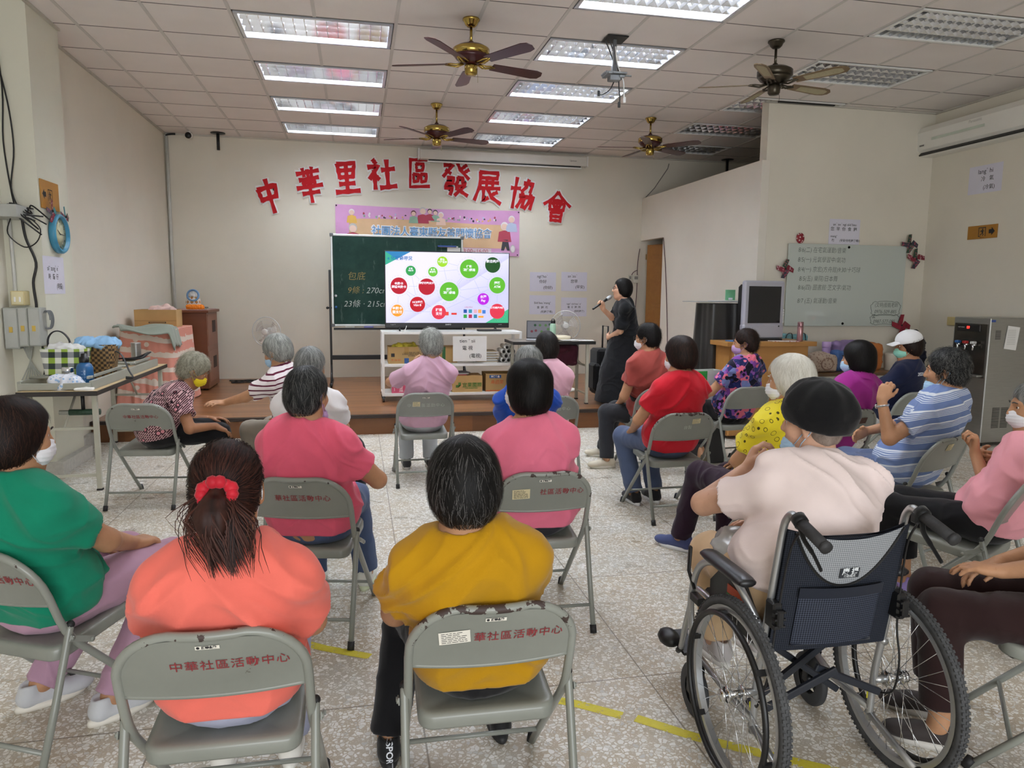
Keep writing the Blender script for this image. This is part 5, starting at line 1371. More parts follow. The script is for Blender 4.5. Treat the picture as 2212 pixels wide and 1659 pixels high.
mb.grid(lambda u, v: Th(((.5-u)*.165*(1-.25*v*v), .085+.085*v*math.sqrt(max(0, 1-(2*u-1)**2*.55)), .036+.012*(1-(2*u-1)**2)-.018*v)), 14, 6)
mb.build('cap_brim', C_('white_cotton', '#e9e9ea'), cap)
# tissue held to the face
ww = P_W['arms'][0]; W_ = ww[3]; rg = np.random.default_rng(3)
def tis(u, v):
    a = vnoise(np.array([[u*4, v*4, .5]]))[0]-.5; b = vnoise(np.array([[u*4, v*4, 7.5]]))[0]-.5
    return W_+np.array([-.055+.13*u+.03*b, .02+.05*math.sin(3*u)+.05*a, .12-.24*v+.04*a*u])
tm = MB(); tm.grid(tis, 16, 16); o = tm.build('tissue', mat('tissue_paper', '#ece8ea', .9, var=.02)); tag(o, 'crumpled white tissue held to the face of the wheelchair user', 'tissue')
sm_ = o.modifiers.new('s', 'SOLIDIFY'); sm_.thickness = .0012
# clear plastic bag on the lap of the wheelchair user
V, Q = sdf_mesh([ell((WCX-.10, WCY+.33, .665), (.09, .10, .055), None, .03), ell((WCX-.04, WCY+.28, .675), (.07, .06, .05), None, .03)], .008); V = wrinkle(V, Q, .03, 9, (14, 14, 14))
o = quad_obj('plastic_bag', V, Q, [mat('clear_plastic', '#dfe6ea', .2, var=.1, vscale=20, trans=.5)], None); tag(o, 'crumpled clear plastic bag on the lap of the wheelchair user', 'bag')
# microphone
ww = P_Z['arms'][1]; c_, s_ = math.cos(1.25), math.sin(1.25)
wl = ww[3]; W_ = np.array([3.16+c_*wl[0]-s_*wl[1], 8.26+s_*wl[0]+c_*wl[1], wl[2]])
M0 = thing('microphone', 'black handheld microphone with silver head held by the presenter', 'microphone', tuple(W_+np.array([.0, .0, .085])))
dm = unit((.80, .12, .52)); mb = MB(); fz = frame_z(dm)
mb.lathe([(.011, -.16), (.0125, -.15), (.0135, 0), (.017, .055)], 16, R=fz); mb.build('handle', M_black, M0)
mb = MB(); mb.lathe([(.018, .055), (.021, .06), (.0225, .072), (.024, .095), (.021, .118), (.012, .131), (.002, .134)], 18, R=fz); mb.build('grille', mat('mic_grille', '#a9abad', .4, .6, bump=.5, bscale=500), M0)
# ================================================================== front of the room
M_paper = mat('paper', '#dcdae6', .7, var=.02, spec=.2); M_paperw = mat('white_paper', '#ecebe8', .75, var=.02, spec=.2)
M_letter = mat('red_lettering', '#b51d23', .7, var=.05, vscale=3, spec=.15); M_letw = mat('lettering_border', '#f0efec', .5, var=0)
M_card = mat('cardboard', '#b08f5c', .8, var=.07, vscale=5); M_card2 = mat('cardboard_pale', '#b9955f', .8, var=.07, vscale=5); M_cardin = mat('cardboard_inside', '#7d6440', .9, var=.1)
M_alu = mat('aluminium', '#b9bbba', .35, .7, var=.04); M_bmetal = mat('black_metal', '#17181a', .4, var=.05)
# brush strokes for the nine wall characters: polylines (x0,y0,x1,y1,...) in a unit square, drawn with a swelling width
STK = {
 '中': [(.5, .98, .52, .55, .55, .02), (.16, .72, .22, .40), (.16, .72, .50, .76, .82, .78, .74, .44), (.22, .42, .50, .45, .76, .47)],
 '華': [(.12, .84, .88, .88), (.34, .97, .36, .76), (.66, .98, .62, .76), (.18, .66, .84, .69), (.06, .44, .94, .47), (.30, .66, .30, .46), (.70, .68, .68, .46), (.22, .27, .80, .29), (.50, .92, .50, .50, .50, .02), (.30, .56, .72, .58)],
 '里': [(.20, .92, .26, .50), (.20, .92, .80, .95, .72, .52), (.25, .72, .74, .74), (.26, .51, .72, .53), (.50, .93, .50, .08), (.24, .30, .76, .32), (.10, .05, .92, .08)],
 '社': [(.24, .95, .32, .84), (.06, .72, .40, .76, .10, .36), (.26, .60, .26, .04), (.28, .46, .40, .34), (.52, .62, .94, .65), (.70, .92, .70, .08), (.44, .06, .98, .10)],
 '區': [(.10, .93, .92, .95), (.14, .93, .12, .05, .94, .09), (.38, .80, .40, .58), (.38, .80, .70, .82, .66, .60, .40, .59), (.26, .46, .28, .22), (.26, .46, .48, .47, .46, .24, .28, .23), (.58, .47, .60, .22), (.58, .47, .82, .49, .79, .25, .60, .23)],
 '發': [(.12, .90, .42, .92, .10, .56), (.18, .76, .34, .66), (.58, .97, .66, .80, .96, .52), (.88, .94, .72, .82), (.96, .80, .80, .70), (.24, .52, .46, .53, .42, .36, .22, .35, .16, .20, .42, .22, .34, .02), (.60, .54, .58, .40, .50, .32), (.60, .54, .76, .55, .76, .38, .86, .36), (.52, .28, .82, .30, .50, .01), (.54, .22, .92, .01)],
 '展': [(.18, .92, .84, .95, .80, .76), (.20, .76, .80, .78), (.20, .92, .20, .50, .04, .06), (.28, .62, .86, .65), (.44, .73, .44, .46), (.66, .74, .66, .47), (.22, .44, .92, .48), (.34, .44, .36, .06, .52, .16), (.84, .36, .60, .24), (.50, .42, .66, .18, .98, .02)],
 '協': [(.04, .62, .38, .66), (.20, .96, .20, .04), (.50, .84, .84, .87, .78, .60), (.66, .97, .60, .74, .46, .58), (.40, .44, .62, .46, .56, .10), (.50, .54, .48, .30, .36, .08), (.68, .44, .94, .47, .88, .10), (.82, .54, .80, .30, .66, .08)],
 '會': [(.50, .98, .32, .74, .04, .54), (.50, .98, .70, .76, .98, .56), (.34, .70, .68, .71), (.24, .60, .26, .38), (.24, .60, .78, .62, .74, .40), (.26, .39, .74, .41), (.50, .60, .50, .40), (.38, .56, .42, .47), (.62, .57, .58, .47), (.32, .30, .34, .02), (.32, .30, .70, .32, .67, .02), (.34, .17, .67, .18), (.34, .04, .67, .05)],
}
def stroke_into(mb, flat, w, y0, y1, T, wid=1.0):
    """one brush stroke as an extruded ribbon with pressed ends (XZ plane, facing -Y)"""
    P = np.array(flat, float).reshape(-1, 2); S = []
    for i in range(len(P)-1):
        for k in range(4): S.append(P[i]+(P[i+1]-P[i])*k/4)
    S.append(P[-1]); S = np.array(S); n = len(S)
    tg = np.gradient(S, axis=0); tg /= np.maximum(np.linalg.norm(tg, axis=1, keepdims=True), 1e-9); nn = np.stack([-tg[:, 1], tg[:, 0]], 1)
    u = np.linspace(0, 1, n); ww = w*(.78+.34*np.cos(2*PI*u)**2*(1-.35*u))
    S[0] -= tg[0]*w*.35; S[-1] += tg[-1]*w*.45
    a = S+nn*ww[:, None]; b = S-nn*ww[:, None]
    V = [T(p[0], p[1], y) for y in (y0, y1) for p in np.concatenate([a, b])]; m = 2*n; F = []
    for i in range(n-1):
        F += [(i, i+1, n+i+1, n+i), (m+i, m+n+i, m+n+i+1, m+i+1), (i, m+i, m+i+1, i+1), (n+i, n+i+1, m+n+i+1, m+n+i)]
    F += [(0, n, m+n, m), (n-1, m+n-1, m+2*n-1, 2*n-1)]
    mb.add(V, F)
chars = '中華里社區發展協會'
cpos = [(-1.245, 2.944, .50, .40), (-.662, 3.128, .52, .42), (-.117, 3.258, .47, .42), (.402, 3.335, .47, .44), (.973, 3.366, .46, .36), (1.534, 3.306, .50, .46), (2.056, 3.206, .50, .44), (2.612, 3.112, .51, .42), (3.182, 2.936, .48, .46)]
for i, (ch, (x, z, hgt, wd)) in enumerate(zip(chars, cpos)):
    rot = math.radians([13, 9, 4, 4, 0, -1, -4, -10, -6][i]); c_, s_ = math.cos(rot), math.sin(rot)
    def T(px_, pz_, y, x=x, z=z, wd=wd, hgt=hgt, c_=c_, s_=s_):
        a, b = (px_-.5)*wd, (pz_-.5)*hgt; return (x+a*c_-b*s_, BY-y, z+a*s_+b*c_)
    th = thing('wall_character', 'red wall character %s, %s of the nine above the banner' % (ch, ['first from the left', 'second', 'third', 'fourth', 'fifth and middle', 'sixth', 'seventh', 'eighth', 'last at the right'][i]), 'sign', (0, 0, 0), 0, 'red characters of the association name')
    nst = len(STK[ch]); w = {'華': .042, '發': .040, '會': .038, '協': .044, '展': .042, '區': .040}.get(ch, .052)*1.5
    mb = MB()
    for j, s in enumerate(STK[ch]): stroke_into(mb, s, w*1.0+.055, .001, .010+.0006*j, T)
    mb.build('border', M_letw, th); mb = MB()
    for j, s in enumerate(STK[ch]): stroke_into(mb, s, w, .0175, .019+.0008*j, T)
    mb.build('strokes', M_letter, th)

# banner
def bannerpt(u, v, off=0.0):
    x = -.296+2.866*u; z = 2.165+.696*v-.010*u-.018*math.sin(PI*u)*v-.02*(u if v < .5 else 0)*(1-v)
    w_ = .016+.010*math.sin(9*u+3*v)*math.sin(PI*v*.9+.3)+.006*math.sin(23*u-7*v); return (x, BY-w_-off, z)
BN = thing('banner', 'pink association banner with blue characters hanging above the chalkboard', 'banner', (0, 0, 0))
mb = MB(); mb.grid(lambda u, v: bannerpt(u, v), 60, 14); mb.build('cloth', cloth('banner_pink', '#d9a3d0', .6, var=.03, weave=120), BN)
def bpoly(name, pts, m, off, parent=BN):
    mb = MB(); n = len(pts); cu = sum(p[0] for p in pts)/n; cv = sum(p[1] for p in pts)/n
    V = [bannerpt(cu, cv, off)]+[bannerpt(p[0], p[1], off) for p in pts]; mb.add(V, [(0, 1+i, 1+(i+1) % n) for i in range(n)]); return mb.build(name, m, parent)
mb = MB(); mb.grid(lambda u, v: bannerpt(.07+.86*u, .16+v*(.545+.03*math.sin(5*u)), .002), 60, 8); mb.build('tan_field', cloth('banner_tan', '#d8b48e', .6, weave=120), BN)
mb = MB(); mb.grid(lambda u, v: bannerpt(.42+.42*u, .02+v*.13, .002), 14, 3); mb.build('white_strip', cloth('banner_white', '#f0dfe8', .6), BN)
def btext(s, size, u0, v0, m, off, bold=0.0, name='lettering', space=1.0):
    tm = MB(); text_into(tm, s, size, (0, 0, 0), None, 0, bold, 'CENTER', space=space, res=4)
    mb = MB(); mb.add([bannerpt(u0+v[0]/2.866, v0+v[1]/.696, off) for v in np.concatenate(tm.v)], tm.f); return mb.build(name, m, BN)
M_bw = mat('banner_text_white', '#f4f2f4', .6, var=0); M_bb = mat('banner_text_blue', '#5a9bd2', .6, var=0)
btext('社團法人臺東縣友善關懷協會', .150, .515, .46, M_bw, .004, .014, 'lettering_outline', .92); btext('社團法人臺東縣友善關懷協會', .150, .515, .46, M_bb, .006, .001, 'lettering', .92)
btext('13:00~16:00', .085, .745, .085, mat('banner_text_red', '#b8405a', .6, var=0), .005, .0, 'time_lettering', 1.05)
def blob(u0, v0, ru, rv, n=14): return [(u0+ru*math.cos(2*PI*i/n), v0+rv*math.sin(2*PI*i/n)) for i in range(n)]
K = {k: mat('banner_'+k, h, .65, var=.03) for k, h in dict(red='#a8394d', skinp='#efcfc0', grey='#c9c8c6', dark='#33323a', green='#8fb09a', brown='#5c2f2a', white='#efe9ea', yellow='#e0b256', blue='#b9c3dc').items()}
def figure(u, v, k, body, hair):
    bpoly('illustration', [(u-.030*k, v-.16*k), (u+.030*k, v-.16*k), (u+.024*k, v+.0), (u, v+.03*k), (u-.024*k, v)], K[body], .0035)
    bpoly('illustration', blob(u, v+.10*k, .017*k, .075*k), K[hair], .0040); bpoly('illustration', blob(u, v+.085*k, .014*k, .058*k), K['skinp'], .0045)
for a in ((.09, .38, 1.3, 'red', 'grey'), (.085, .76, .9, 'yellow', 'white'), (.412, .80, .85, 'green', 'brown'), (.462, .84, 1.1, 'red', 'grey'), (.500, .86, .8, 'red', 'dark'), (.53, .84, .8, 'green', 'dark'), (.56, .78, .9, 'skinp', 'white'), (.915, .52, 1.3, 'red', 'white'), (.955, .70, 1.1, 'blue', 'white')): figure(*a)
bpoly('illustration', [(.895, .12), (.905, .36), (.935, .36), (.945, .12), (.930, .12), (.922, .28), (.912, .12)], K['dark'], .0035)
bpoly('illustration', blob(.962, .16, .014, .09), K['grey'], .0035); bpoly('illustration', blob(.962, .16, .011, .07), K['white'], .004)
rr = random.Random(4); fl = {k: MB() for k in ('red', 'green', 'white', 'dark', 'yellow', 'blue')}
for u_ in [.15+.035*i for i in range(7)]+[.60+.032*i for i in range(9)]:
    for _ in range(3):
        k = rr.choice(list(fl)); u0 = u_+rr.uniform(-.012, .012); v0 = rr.uniform(.74, .84); p = blob(u0, v0, rr.uniform(.003, .006), rr.uniform(.015, .03), 7)
        fl[k].add([bannerpt(*q, .0036) for q in p], [tuple(range(7))])
for k, m_ in fl.items(): m_.build('printed_flowers', K[k], BN)
mb = MB()
for u, v in ((.006, .975), (.994, .965), (.99, .03)): mb.sphere(bannerpt(u, v, .006), .012, 8)
mb.build('pins', M_black, BN)

# roll-up projection screen above the characters
SR = thing('projector_screen', 'rolled-up white projection screen case at the top of the stage wall', 'projection screen', (2.30, BY-.022, 3.64))
mb = MB(); mb.box((0, -.075, .0), (2.66, .14, .15), bev=.012); mb.build('case', mat('screen_case', '#d8d4cb', .45, var=.03), SR)
MB().box((.02, -.10, -.083), (2.42, .06, .02)).build('slot', M_black, SR); MB().box((.02, -.11, -.106), (2.46, .035, .022), bev=.006).build('bottom_bar', M_white, SR)
for sx in (-1, 1): MB().box((sx*1.34, -.075, 0), (.02, .15, .16), bev=.004).build('end_cap', M_white, SR)
mb = MB(); text_into(mb, 'Upmost', .035, (1.10, -.147, .0), RW_BACK); mb.build('lettering', M_ink, SR)

# chalkboard on its stand
CB = thing('chalkboard', 'green chalkboard on a black wheeled stand behind the television', 'chalkboard', (.585, 10.55, STZ))
z0, z1 = 1.075-STZ, 2.33-STZ; W2 = .915
mb = MB(); mb.box((0, 0, (z0+z1)/2), (2*W2-.03, .02, z1-z0-.03))
g = NT('chalkboard_green', .75, spec=.2); co = g.coord('Object'); n1 = g.noise(co, 3, 6, .7); n2 = g.noise(g.coord('Object', scale=(9, 1, 1.5)), 1.2, 5, .7)
g.base(g.mix(g.math('MULTIPLY', g.math('GREATER_THAN', n2, .62), .18), g.ramp(n1, [(.3, '#1f3832'), (.7, '#2c4a42')]), '#8a9c92')); mb.build('board', g.m, CB)
mb = MB()
for sx in (-1, 1): mb.box((sx*W2, 0, (z0+z1)/2), (.028, .034, z1-z0), bev=.004)
for z in (z0, z1): mb.box((0, 0, z), (2*W2+.028, .034, .028), bev=.004)
mb.build('frame', M_alu, CB); mb = MB()
for sx in (-1, 1):
    for z in (z0, z1): mb.box((sx*W2, -.004, z), (.05, .04, .045), bev=.004)
mb.build('corner_caps', mat('grey_cap', '#6f7274', .5), CB)
for sx in (-1, 1):
    mb = MB(); x = sx*(W2+.035)
    mb.box((x, .01, .82), (.030, .035, 1.62), bev=.004); mb.box((x, .0, .045), (.04, .62, .035), bev=.004); mb.tube([(x, -.28, .06), (x, 0.0, .30)], .012, 8); st = mb.build('stand_post', M_bmetal, CB)
    mb = MB(); mb.cyl((x-.03, .01, 1.10), (x+.03, .01, 1.10), .012, 10); mb.sphere((x+sx*-.04*-1, .01, 1.10), .02, 10); mb.build('pivot_knob', M_bmetal, st)
    for yy in (-.28, .28): MB().cyl((x-.012, yy, .024), (x+.012, yy, .024), .024, 14).build('caster', M_rub, CB)
MB().box((0, 0, .40), (2*W2+.05, .03, .065), bev=.004).build('crossbar', M_bmetal, CB)
mb = MB(); mb.box((0, -.06, z0-.055), (2*W2-.02, .12, .012)); mb.box((0, -.115, z0-.045), (2*W2-.02, .012, .03)); mb.build('tray', M_bmetal, CB)
mb = MB(); M_chalk = mat('chalk_white', '#c9cfc8', .9, var=.2, vscale=60); M_chalko = mat('chalk_orange', '#a08a52', .9, var=.25, vscale=60)
text_into(mb, '包底', .125, (-.585, -.0125, 1.54), RW_BACK, 0, -.001, shear=.15); text_into(mb, '9條 :', .115, (-.60, -.0125, 1.345), RW_BACK, 0, -.001, shear=.2); mb.build('chalk_writing', M_chalko, CB)
mb = MB(); text_into(mb, '270cm', .115, (-.30, -.0125, 1.345), RW_BACK, 0, -.001, shear=.25); text_into(mb, '23條 · 215cm', .115, (-.45, -.0125, 1.155), RW_BACK, 0, -.001, shear=.2); mb.build('chalk_writing', M_chalk, CB)
for (x, z, c) in ((-.87, 1.27, '#c8ccd0'), (-.87, 1.11, '#2d5f9c')): o = MB().sphere((.585+x, 10.53, STZ+z), .018, 10, sc=(1, .6, 1)).build('board_magnet', mat('magnet'+c, c, .3)); tag(o, '%s round magnet at the left edge of the chalkboard' % ('silver' if c == '#c8ccd0' else 'blue'), 'magnet')
o = MB().box((1.30, 10.525, 2.20), (.28, .02, .016), bev=.003).box((1.38, 10.53, 2.10), (.19, .004, .18)).build('clipped_note', [M_paperw]); o.data.materials[0] = M_paperw
b2 = MB().box((1.28, 10.520, 2.205), (.27, .022, .02), bev=.004).build('clip_bar', mat('blue_plastic', '#2a4a9a', .4), o); tag(o, 'white note under a blue clip bar at the chalkboard corner', 'note')
for x, c, lab in ((-.10, '#d9d6cc', 'pale chalk eraser lying on the left of the chalkboard tray'), (.16, '#7f7ab8', 'purple chalk eraser on the chalkboard tray beside the television')):
    e_ = MB().box((x, 10.49, STZ+z0-.03), (.13, .05, .034), bev=.006).build('eraser', mat('felt'+c, c, .9)); tag(e_, lab, 'eraser')

# television
TV = thing('television', 'large flat television showing the payment slide on the white cart', 'television', (1.112, 9.05, 1.075))
SW, SH = 1.530, .864; zb = .10
mb = MB(); mb.box((0, 0, zb+SH/2-.025), (SW+.022, .045, SH+.075), bev=.006); mb.box((0, .035, zb+.35), (1.1, .05, .5), bev=.015); mb.build('bezel', mat('tv_bezel', '#101012', .35, var=0), TV)
def scr_mat():
    g = NT('tv_screen', .6, spec=.1); s = g.sep(g.coord('Object'))
    d = g.math('SUBTRACT', s[2], g.math('MULTIPLY', s[0], .62)); z_ = g.math('ADD', g.math('MULTIPLY', d, .9), -.15)
    col = g.ramp(z_, [(.0, '#c9c8f0'), (.24, '#dcdaf8'), (.245, '#c6c4e6'), (.33, '#d8d6f6'), (.6, '#e6e2fb')])
    g.base('#101012' and col); g.p.inputs['Base Color'].default_value = (.02, .02, .02, 1)
    for l in list(g.p.inputs['Base Color'].links): g.nt.links.remove(l)
    g.l(col, g.p.inputs['Emission Color']); g.p.inputs['Emission Strength'].default_value = SCR_E; return g.m
SCR_E = .85
def emat(name, c, e=SCR_E):
    m = mat('screen_'+name, c, .6, var=0, emit=e, spec=.1); m.node_tree.nodes['Principled BSDF'].inputs['Base Color'].default_value = (.02, .02, .02, 1); return m
MB().quad((-SW/2, -.0235, zb), (SW/2, -.0235, zb), (SW/2, -.0235, zb+SH), (-SW/2, -.0235, zb+SH)).build('screen', scr_mat(), TV)
# slide content measured on the picture: unit square (u right, v down)
def sp(u, v, off=0): return ((u-.5)*SW, -.0240-off, zb+SH*(1-v))
def spoly(name, pts, m, off): mb = MB(); mb.add([sp(u, v, off) for u, v in pts], [tuple(range(len(pts)))[::-1]]); return mb.build(name, m, TV)
spoly('slide_corner', [(0, 0), (.20, 0), (0, .19)], emat('teal', '#3aa98c'), .0002); spoly('slide_corner', [(0, 0), (.20, 0), (.09, .105)], emat('cornerblue', '#2f7fb8'), .0003); spoly('slide_corner', [(.81, 1), (1, .80), (1, 1)], emat('teal2', '#3fb07f'), .0002)
def disc(u, v, r, n=36): return [(u+r*math.cos(2*PI*i/n), v+r*SW/SH*math.sin(2*PI*i/n)) for i in range(n)]
NODES = [(.200, .265, .040, '#2f9a4e', '新型\nVISA卡'), (.377, .275, .038, '#6abf36', '新卡\n存/提款'), (.454, .130, .042, '#9bd326', '數位\n儲值支付'), (.672, .225, .076, '#5cb32c', '行動\n銀行/郵局'), (.866, .165, .063, '#134a16', '數位帳戶'), (.105, .478, .066, '#b3122a', '金融卡\n票證金融卡'), (.327, .487, .066, '#b3122a', '國際行動支付'),
 (.508, .553, .077, '#5cb32c', '網路\n銀行/郵局'), (.905, .455, .067, '#5cb32c', '網路\nATM'), (.252, .738, .061, '#bb0f22', 'HCE手機\nVISA卡'), (.090, .827, .048, '#f19a2b', '金融卡\n雲支付'), (.424, .848, .058, '#d9334a', '跨境\n支付'), (.789, .655, .048, '#b51fd8', '台灣\nPay'), (.906, .832, .062, '#d9334a', '連結帳戶付款')]
mb = MB()
for a, b in ((0, 6), (0, 9), (5, 6), (5, 9), (5, 10), (5, 11), (2, 3), (1, 3), (2, 7), (3, 7), (3, 8), (3, 12), (7, 8), (3, 11), (7, 13), (8, 11), (8, 13), (10, 11), (7, 11)):
    A_, B_ = NODES[a], NODES[b]; pa, pb = np.array(A_[:2]), np.array(B_[:2]); d = (pb-pa)*np.array([SW, SH]); L_ = np.linalg.norm(d); d /= L_; q0 = pa+d*(A_[2]*1.25*SW)/np.array([SW, SH]); q1 = pb-d*(B_[2]*1.25*SW)/np.array([SW, SH]); n_ = np.array([-d[1], d[0]])*.0012/np.array([SW, SH])
    mb.add([sp(*(q0-n_), .0004), sp(*(q1-n_), .0004), sp(*(q1+n_), .0004), sp(*(q0+n_), .0004)], [(0, 1, 2, 3)])
for u, v, r, c, s in NODES:
    for i in range(0, 44, 2):
        a0, a1 = 2*PI*i/44, 2*PI*(i+1)/44; rr_ = r*1.24
        q = lambda a, k: sp(u+(rr_+k)*math.cos(a), v+(rr_+k)*SW/SH*math.sin(a), .0004); mb.add([q(a0, -.0006), q(a1, -.0006), q(a1, .0006), q(a0, .0006)], [(0, 1, 2, 3)])
mb.build('slide_lines', emat('lines', '#8fa0d0'), TV)
for u, v, r, c, s in NODES: MB().add([sp(*p, .0006) for p in disc(u, v, r)], [tuple(range(36))[::-1]]).build('slide_circle', emat(c, c), TV)
mb = MB()
for u, v, r, c, s in NODES:
    ln = s.split('\n'); sz = min(.040, 1.75*r*SW/max(len(l) if not l.isascii() else len(l)*.6 for l in ln))*(.9 if r > .07 else 1); x, y, z = sp(u, v-.03-.02*(len(ln) == 1), .0008)
    for i, l in enumerate(ln): text_into(mb, l, sz, (x, y, z-i*sz*1.15), RW_BACK, 0, .001)
mb.build('slide_lettering', emat('text', '#f3f1ff'), TV)
mb = MB(); x, y, z = sp(.115, .095, .0008); text_into(mb, 'e 化服務現況', .052, (x, y, z), RW_BACK, 0, .001); mb.build('slide_title', emat('title', '#1d6fae'), TV)
logos = [(.640, .832, '#1f4f9c'), (.682, .832, '#2f8fa8'), (.640, .905, '#2f9a3c'), (.682, .905, '#b02a55'), (.724, .905, '#2a7f9f'), (.490, .868, '#e0463c'), (.548, .870, '#d83a30'), (.770, .912, '#f0a030'), (.724, .832, '#d9a5b5'), (.760, .832, '#e8a050'), (.795, .840, '#3f78c8')]
for u, v, c in logos:
    wv = (.014, .026) if c not in ('#d83a30', '#f0a030') else (.022, .014); spoly('slide_logo', [(u-wv[0], v-wv[1]), (u+wv[0], v-wv[1]), (u+wv[0], v+wv[1]), (u-wv[0], v+wv[1])], emat('logo'+c, c), .0006)
mb = MB(); x, y, z = sp(.668, .775, .0008); text_into(mb, '公設e付PAY', .020, (x, y, z), RW_BACK); mb.build('slide_caption', emat('capred', '#c02c2c'), TV)
mb = MB()
for sx in (-1, 1):
    for dy in (-.10, .06): mb.tube([(sx*.60, .0, .06), (sx*.60, dy, .004)], .008, 8)
mb.build('feet', M_bmetal, TV)
mb = MB(); text_into(mb, 'SAMPO', .022, (.0, -.0235, .078), RW_BACK, 0, .0006); text_into(mb, 'Google TV', .014, (-.68, -.0235, .078), RW_BACK); text_into(mb, '4K HDR', .012, (.66, -.0235, .078), RW_BACK); mb.build('maker_lettering', mat('bezel_print', '#d6d6d8', .5, var=0), TV)
# white cart
CT = thing('media_cart', 'white metal trolley holding the television, boxes and paper rolls', 'cart', (1.15, 9.08, STZ))
x0, x1, y0, y1 = -.85, .85, -.23, .22; zt, zm, zl = 1.058-STZ, .665-STZ, .305-STZ; s_ = .032
for sx in (x0, x1):
    for sy in (y0, y1): MB().box((sx, sy, (zt+zl)/2), (s_, s_, zt-zl+s_), bev=.002).build('post', M_white, CT)
mb = MB()
for z in (zt, zm, zl):
    for sy in (y0, y1): mb.box((0, sy, z), (x1-x0-s_, s_, s_), bev=.002)
    for sx in (x0, x1): mb.box((sx, 0, z), (s_, y1-y0-s_, s_), bev=.002)
mb.build('rails', M_white, CT)
for z in (zt, zm, zl): MB().box((0, 0, z+.012), (x1-x0-s_, y1-y0-s_, .006)).build('shelf', M_white, CT)
for sx in (x0, x1):
    for sy in (y0, y1):
        mb = MB(); mb.cyl((sx-.012, sy, .035), (sx+.012, sy, .035), .035, 16); mb.box((sx, sy, .062), (.04, .04, .02)); mb.build('caster', mat('caster_grey', '#3a3a3c', .5), CT)
def carton(name, label, cat, c, d, m, rz=0.0, open_top=False, group=None):
    t = thing(name, label, cat, c, rz, group); w_, dp, h = d; mb = MB(); e = .004
    if open_top:
        for sx in (-1, 1): mb.box((sx*(w_/2-e/2), 0, h/2), (e, dp, h))
        for sy in (-1, 1): mb.box((0, sy*(dp/2-e/2), h/2), (w_-2*e, e, h))
        mb.box((0, 0, e/2), (w_-2*e, dp-2*e, e))
    else: mb.box((0, 0, h/2), (w_, dp, h), bev=.003)
    mb.build('carton', m, t)
    if open_top:
        f = MB()
        for sy in (-1, 1): f.box((0, sy*(dp/2+.0), h+.03), (w_, .004, .07), R=rotm(sy*-.25, 0, 0))
    return t
def btxt(t, s, size, x, y, z, m, bold=.001, name='print', **k): mb = MB(); text_into(mb, s, size, (x, y, z), RW_BACK, 0, bold, **k); return mb.build(name, m, t)
def bquad(t, name, x, z, w_, h, y, m): return MB().box((x, y, z), (w_, .0016, h)).build(name, m, t)
M_green = mat('print_green', '#4f7a35', .8, var=.1, vscale=60); M_orange = mat('print_orange', '#c2683a', .8, var=.15, vscale=60); M_blue = mat('print_blue', '#33588f', .8, var=.1)
zs = STZ+zm+.016; zw = STZ+zl+.016; yf = 8.90
b1 = carton('cardboard_box', 'open brown box with black print on the left of the upper cart shelf', 'box', (.585, 9.06, zs), (.44, .32, .205), M_card, 0, True)
btxt(b1, '工業用 精緻 包裝 茶葉\n台灣製造 請輕放 保持乾燥\n請勿重壓', .020, .06, -.162, .115, M_ink, .0); btxt(b1, '大 26 25', .032, -.13, -.162, .045, M_orange); bquad(b1, 'tape', .0, .165, .055, .08, -.1612, mat('tan_tape', '#a5803f', .4)); bquad(b1, 'blue_label', .0, .035, .055, .065, -.1612, M_blue); bquad(b1, 'logo', -.165, .105, .042, .042, -.1612, M_ink)
mb = MB(); V, Q = sdf_mesh([ell((.62, 9.06, zs+.19), (.10, .10, .06), None, .03), ell((.50, 9.02, zs+.185), (.07, .08, .05), None, .03)], .01); V = wrinkle(V, Q, .06, 3, (16, 16, 16)); o = quad_obj('plastic_wrapper', V, Q, [mat('yellow_film', '#c9bb3a', .35, var=.4, vscale=18)], None); tag(o, 'crumpled yellow plastic wrapping in the open brown cart box', 'wrapping')
b2 = carton('cardboard_box', 'pink and white melon gift box on the left of the lower cart shelf', 'box', (.60, 9.04, zw), (.40, .30, .215), mat('melon_box_white', '#d8cfcb', .6, var=.03))
MB().prism([(-.2, 0), (.09, 0), (-.2, .21)], 0, .0015, R=RW_BACK, T=(0, -.1505, 0)).build('pink_panel', mat('melon_pink', '#bf4a66', .6, var=.05), b2); M_bxw = mat('box_print_white', '#eee3e2', .7, var=0)
for i, ch in enumerate('特選品！'): btxt(b2, ch, .046, -.155, -.1530, .185-.048*i, M_bxw if i > 0 else mat('box_print_pink', '#b8405e', .7, var=0))
for i, ch in enumerate('洋香瓜'): btxt(b2, ch, .050, -.085, -.1530, .135-.050*i, M_bxw if i > 0 else mat('box_print_pink', '#b8405e', .7, var=0))
b3 = carton('cardboard_box', 'brown carton with green print in the middle of the lower cart shelf', 'box', (1.33, 9.02, zw), (.38, .32, .205), M_card2); btxt(b3, '▞ 宜果國際', .062, .02, -.162, .085, M_green, .001); btxt(b3, 'YI GUO INTERNATIONAL', .014, .05, -.162, .048, M_green)
b4 = carton('cardboard_box', 'brown carton with orange print at the right of the lower cart shelf', 'box', (1.745, 9.03, zw), (.36, .32, .225), M_card, 0, True); btxt(b4, '島語樂', .055, -.04, -.162, .115, M_orange, .001, shear=.2); btxt(b4, '冷凍食品', .028, -.06, -.1625, .188, M_bxw); bquad(b4, 'label', -.06, .188, .15, .04, -.1612, M_blue); bquad(b4, 'stripe', 0, .012, .36, .014, -.1612, M_orange)
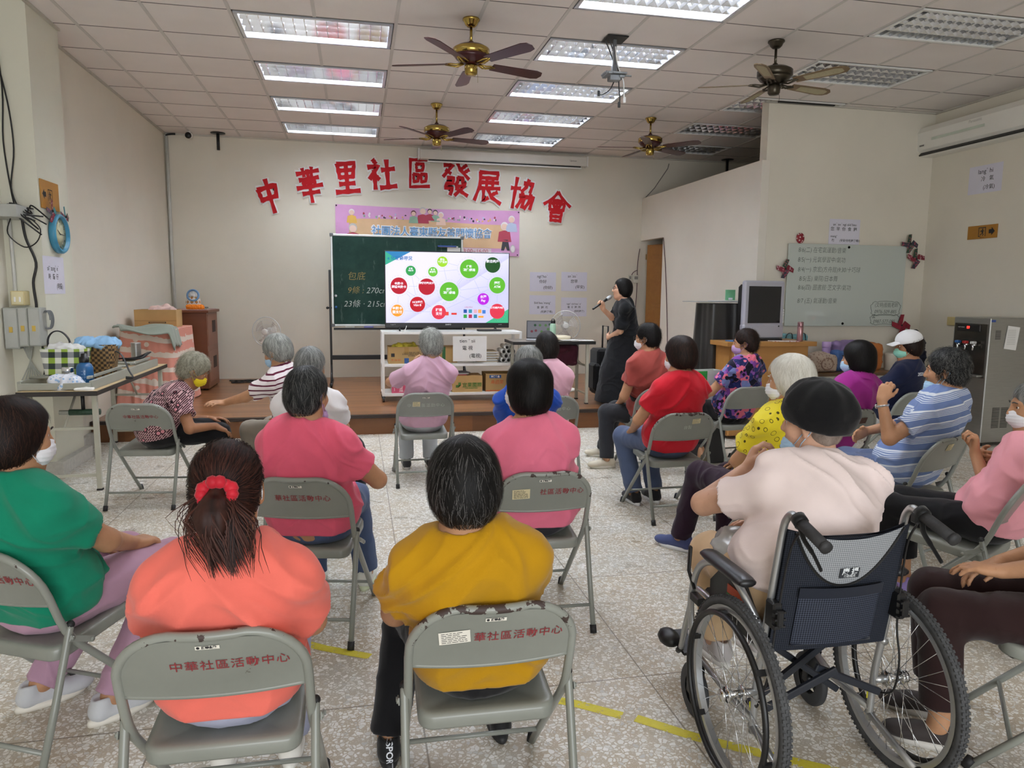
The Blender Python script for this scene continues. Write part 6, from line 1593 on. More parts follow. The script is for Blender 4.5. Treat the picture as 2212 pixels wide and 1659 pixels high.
for i in range(3): o = MB().box((1.20+.03*i, 9.02, zw+.2055+.012*i+.006), (.26-.03*i, .22, .011), R=rotm(0, 0, .1*i)).build('document', [mat('book_red', '#9c2b34', .6), M_paperw, mat('grey_folder', '#77757a', .6)][i]); tag(o, ['red booklet lowest on the green printed carton', 'white booklet between two others on the green printed carton', 'grey folder topmost on the green printed carton'][i], 'booklet')
b5 = carton('cardboard_box', 'brown carton on the upper cart shelf behind the television sign', 'box', (1.05, 9.10, zs), (.34, .26, .20), M_card2); bquad(b5, 'tape', 0, .1, .04, .2, -.1312, mat('green_tape', '#2f6b3a', .5))
def signpaper(label, c, w_, h, R, lines, m=None, sx=1.0, hand=None):
    t = thing('paper_sign', label, 'sign', c); MB().box((0, 0, 0), (w_, h, .0012), R=R).build('sheet', m or M_paper, t)
    mb = MB()
    for s, size, dx, dy in lines: text_into(mb, s, size, np.asarray(R)@np.array((dx, dy, .0014)), R, 0, 0.0003, shear=.1 if hand else 0, sx=sx)
    mb.build('lettering', hand or M_ink, t); return t
signpaper('white paper sign naming the television, taped to the cart front', (1.355, 8.826, .865), .42, .31, RW_BACK, [('tien ˇ sii', .060, -.03, .095), ('電 視', .058, -.03, .005), ('(電視)', .058, .07, -.09)], M_paperw)
# stacked papers and rolls on the upper shelf
rr = random.Random(9); SP_ = [('a', 1.60)]
for i in range(14):
    o = MB().box((1.575+rr.uniform(-.02, .02), 9.05, zs+.005+.0105*i), (.30+rr.uniform(-.03, .03), .30, .0085), R=rotm(0, 0, rr.uniform(-.08, .08))).build('paper_sheaf', [M_paperw, mat('kraft_paper', '#b9a88a', .8), mat('grey_paper', '#a9a7a2', .8)][i % 3]); tag(o, 'sheaf of papers in the stack on the upper cart shelf', 'paper', 'stacked papers on the upper cart shelf')
rl = [(1.795, .030, .030), (1.862, .031, .0305), (1.930, .032, .028), (1.828, .085, .030), (1.893, .087, .030), (1.950, .083, .024), (1.80, .140, .030), (1.862, .143, .031), (1.921, .141, .027), (1.84, .193, .028), (1.895, .197, .027)]
names_ = ['lowest left', 'lowest middle', 'lowest right', 'second layer left', 'second layer middle', 'second layer right', 'third layer left', 'third layer middle', 'third layer right', 'top left', 'top right']
for i, (x, z, r) in enumerate(rl):
    t = thing('paper_roll', 'rolled white poster paper in the heap on the upper cart shelf, %s' % names_[i], 'paper roll', (x, 0, zs+z), 0, 'paper rolls on the cart'); dz = .02 if i > 8 else 0
    mb = MB(); mb.lathe([(r-.003, 0), (r, 0), (r, .34), (r-.003, .34), (r-.003, 0)], 20, R=rotm(-PI/2, 0, 0), T=(0, 8.895, 0), cap=False); mb.build('roll', M_paperw, t)
    mb = MB(); mb.lathe([(r-.012, .02), (r-.009, .02), (r-.009, .34), (r-.012, .34), (r-.012, .02)], 18, R=rotm(-PI/2, 0, 0), T=(.003, 8.895, -.004), cap=False); mb.build('inner_winding', mat('roll_inside', '#b9b7b4', .8), t)
o = MB().box((1.62, 8.96, 1.085), (.30, .12, .02), bev=.005).build('set_top_box', M_black); tag(o, 'flat black set-top box on the cart under the television right side', 'media box')
o = MB().tube(rnd([(.54, 8.93, 1.078), (.575, 8.94, 1.10), (.59, 8.93, 1.14), (.575, 8.93, 1.10), (.55, 8.95, 1.078), (.58, 8.96, 1.079)]), .004, 6).build('cable_loop', M_paperw); tag(o, 'short white cable looped on the left end of the cart top', 'cable')

# table with laptop on the stage
def folding_table(label, c, L, W, h, rz=0.0, edge=None, top=None, overhang=.09):
    t = thing('folding_table', label, 'table', c, rz)
    mb = MB(); mb.box((0, 0, h-.018), (L, W, .036), mi=0, bev=.002); mb.box((0, 0, h+.0005), (L-.004, W-.004, .002), mi=1); mb.build('tabletop', [edge or M_bmetal, top or mat('table_laminate', '#cdb78a', .4, var=.04)], t)
    for sx in (-1, 1):
        lx = sx*(L/2-overhang)
        for sy in (-1, 1):
            lg = MB().box((lx, sy*(W/2-.05), (h-.036)/2+.006), (.036, .036, h-.05), bev=.003).build('leg', M_ltab, t); MB().box((lx, sy*(W/2-.05), .006), (.04, .04, .012)).build('foot_cap', M_rub, lg)
        MB().box((lx, 0, .12), (.022, W-.12, .022), bev=.002).build('leg_brace', M_ltab, t)
        MB().tube([(lx, 0, h-.30), (lx-sx*.30, 0, h-.045)], .010, 8).build('folding_strut', M_ltab, t); MB().box((lx, 0, h-.30), (.02, W-.12, .02)).build('leg_brace', M_ltab, t)
    return t
M_ltab = mat('table_leg_paint', '#b4b2a2', .45, var=.04)
ST = folding_table('black-edged folding table with laptop on the stage right', (2.30, 8.57, STZ), 1.02, .52, .765, 0, None, mat('table_dark_top', '#6a6258', .4))
zt_ = STZ+.7665
LP = thing('laptop', 'open laptop with tilted screen on the stage table', 'laptop', (2.16, 8.50, zt_), -.25)
MB().box((0, 0, .009), (.33, .23, .016), bev=.003).build('base', mat('laptop_grey', '#8f9194', .4, .4), LP)
mb = MB(); mb.box((0, 0, .115), (.33, .008, .23), bev=.002); sc_ = mb.build('lid', mat('laptop_dark', '#232427', .4), LP); sc_.location = (0, .115, .016); sc_.rotation_euler = (-.35, .0, 0)
MB().quad((-.155, -.0045, .012), (.155, -.0045, .012), (.155, -.0045, .218), (-.155, -.0045, .218)).build('screen', emat('laptop', '#8e8d96', .35), sc_)
for c, pts in (('#8a3a48', ((-.10, .09), (-.05, .10))), ('#5f8f4a', ((.0, .17), (.07, .17), (.02, .09), (.10, .12))), ('#2d5a3a', ((.12, .18), (-.06, .17)))):
    mb = MB(); [mb.add([(x+.016*math.cos(2*PI*i/14), -.005, z+.016*math.sin(2*PI*i/14)) for i in range(14)], [tuple(range(14))]) for x, z in pts]; mb.build('slide_circles', emat('lap'+c, c, .35), sc_)
BT = thing('water_bottle', 'mint green flask with black cap on the stage table', 'bottle', (2.30, 8.42, zt_)); MB().lathe([(.034, 0), (.036, .004), (.036, .185), (.030, .205), (.026, .21)], 20).build('body', mat('mint_enamel', '#a9cdb4', .4, var=.02), BT)
mb = MB(); mb.lathe([(.028, .21), (.029, .212), (.029, .24), (.026, .245)], 16); mb.tube([(-.02, 0, .243), (-.012, 0, .262), (.012, 0, .262), (.02, 0, .243)], .005, 6); mb.build('cap', M_black, BT)
o = MB().lathe([(.10, 0), (.15, .012), (.155, .03), (.15, .048), (.10, .056), (.01, .058)], 28, T=(2.42, 8.60, zt_)).build('seat_cushion', mat('cream_vinyl', '#d8cdb2', .5)); tag(o, 'round cream cushion lying on the stage table beside the green flask', 'cushion')
for i, (x, y, a) in enumerate(((2.62, 8.44, .1), (2.70, 8.40, -.2), (2.50, 8.43, .05))): o = MB().box((x, y, zt_+.002+.0035*i), (.21, .15, .003), R=rotm(0, 0, a)).build('document', M_paperw); tag(o, ['white sheet lying at the right end of the stage table', 'topmost loose white sheet over the right edge of the stage table', 'white sheet nearest the cushion on the stage table'][i], 'paper')
V, Q = sdf_mesh([rbox((2.42, 8.62, .80), (.24, .10, .13), None, .05, .03), ell((2.46, 8.60, .88), (.18, .12, .05), None, .04)], .01); V = wrinkle(V, Q, .03, 6, (9, 9, 6)); o = quad_obj('cloth_bag', V, Q, [C_('maroon_canvas', '#4b2230')], None); tag(o, 'maroon cloth bag hanging under the stage table', 'bag')
for k_ in (-.1, .1): MB().tube(rnd([(2.42+k_, 8.62, .90), (2.42+k_*.9, 8.62, .945), (2.42+k_*.6, 8.62, .90)]), .008, 6).build('handle', C_('maroon_canvas', '#4b2230'), o)
# suitcase trolley
SC_ = thing('suitcase', 'black trolley suitcase with raised handle behind the presenter', 'suitcase', (3.02, 8.72, STZ))
mb = MB(); mb.box((0, 0, .36), (.20, .32, .58), bev=.03); mb.box((-.10, -.05, .30), (.10, .26, .34), bev=.03); mb.build('case', C_('black_nylon2', '#1b1b1d', .7), SC_)
mb = MB(); mb.tube([(.05, -.10, .62), (.05, -.10, .93), (.05, .10, .93), (.05, .10, .62)], .011, 8); mb.build('handle', M_bmetal, SC_)
for sy in (-1, 1): MB().cyl((.08, sy*.12, .035), (.08, sy*.15, .035), .035, 14).build('wheel', M_rub, SC_)
# pedestal fans
M_cage = mat('fan_cage', '#cfd2d0', .35, .3, var=0); M_fanw = mat('fan_white', '#e2e1dc', .4, var=.02); M_fanb = mat('fan_blade_clear', '#cfc6bf', .3, var=.15, vscale=12, alpha=.45)
def pedestal_fan(label, x, y, yaw, hz, r=.20, post=True):
    t = thing('pedestal_fan', label, 'fan', (x, y, STZ), yaw)
    MB().lathe([(.17, 0), (.175, .012), (.165, .03), (.04, .05), (.02, .055)], 28).build('base', M_fanw, t); MB().cyl((0, 0, .05), (0, 0, hz-.06), .014, 12).build('post', M_fanw, t)
    Rf = rotm(PI/2, 0, 0); C0 = (0, -.06, hz)
    mb = MB(); mb.lathe([(.045, -.0), (.055, -.04), (.052, -.11), (.03, -.14)], 18, R=Rf, T=(0, -.02, hz)); mb.box((0, 0, hz-.05), (.05, .08, .05), bev=.01); mb.build('motor', M_fanw, t)
    cg = MB()
    for s2 in (-1, 1):
        for i in range(44):
            a = 2*PI*i/44; cg.tube([(q*math.cos(a), -.075+s2*d, hz+q*math.sin(a)) for q, d in ((.04, .050), (.12, .045), (.18, .025), (r, .0))], .0011, 4)
        for q, d in ((.10, .046), (.16, .033)): cg.tube([(q*math.cos(2*PI*i/40), -.075+s2*d, hz+q*math.sin(2*PI*i/40)) for i in range(40)], .0012, 4, closed=True)
    cg.tube([(r*math.cos(2*PI*i/48), -.075, hz+r*math.sin(2*PI*i/48)) for i in range(48)], .0055, 8, closed=True); cg.build('guard', M_cage, t)
    MB().lathe([(.043, 0), (.043, .006), (.03, .010), (.002, .011)], 20, R=Rf, T=(0, -.125, hz)).build('badge', M_fanw, t)
    hub = MB().lathe([(.028, -.02), (.028, .02), (.015, .028)], 16, R=Rf, T=(0, -.075, hz)).build('hub', M_fanw, t)
    for k in range(3):
        a = 2*PI*k/3+.4; bl = MB()
        bl.grid(lambda u, v: ((.02+.14*u)*math.cos(a+(v-.5)*1.25*(.5+.5*u)), -.075+.03*(v-.5), hz+(.02+.14*u)*math.sin(a+(v-.5)*1.25*(.5+.5*u))), 6, 6); bl.build('blade', M_fanb, t)
    return t
pedestal_fan('white pedestal fan on the stage left before the wall', -1.17, 10.3, -.35, .97-STZ+.03); pedestal_fan('white pedestal fan behind the stage table', 2.78, 9.55, -.2, .90)
# paper greetings on the stage wall
for lab, x, z, L_ in (('white Hakka greeting sign, upper left of four by the door', 2.975, 1.735, [('ngiˇhoˋ', .062, -.01, .085), ('你好', .062, .0, .0), ('(你好)', .060, .085, -.095)]), ('white Hakka morning greeting sign, upper right of four by the door', 3.505, 1.745, [('anˋzoˋ', .062, -.03, .085), ('您早', .062, .0, .0), ('(早安)', .060, .10, -.09)]),
    ('white Hakka sign with glare, lower left of four by the door', 2.972, 1.362, [('Siid bauˋmangˇ', .048, .0, .03), ('食  飽  冇', .046, .0, -.045), ('(吃飽了嗎)', .044, .07, -.115)]), ('white Hakka sign with small print, lower right of four by the door', 3.51, 1.33, [('ngaiˇ siid bauˋ eˇ', .038, .0, .05), ('偃  食  飽  咧', .040, .0, -.005), ('(我吃飽了)', .038, .09, -.07)])):
    signpaper(lab, (x, BY-.002, z), .44, .31, RW_BACK, L_)
for x, w_, lab in ((4.47, .06, 'small white switch on the stage wall left of the doorway'), (4.575, .10, 'white thermostat box on the stage wall beside the doorway')):
    t = thing('switch_box', lab, 'switch', (x, BY, 1.80)); MB().box((0, -.014, 0), (w_, .028, .13), bev=.004).build('housing', mat('switch_cream', '#d9d6c6', .5), t); MB().box((0, -.030, .02), (w_*.6, .004, .05)).build('panel', mat('switch_panel', '#8b8880', .5), t)
for pts, lab in (([(4.63, BY-.012, 2.3), (4.60, BY-.012, 2.05), (4.60, BY-.012, 1.70), (4.585, BY-.012, 1.35), (4.55, BY-.012, .95)], 'dark cable hanging beside the door frame on the stage wall'), ([(4.60, BY-.01, 1.95), (4.52, BY-.01, 1.90), (4.48, BY-.01, 1.80)], 'thin pale cable between the two wall switches')):
    o = MB().tube(rnd(pts), .006, 6).build('wall_cable', mat('cable_maroon', '#5a3a3e', .6)); tag(o, lab, 'cable')
# door
o = MB(); 
for yy in (dy0+.02, dy1-.02): o.box((PTX+.05, yy, dz/2+STZ/2), (.13, .05, dz-STZ), bev=.004)
o.box((PTX+.05, (dy0+dy1)/2, dz-.02), (.13, dy1-dy0, .05), bev=.004); df = o.build('door_1', M_door); df['kind'] = 'structure'
dl = MB(); dl.box((0, -.38, 1.08), (.04, .76, 2.12), bev=.003); 
for zc, hh in ((1.55, .85), (.55, .75)):
    for q in (-1, 1): dl.box((q*.021, -.38, zc), (.006, .50, hh), bev=.003); dl.box((q*.024, -.38, zc), (.006, .40, hh-.10), bev=.003)
dl = dl.build('door_leaf', M_door, df); dl.location = (PTX+.09, dy1-.05, STZ+.0); dl.rotation_euler = (0, 0, .35)
for z in (.4, 1.9): MB().cyl((PTX+.06, dy1-.05, STZ+z), (PTX+.06, dy1-.05, STZ+z+.09), .008, 8).build('hinge', mat('brass', '#b48a3a', .3, .9), df)
# ================================================================== ceiling fans, projector mount, small ceiling things
M_brass = mat('polished_brass', '#b39a52', .18, 1.0, var=.05); M_maroon = mat('maroon_lacquer', '#3d1013', .3, var=.15, vscale=8, stretch=(20, 2, 2)); M_bronze = mat('bronze_metal', '#4a4439', .3, .8, var=.06); M_tanbl = mat('blade_tan', '#7a6548', .45, var=.1); M_cane = mat('blade_cane', '#a89f80', .7, var=.08, vscale=60)
def ceiling_fan(label, x, y, ang, hz, kind='brass'):
    br = kind == 'brass'; m1 = M_brass if br else M_bronze; m2 = M_maroon if br else M_bronze
    t = thing('ceiling_fan', label, 'ceiling fan', (x, y, 0), 0, 'ceiling fans')
    c = CEIL-.004
    MB().lathe([(.070, c), (.072, c-.012), (.060, c-.022), (.050, c-.045), (.032, c-.062), (.016, c-.066)], 24).build('canopy', m1, t)
    MB().cyl((0, 0, hz+.06), (0, 0, c-.06), .0115, 12).build('downrod', m1, t)
    mb = MB(); mb.lathe([(.02, hz+.085), (.026, hz+.07), (.03, hz+.062), (.11, hz+.048), (.145, hz+.028)], 32, mi=1, cap=False); mb.lathe([(.145, hz+.028), (.152, hz+.022), (.152, hz-.022), (.145, hz-.028)], 32, mi=0, cap=False)
    mb.lathe([(.145, hz-.028), (.125, hz-.055), (.08, hz-.085), (.045, hz-.095)], 32, mi=1); mb.build('motor', [m1, m2], t)
    mb = MB(); mb.lathe([(.03, hz-.09), (.05, hz-.10), (.055, hz-.115), (.052, hz-.165), (.040, hz-.180), (.002, hz-.184)], 24); sh = mb.build('switch_housing', m1, t)
    MB().tube([(.05, 0, hz-.16), (.056, 0, hz-.19), (.056, 0, hz-.235)], .0018, 5).build('pull_chain', m1, sh)
    for k in range(5):
        a = math.radians(ang+72*k); R = rotm(0, 0, a); tilt = rotm(-.22, 0, 0); zb = hz-.088
        mb = MB(); 
        for q in (-1, 1): mb.tube([R@np.array(p) for p in ((.06, q*.012, hz-.085), (.12, q*.035, zb-.012), (.165, q*.028, zb-.004), (.21, q*.012, zb))], .0065, 6)
        mb.tube([R@np.array(p) for p in ((.06, 0, hz-.085), (.13, 0, zb-.02), (.22, 0, zb))], .008, 6)
        bi = mb.build('blade', m2 if br else M_tanbl, t)
        bi.data.materials[0] = m1; bi.name = 'blade_iron'
        bl = MB(); out = [(.19, -.048), (.60, -.064), (.655, -.048), (.672, -.0), (.655, .048), (.60, .064), (.19, .048)] if br else [(.19, -.045), (.55, -.062), (.62, -.050), (.655, -.02), (.655, .02), (.62, .05), (.55, .062), (.19, .045)]
        def bp3(p, dz): v = np.array((p[0]-.2, p[1], dz)); v = tilt@v; return R@(v+np.array((.2, 0, zb)))
        n = len(out); V = [bp3(p, -.003) for p in out]+[bp3(p, .003) for p in out]
        bl.add(V, [tuple(range(n))[::-1], tuple(range(n, 2*n))]+[(i, (i+1) % n, n+(i+1) % n, n+i) for i in range(n)]); b_ = bl.build('blade', m2 if br else M_tanbl, t)
        if not br: ins = MB(); ins.add([bp3(p, -.0042) for p in ((.28, -.034), (.56, -.044), (.61, -.025), (.61, .025), (.56, .044), (.28, .034))], [tuple(range(6))[::-1]]); ins.build('cane_inset', M_cane, b_)
ceiling_fan('brass ceiling fan with dark maroon blades nearest the camera, between the lit lights', .955, 6.19, 17, 3.515)
ceiling_fan('brass ceiling fan with dark blades before the projection screen case', .97, 8.97, 12, 3.475)
ceiling_fan('brass ceiling fan over the right end of the stage by the dark store room', 3.70, 8.99, 170, 3.50)
ceiling_fan('bronze ceiling fan with cane-inset tan blades near the unlit lights', 3.65, 6.07, 12, 3.50, 'bronze')
PJ = thing('projector_mount', 'empty projector mount with dangling cables hanging below a lit ceiling light', 'projector mount', (2.25, 6.34, 0))
mb = MB(); mb.box((0, 0, CEIL-.012), (.19, .19, .012), bev=.002); mb.build('ceiling_plate', M_bmetal, PJ)
mb = MB(); mb.box((0, 0, 3.64), (.028, .028, .26)); mb.box((.0, 0, 3.52), (.04, .05, .06), bev=.004); mb.build('drop_tube', mat('grey_metal', '#6a6c6e', .4, .5), PJ)
mb = MB(); mb.box((0, 0, 3.475), (.20, .13, .016), bev=.003); mb.box((.06, .03, 3.45), (.05, .16, .02), bev=.003); mb.box((-.07, -.02, 3.46), (.04, .17, .02), bev=.003); mb.cyl((.09, -.03, 3.46), (.15, -.03, 3.46), .008, 8); mb.box((0, 0, 3.44), (.10, .08, .05), bev=.006); mb.build('bracket', mat('grey_cast', '#8d9092', .45, .4), PJ)
for k, pts in enumerate(([(-.06, 0, CEIL), (.0, .02, 3.66), (.04, .01, 3.52), (.05, .0, 3.36), (.06, .0, 3.27), (.055, 0, 3.22)], [(-.09, .02, CEIL), (-.01, .03, 3.62), (.03, .03, 3.50), (-.02, .02, 3.36), (-.10, .02, 3.30), (-.13, .02, 3.31)], [(.0, -.02, 3.7), (.02, -.03, 3.55), (.08, -.02, 3.42), (.09, -.02, 3.30), (.10, -.01, 3.26)])):
    mb = MB(); mb.tube(rnd(pts), .0055, 6); e = np.array(pts[-1]); mb.box(e, (.022, .016, .05), bev=.003); mb.build('cable', M_bmetal if k < 2 else M_paperw, PJ)
for (x, y, L_, lab) in ((-1.90, 11.35, .24, 'black rod hanging from the ceiling corner at the left of the stage'), (6.05, 11.36, .50, 'black rod hanging from the ceiling over the dark store room')):
    t = thing('ceiling_rod', lab, 'rod', (x, y, 0)); MB().cyl((0, 0, CEIL-.012), (0, 0, CEIL-.001), .10, 24).build('plate', M_bmetal, t); MB().cyl((0, 0, CEIL-L_), (0, 0, CEIL-.012), .022, 12).build('rod', M_bmetal, t)
t = thing('security_camera', 'small camera with black face on the ceiling above the stage corner', 'camera', (-2.28, 11.30, CEIL-.06)); MB().cyl((0, .06, 0), (0, -.04, -.012), .045, 16).build('body', M_white, t); MB().sphere((0, -.035, -.012), .046, 14, sc=(1, .6, 1)).build('lens', M_black, t); MB().cyl((0, .03, .0), (0, .03, .058), .02, 10).build('mount', M_white, t)
t = thing('conduit', 'pale conduit pipe running down the stage corner by the left wall', 'pipe', (LX+.035, BY-.035, 0)); MB().tube([(0, 0, CEIL-.05), (.0, 0, 2.6), (-.005, 0, 1.9), (.02, 0, 1.0)], .022, 10).build('pipe', mat('pvc_pipe', '#c9c9c2', .4), t); MB().tube(rnd([(-.0, 0, CEIL-.12), (0, 0, CEIL-.04), (.05, 0, CEIL-.02), (.12, 0, CEIL-.015)]), .014, 8).build('cable', M_black, t)
MB().tube([(5.10, BY-.006, 3.70), (5.08, BY-.006, 3.62), (4.86, BY-.006, 3.30), (4.70, BY-.006, 3.13)], .007, 5).build('wall_wire', mat('wire_grey', '#7a776e', .7)); tag(bpy.data.objects['wall_wire'], 'thin wire running slantwise down the stage wall over the partition', 'wire')
o = MB().tube(rnd([(PTX-.012, 10.62, 2.42), (PTX-.012, 10.50, 1.95), (PTX-.012, 10.40, 1.35), (PTX-.012, 10.32, .75)]), .006, 6).build('partition_cable', mat('cable_maroon', '#5a3a3e', .6)); tag(o, 'thin maroon cable hanging on the white partition beside the doorway', 'cable')

# ================================================================== right side
AC = thing('air_conditioner', 'white split air conditioner high on the right wall', 'air conditioner', (WX, 6.95, 3.42))
prof = [(0, -.175), (-.15, -.175), (-.225, -.10), (-.235, .10), (-.20, .165), (0, .165)]
mb = MB(); mb.prism(prof, -1.05, 1.05, R=np.array([[1, 0, 0], [0, 0, 1], [0, 1, 0]]).astype(float)); mb.build('housing', mat('ac_white', '#e6e4dc', .35, var=.02), AC)
MB().box((-.192, 0, -.137), (.014, 1.84, .085), R=rotm(0, .80, 0)).build('air_outlet', M_black, AC); MB().box((-.196, 0, -.158), (.004, 1.78, .05), R=rotm(0, 1.15, 0), bev=.001).build('louvre_flap', mat('ac_grey', '#b9b9b4', .4), AC)
MB().box((-.236, .35, .0), (.002, .75, .03)).build('green_strip', mat('ac_strip', '#c9d3c4', .4), AC)
mb = MB(); text_into(mb, 'Panasonic', .045, (-.2385, .10, .075), RW_RIGHT); mb.build('lettering', mat('ac_print', '#b9b6ae', .5), AC); MB().box((-.2375, .87, -.055), (.002, .07, .018)).build('badge', mat('ac_badge', '#6f6f6c', .4), AC)
signpaper('white sign reading air conditioning, on the right wall below the conditioner', (WX-.003, 7.09, 2.88), .45, .31, RW_RIGHT, [('langˊ hi', .070, .0, .085), ('冷   氣', .060, .03, .0), ('(冷氣)', .060, .06, -.095)])
def exit_sign(label, c, R, flip, w_=.40, h=.15):
    t = thing('exit_sign', label, 'sign', c); R = np.asarray(R); MB().box((0, 0, 0), (w_, h, .006), R=R).build('plate', mat('exit_orange', '#a87420', .4, var=.04), t)
    P = lambda x, y, z=.0042: R@np.array((x*flip, y, z)); b = MB(); s = w_/.40
    q = lambda *pts: b.add([P(x*s, y*s) for x, y in pts], [tuple(range(len(pts))) if flip > 0 else tuple(range(len(pts)))[::-1]])
    for a in ((-.03, -.05, .005, .05), (.035, -.05, .005, .05)): pass
    q((-.05, -.05), (-.042, -.05), (-.042, .05), (-.05, .05)); q((.04, -.05), (.048, -.05), (.048, .05), (.04, .05)); q((-.05, .044), (.048, .044), (.048, .052), (-.05, .052)); q((-.05, -.052), (-.02, -.052), (-.02, -.044), (-.05, -.044))
    b.add([P(.006+.009*s*math.cos(2*PI*i/10), .030*s+.009*s*math.sin(2*PI*i/10)) for i in range(10)], [tuple(range(10)) if flip > 0 else tuple(range(10))[::-1]])
    q((-.014, .018), (.012, .022), (.018, -.012), (-.002, -.014)); q((-.014, .018), (-.030, .006), (-.026, .0), (-.010, .010)); q((.012, .020), (.030, .010), (.028, .004), (.012, .012)); q((.0, -.014), (-.030, -.030), (-.026, -.038), (.010, -.018)); q((.008, -.012), (.024, -.026), (.012, -.044), (.004, -.040), (.013, -.026), (.0, -.014))
    q((.09, -.022), (.125, -.022), (.125, -.045), (.17, 0), (.125, .045), (.125, .022), (.09, .022)); b.build('pictogram', M_ink, t)
    tb = MB(); text_into(tb, '避難方向', .014, P(0, -.062), R); tb.build('lettering', M_ink, t); return t
exit_sign('orange exit sign with right arrow on the right wall', (WX-.006, 7.06, 2.29), RW_RIGHT, 1); exit_sign('orange exit sign with left arrow on the left pillar above the clock', (PX+.006, 6.84, 2.32), RW_LEFT, -1, .37, .23)
# glass whiteboard
WB = thing('whiteboard', 'glass whiteboard with handwritten schedule on the right wall', 'whiteboard', (5.84, WBY-.022, 1.68))
g = NT('glass_board', .06, spec=.6); g.p.inputs['Base Color'].default_value = (*lin('#c3cbc4'), 1); MB().box((0, -.014, 0), (1.62, .010, .98), bev=.002).build('panel', g.m, WB)
mb = MB()
for sx in (-1, 1):
    for sz in (-1, 1): mb.cyl((sx*.0+(.0 if sz > 0 else -.02), -.022, sz*.46), (sx*.0+(.0 if sz > 0 else -.02), .020, sz*.46), .016, 12)
mb.build('standoffs', M_steel, WB); mb = MB(); M_mark = mat('marker_ink', '#3d443f', .7, var=.2, vscale=40)
for i, (s, z, x) in enumerate((('8/6(二) 在宅氣運動/音樂', .415, -.36), ('8/5(一) 元氣學習中/氣功', .30, -.36), ('8/4(一) 京宏(方舟館)9:30/十巧球', .185, -.25), ('8/5(五) 樂院/日本舞', .075, -.39), ('8/6(四) 圖書館·芝文字/氣功', -.03, -.30), ('8/7 (五) 氣運動/音樂', -.19, -.39))): text_into(mb, s, .075, (x, -.0195, z), RW_BACK, 0, -.0008, 'CENTER', .15, sx=.82)
text_into(mb, '(文明)藝籈老師', .062, (.58, -.0195, -.235), RW_BACK, 0, -.0005, sx=.8); text_into(mb, '0976-509-885', .062, (.57, -.0195, -.315), RW_BACK, 0, -.0005, shear=.2, sx=.9); text_into(mb, '孟', .05, (.41, -.0195, -.375), RW_BACK); text_into(mb, '0987-577-085', .062, (.56, -.0195, -.435), RW_BACK, 0, -.0005, shear=.2, sx=.9)
for zc, hh in ((-.275, .085), (-.41, .06)): mb.tube([(.57+(.205+.01*math.sin(9*a))*np.sign(math.cos(a))*abs(math.cos(a))**.35, -.020, zc+(hh+.006*math.sin(13*a))*np.sign(math.sin(a))*abs(math.sin(a))**.5) for a in [2*PI*i/80 for i in range(80)]], .0022, 5, closed=True)
mb.build('handwriting', M_mark, WB)
t = signpaper('white handwritten greeting sheet above the glass whiteboard', (5.79, WBY-.003, 2.325), .42, .30, RW_BACK, [('anˋ zoˋ ngi siid bau', .042, -.0, .085), ('您  早  你  食  飽', .050, -.01, .03), ('mangˇ', .038, -.14, -.055), ('冇', .04, -.15, -.105), ('(早安!你吃飽了嗎?)', .034, .08, -.105)])
def pinwheel(label, c, s, seed, m=None, nrm=(0, -1, 0), group=None):
    t = thing('pinwheel', label, 'pinwheel', c); rg = random.Random(seed); fz = frame_z(nrm); cols = m or [M_pw1, M_pw2, M_pw1, M_pw3]
    for k in range(4):
        a = PI/2*k+rg.uniform(-.2, .2); P = lambda x, y, z: fz@np.array((x*math.cos(a)-y*math.sin(a), x*math.sin(a)+y*math.cos(a), z))*s; mb = MB()
        V = [P(0, 0, .12), P(.2, .42, .18), P(.95, .10, .06), P(.95, -.30, .02), P(.25, -.10, .10)]; W2_ = [v-fz[:, 2]*.0015 for v in V]
        mb.add(V+W2_, [(0, 1, 4), (1, 2, 4), (2, 3, 4), (9, 6, 5), (9, 7, 6), (9, 8, 7)]); mb.build('vane', cols[k % len(cols)], t)
    MB().sphere(fz@np.array((0, 0, .12))*s, .012, 8).build('hub', M_black, t)
def printm(n, a, b): g = NT(n, .6); v = g.n('TexVoronoi'); v.inputs['Scale'].default_value = 38; g.l(g.coord('Object'), v.inputs['Vector']); g.base(g.mix(g.math('LESS_THAN', v.outputs['Distance'], .34), a, b)); return g.m
M_pw1 = printm('print_crimson', '#7c2434', '#c79aa2'); M_pw2 = printm('print_green', '#2f4a3a', '#9a5560'); M_pw3 = printm('print_dark', '#3a3a46', '#a4465a'); M_pwr = mat('red_paper', '#8c1f34', .6, var=.2, vscale=30); M_pwt = mat('teal_paper', '#2f7f86', .6)
pinwheel('dark floral paper pinwheel at the upper right corner of the whiteboard', (6.68, WBY-.05, 2.20), .12, 1, [M_pw3, M_pw2, M_pw3, M_pw2]); pinwheel('red and green paper pinwheel right of the whiteboard', (6.78, WBY-.05, 2.02), .13, 2); pinwheel('plain crimson pinwheel at the lower right corner of the whiteboard', (6.64, WBY-.05, 1.20), .14, 3, [M_pwr]); pinwheel('floral pinwheel at the left edge of the whiteboard above the old television', (4.99, WBY-.05, 1.87), .12, 4, [M_pw1, M_pw2, M_pw1, M_pw3])
o = MB().sphere((5.19, WBY-.02, 2.235), .055, 16, sc=(1, .3, 1.15)).build('wall_badge', printm('badge_print', '#8c1d2c', '#d9c3c0')); tag(o, 'round red badge on the wall above the whiteboard left corner', 'badge')
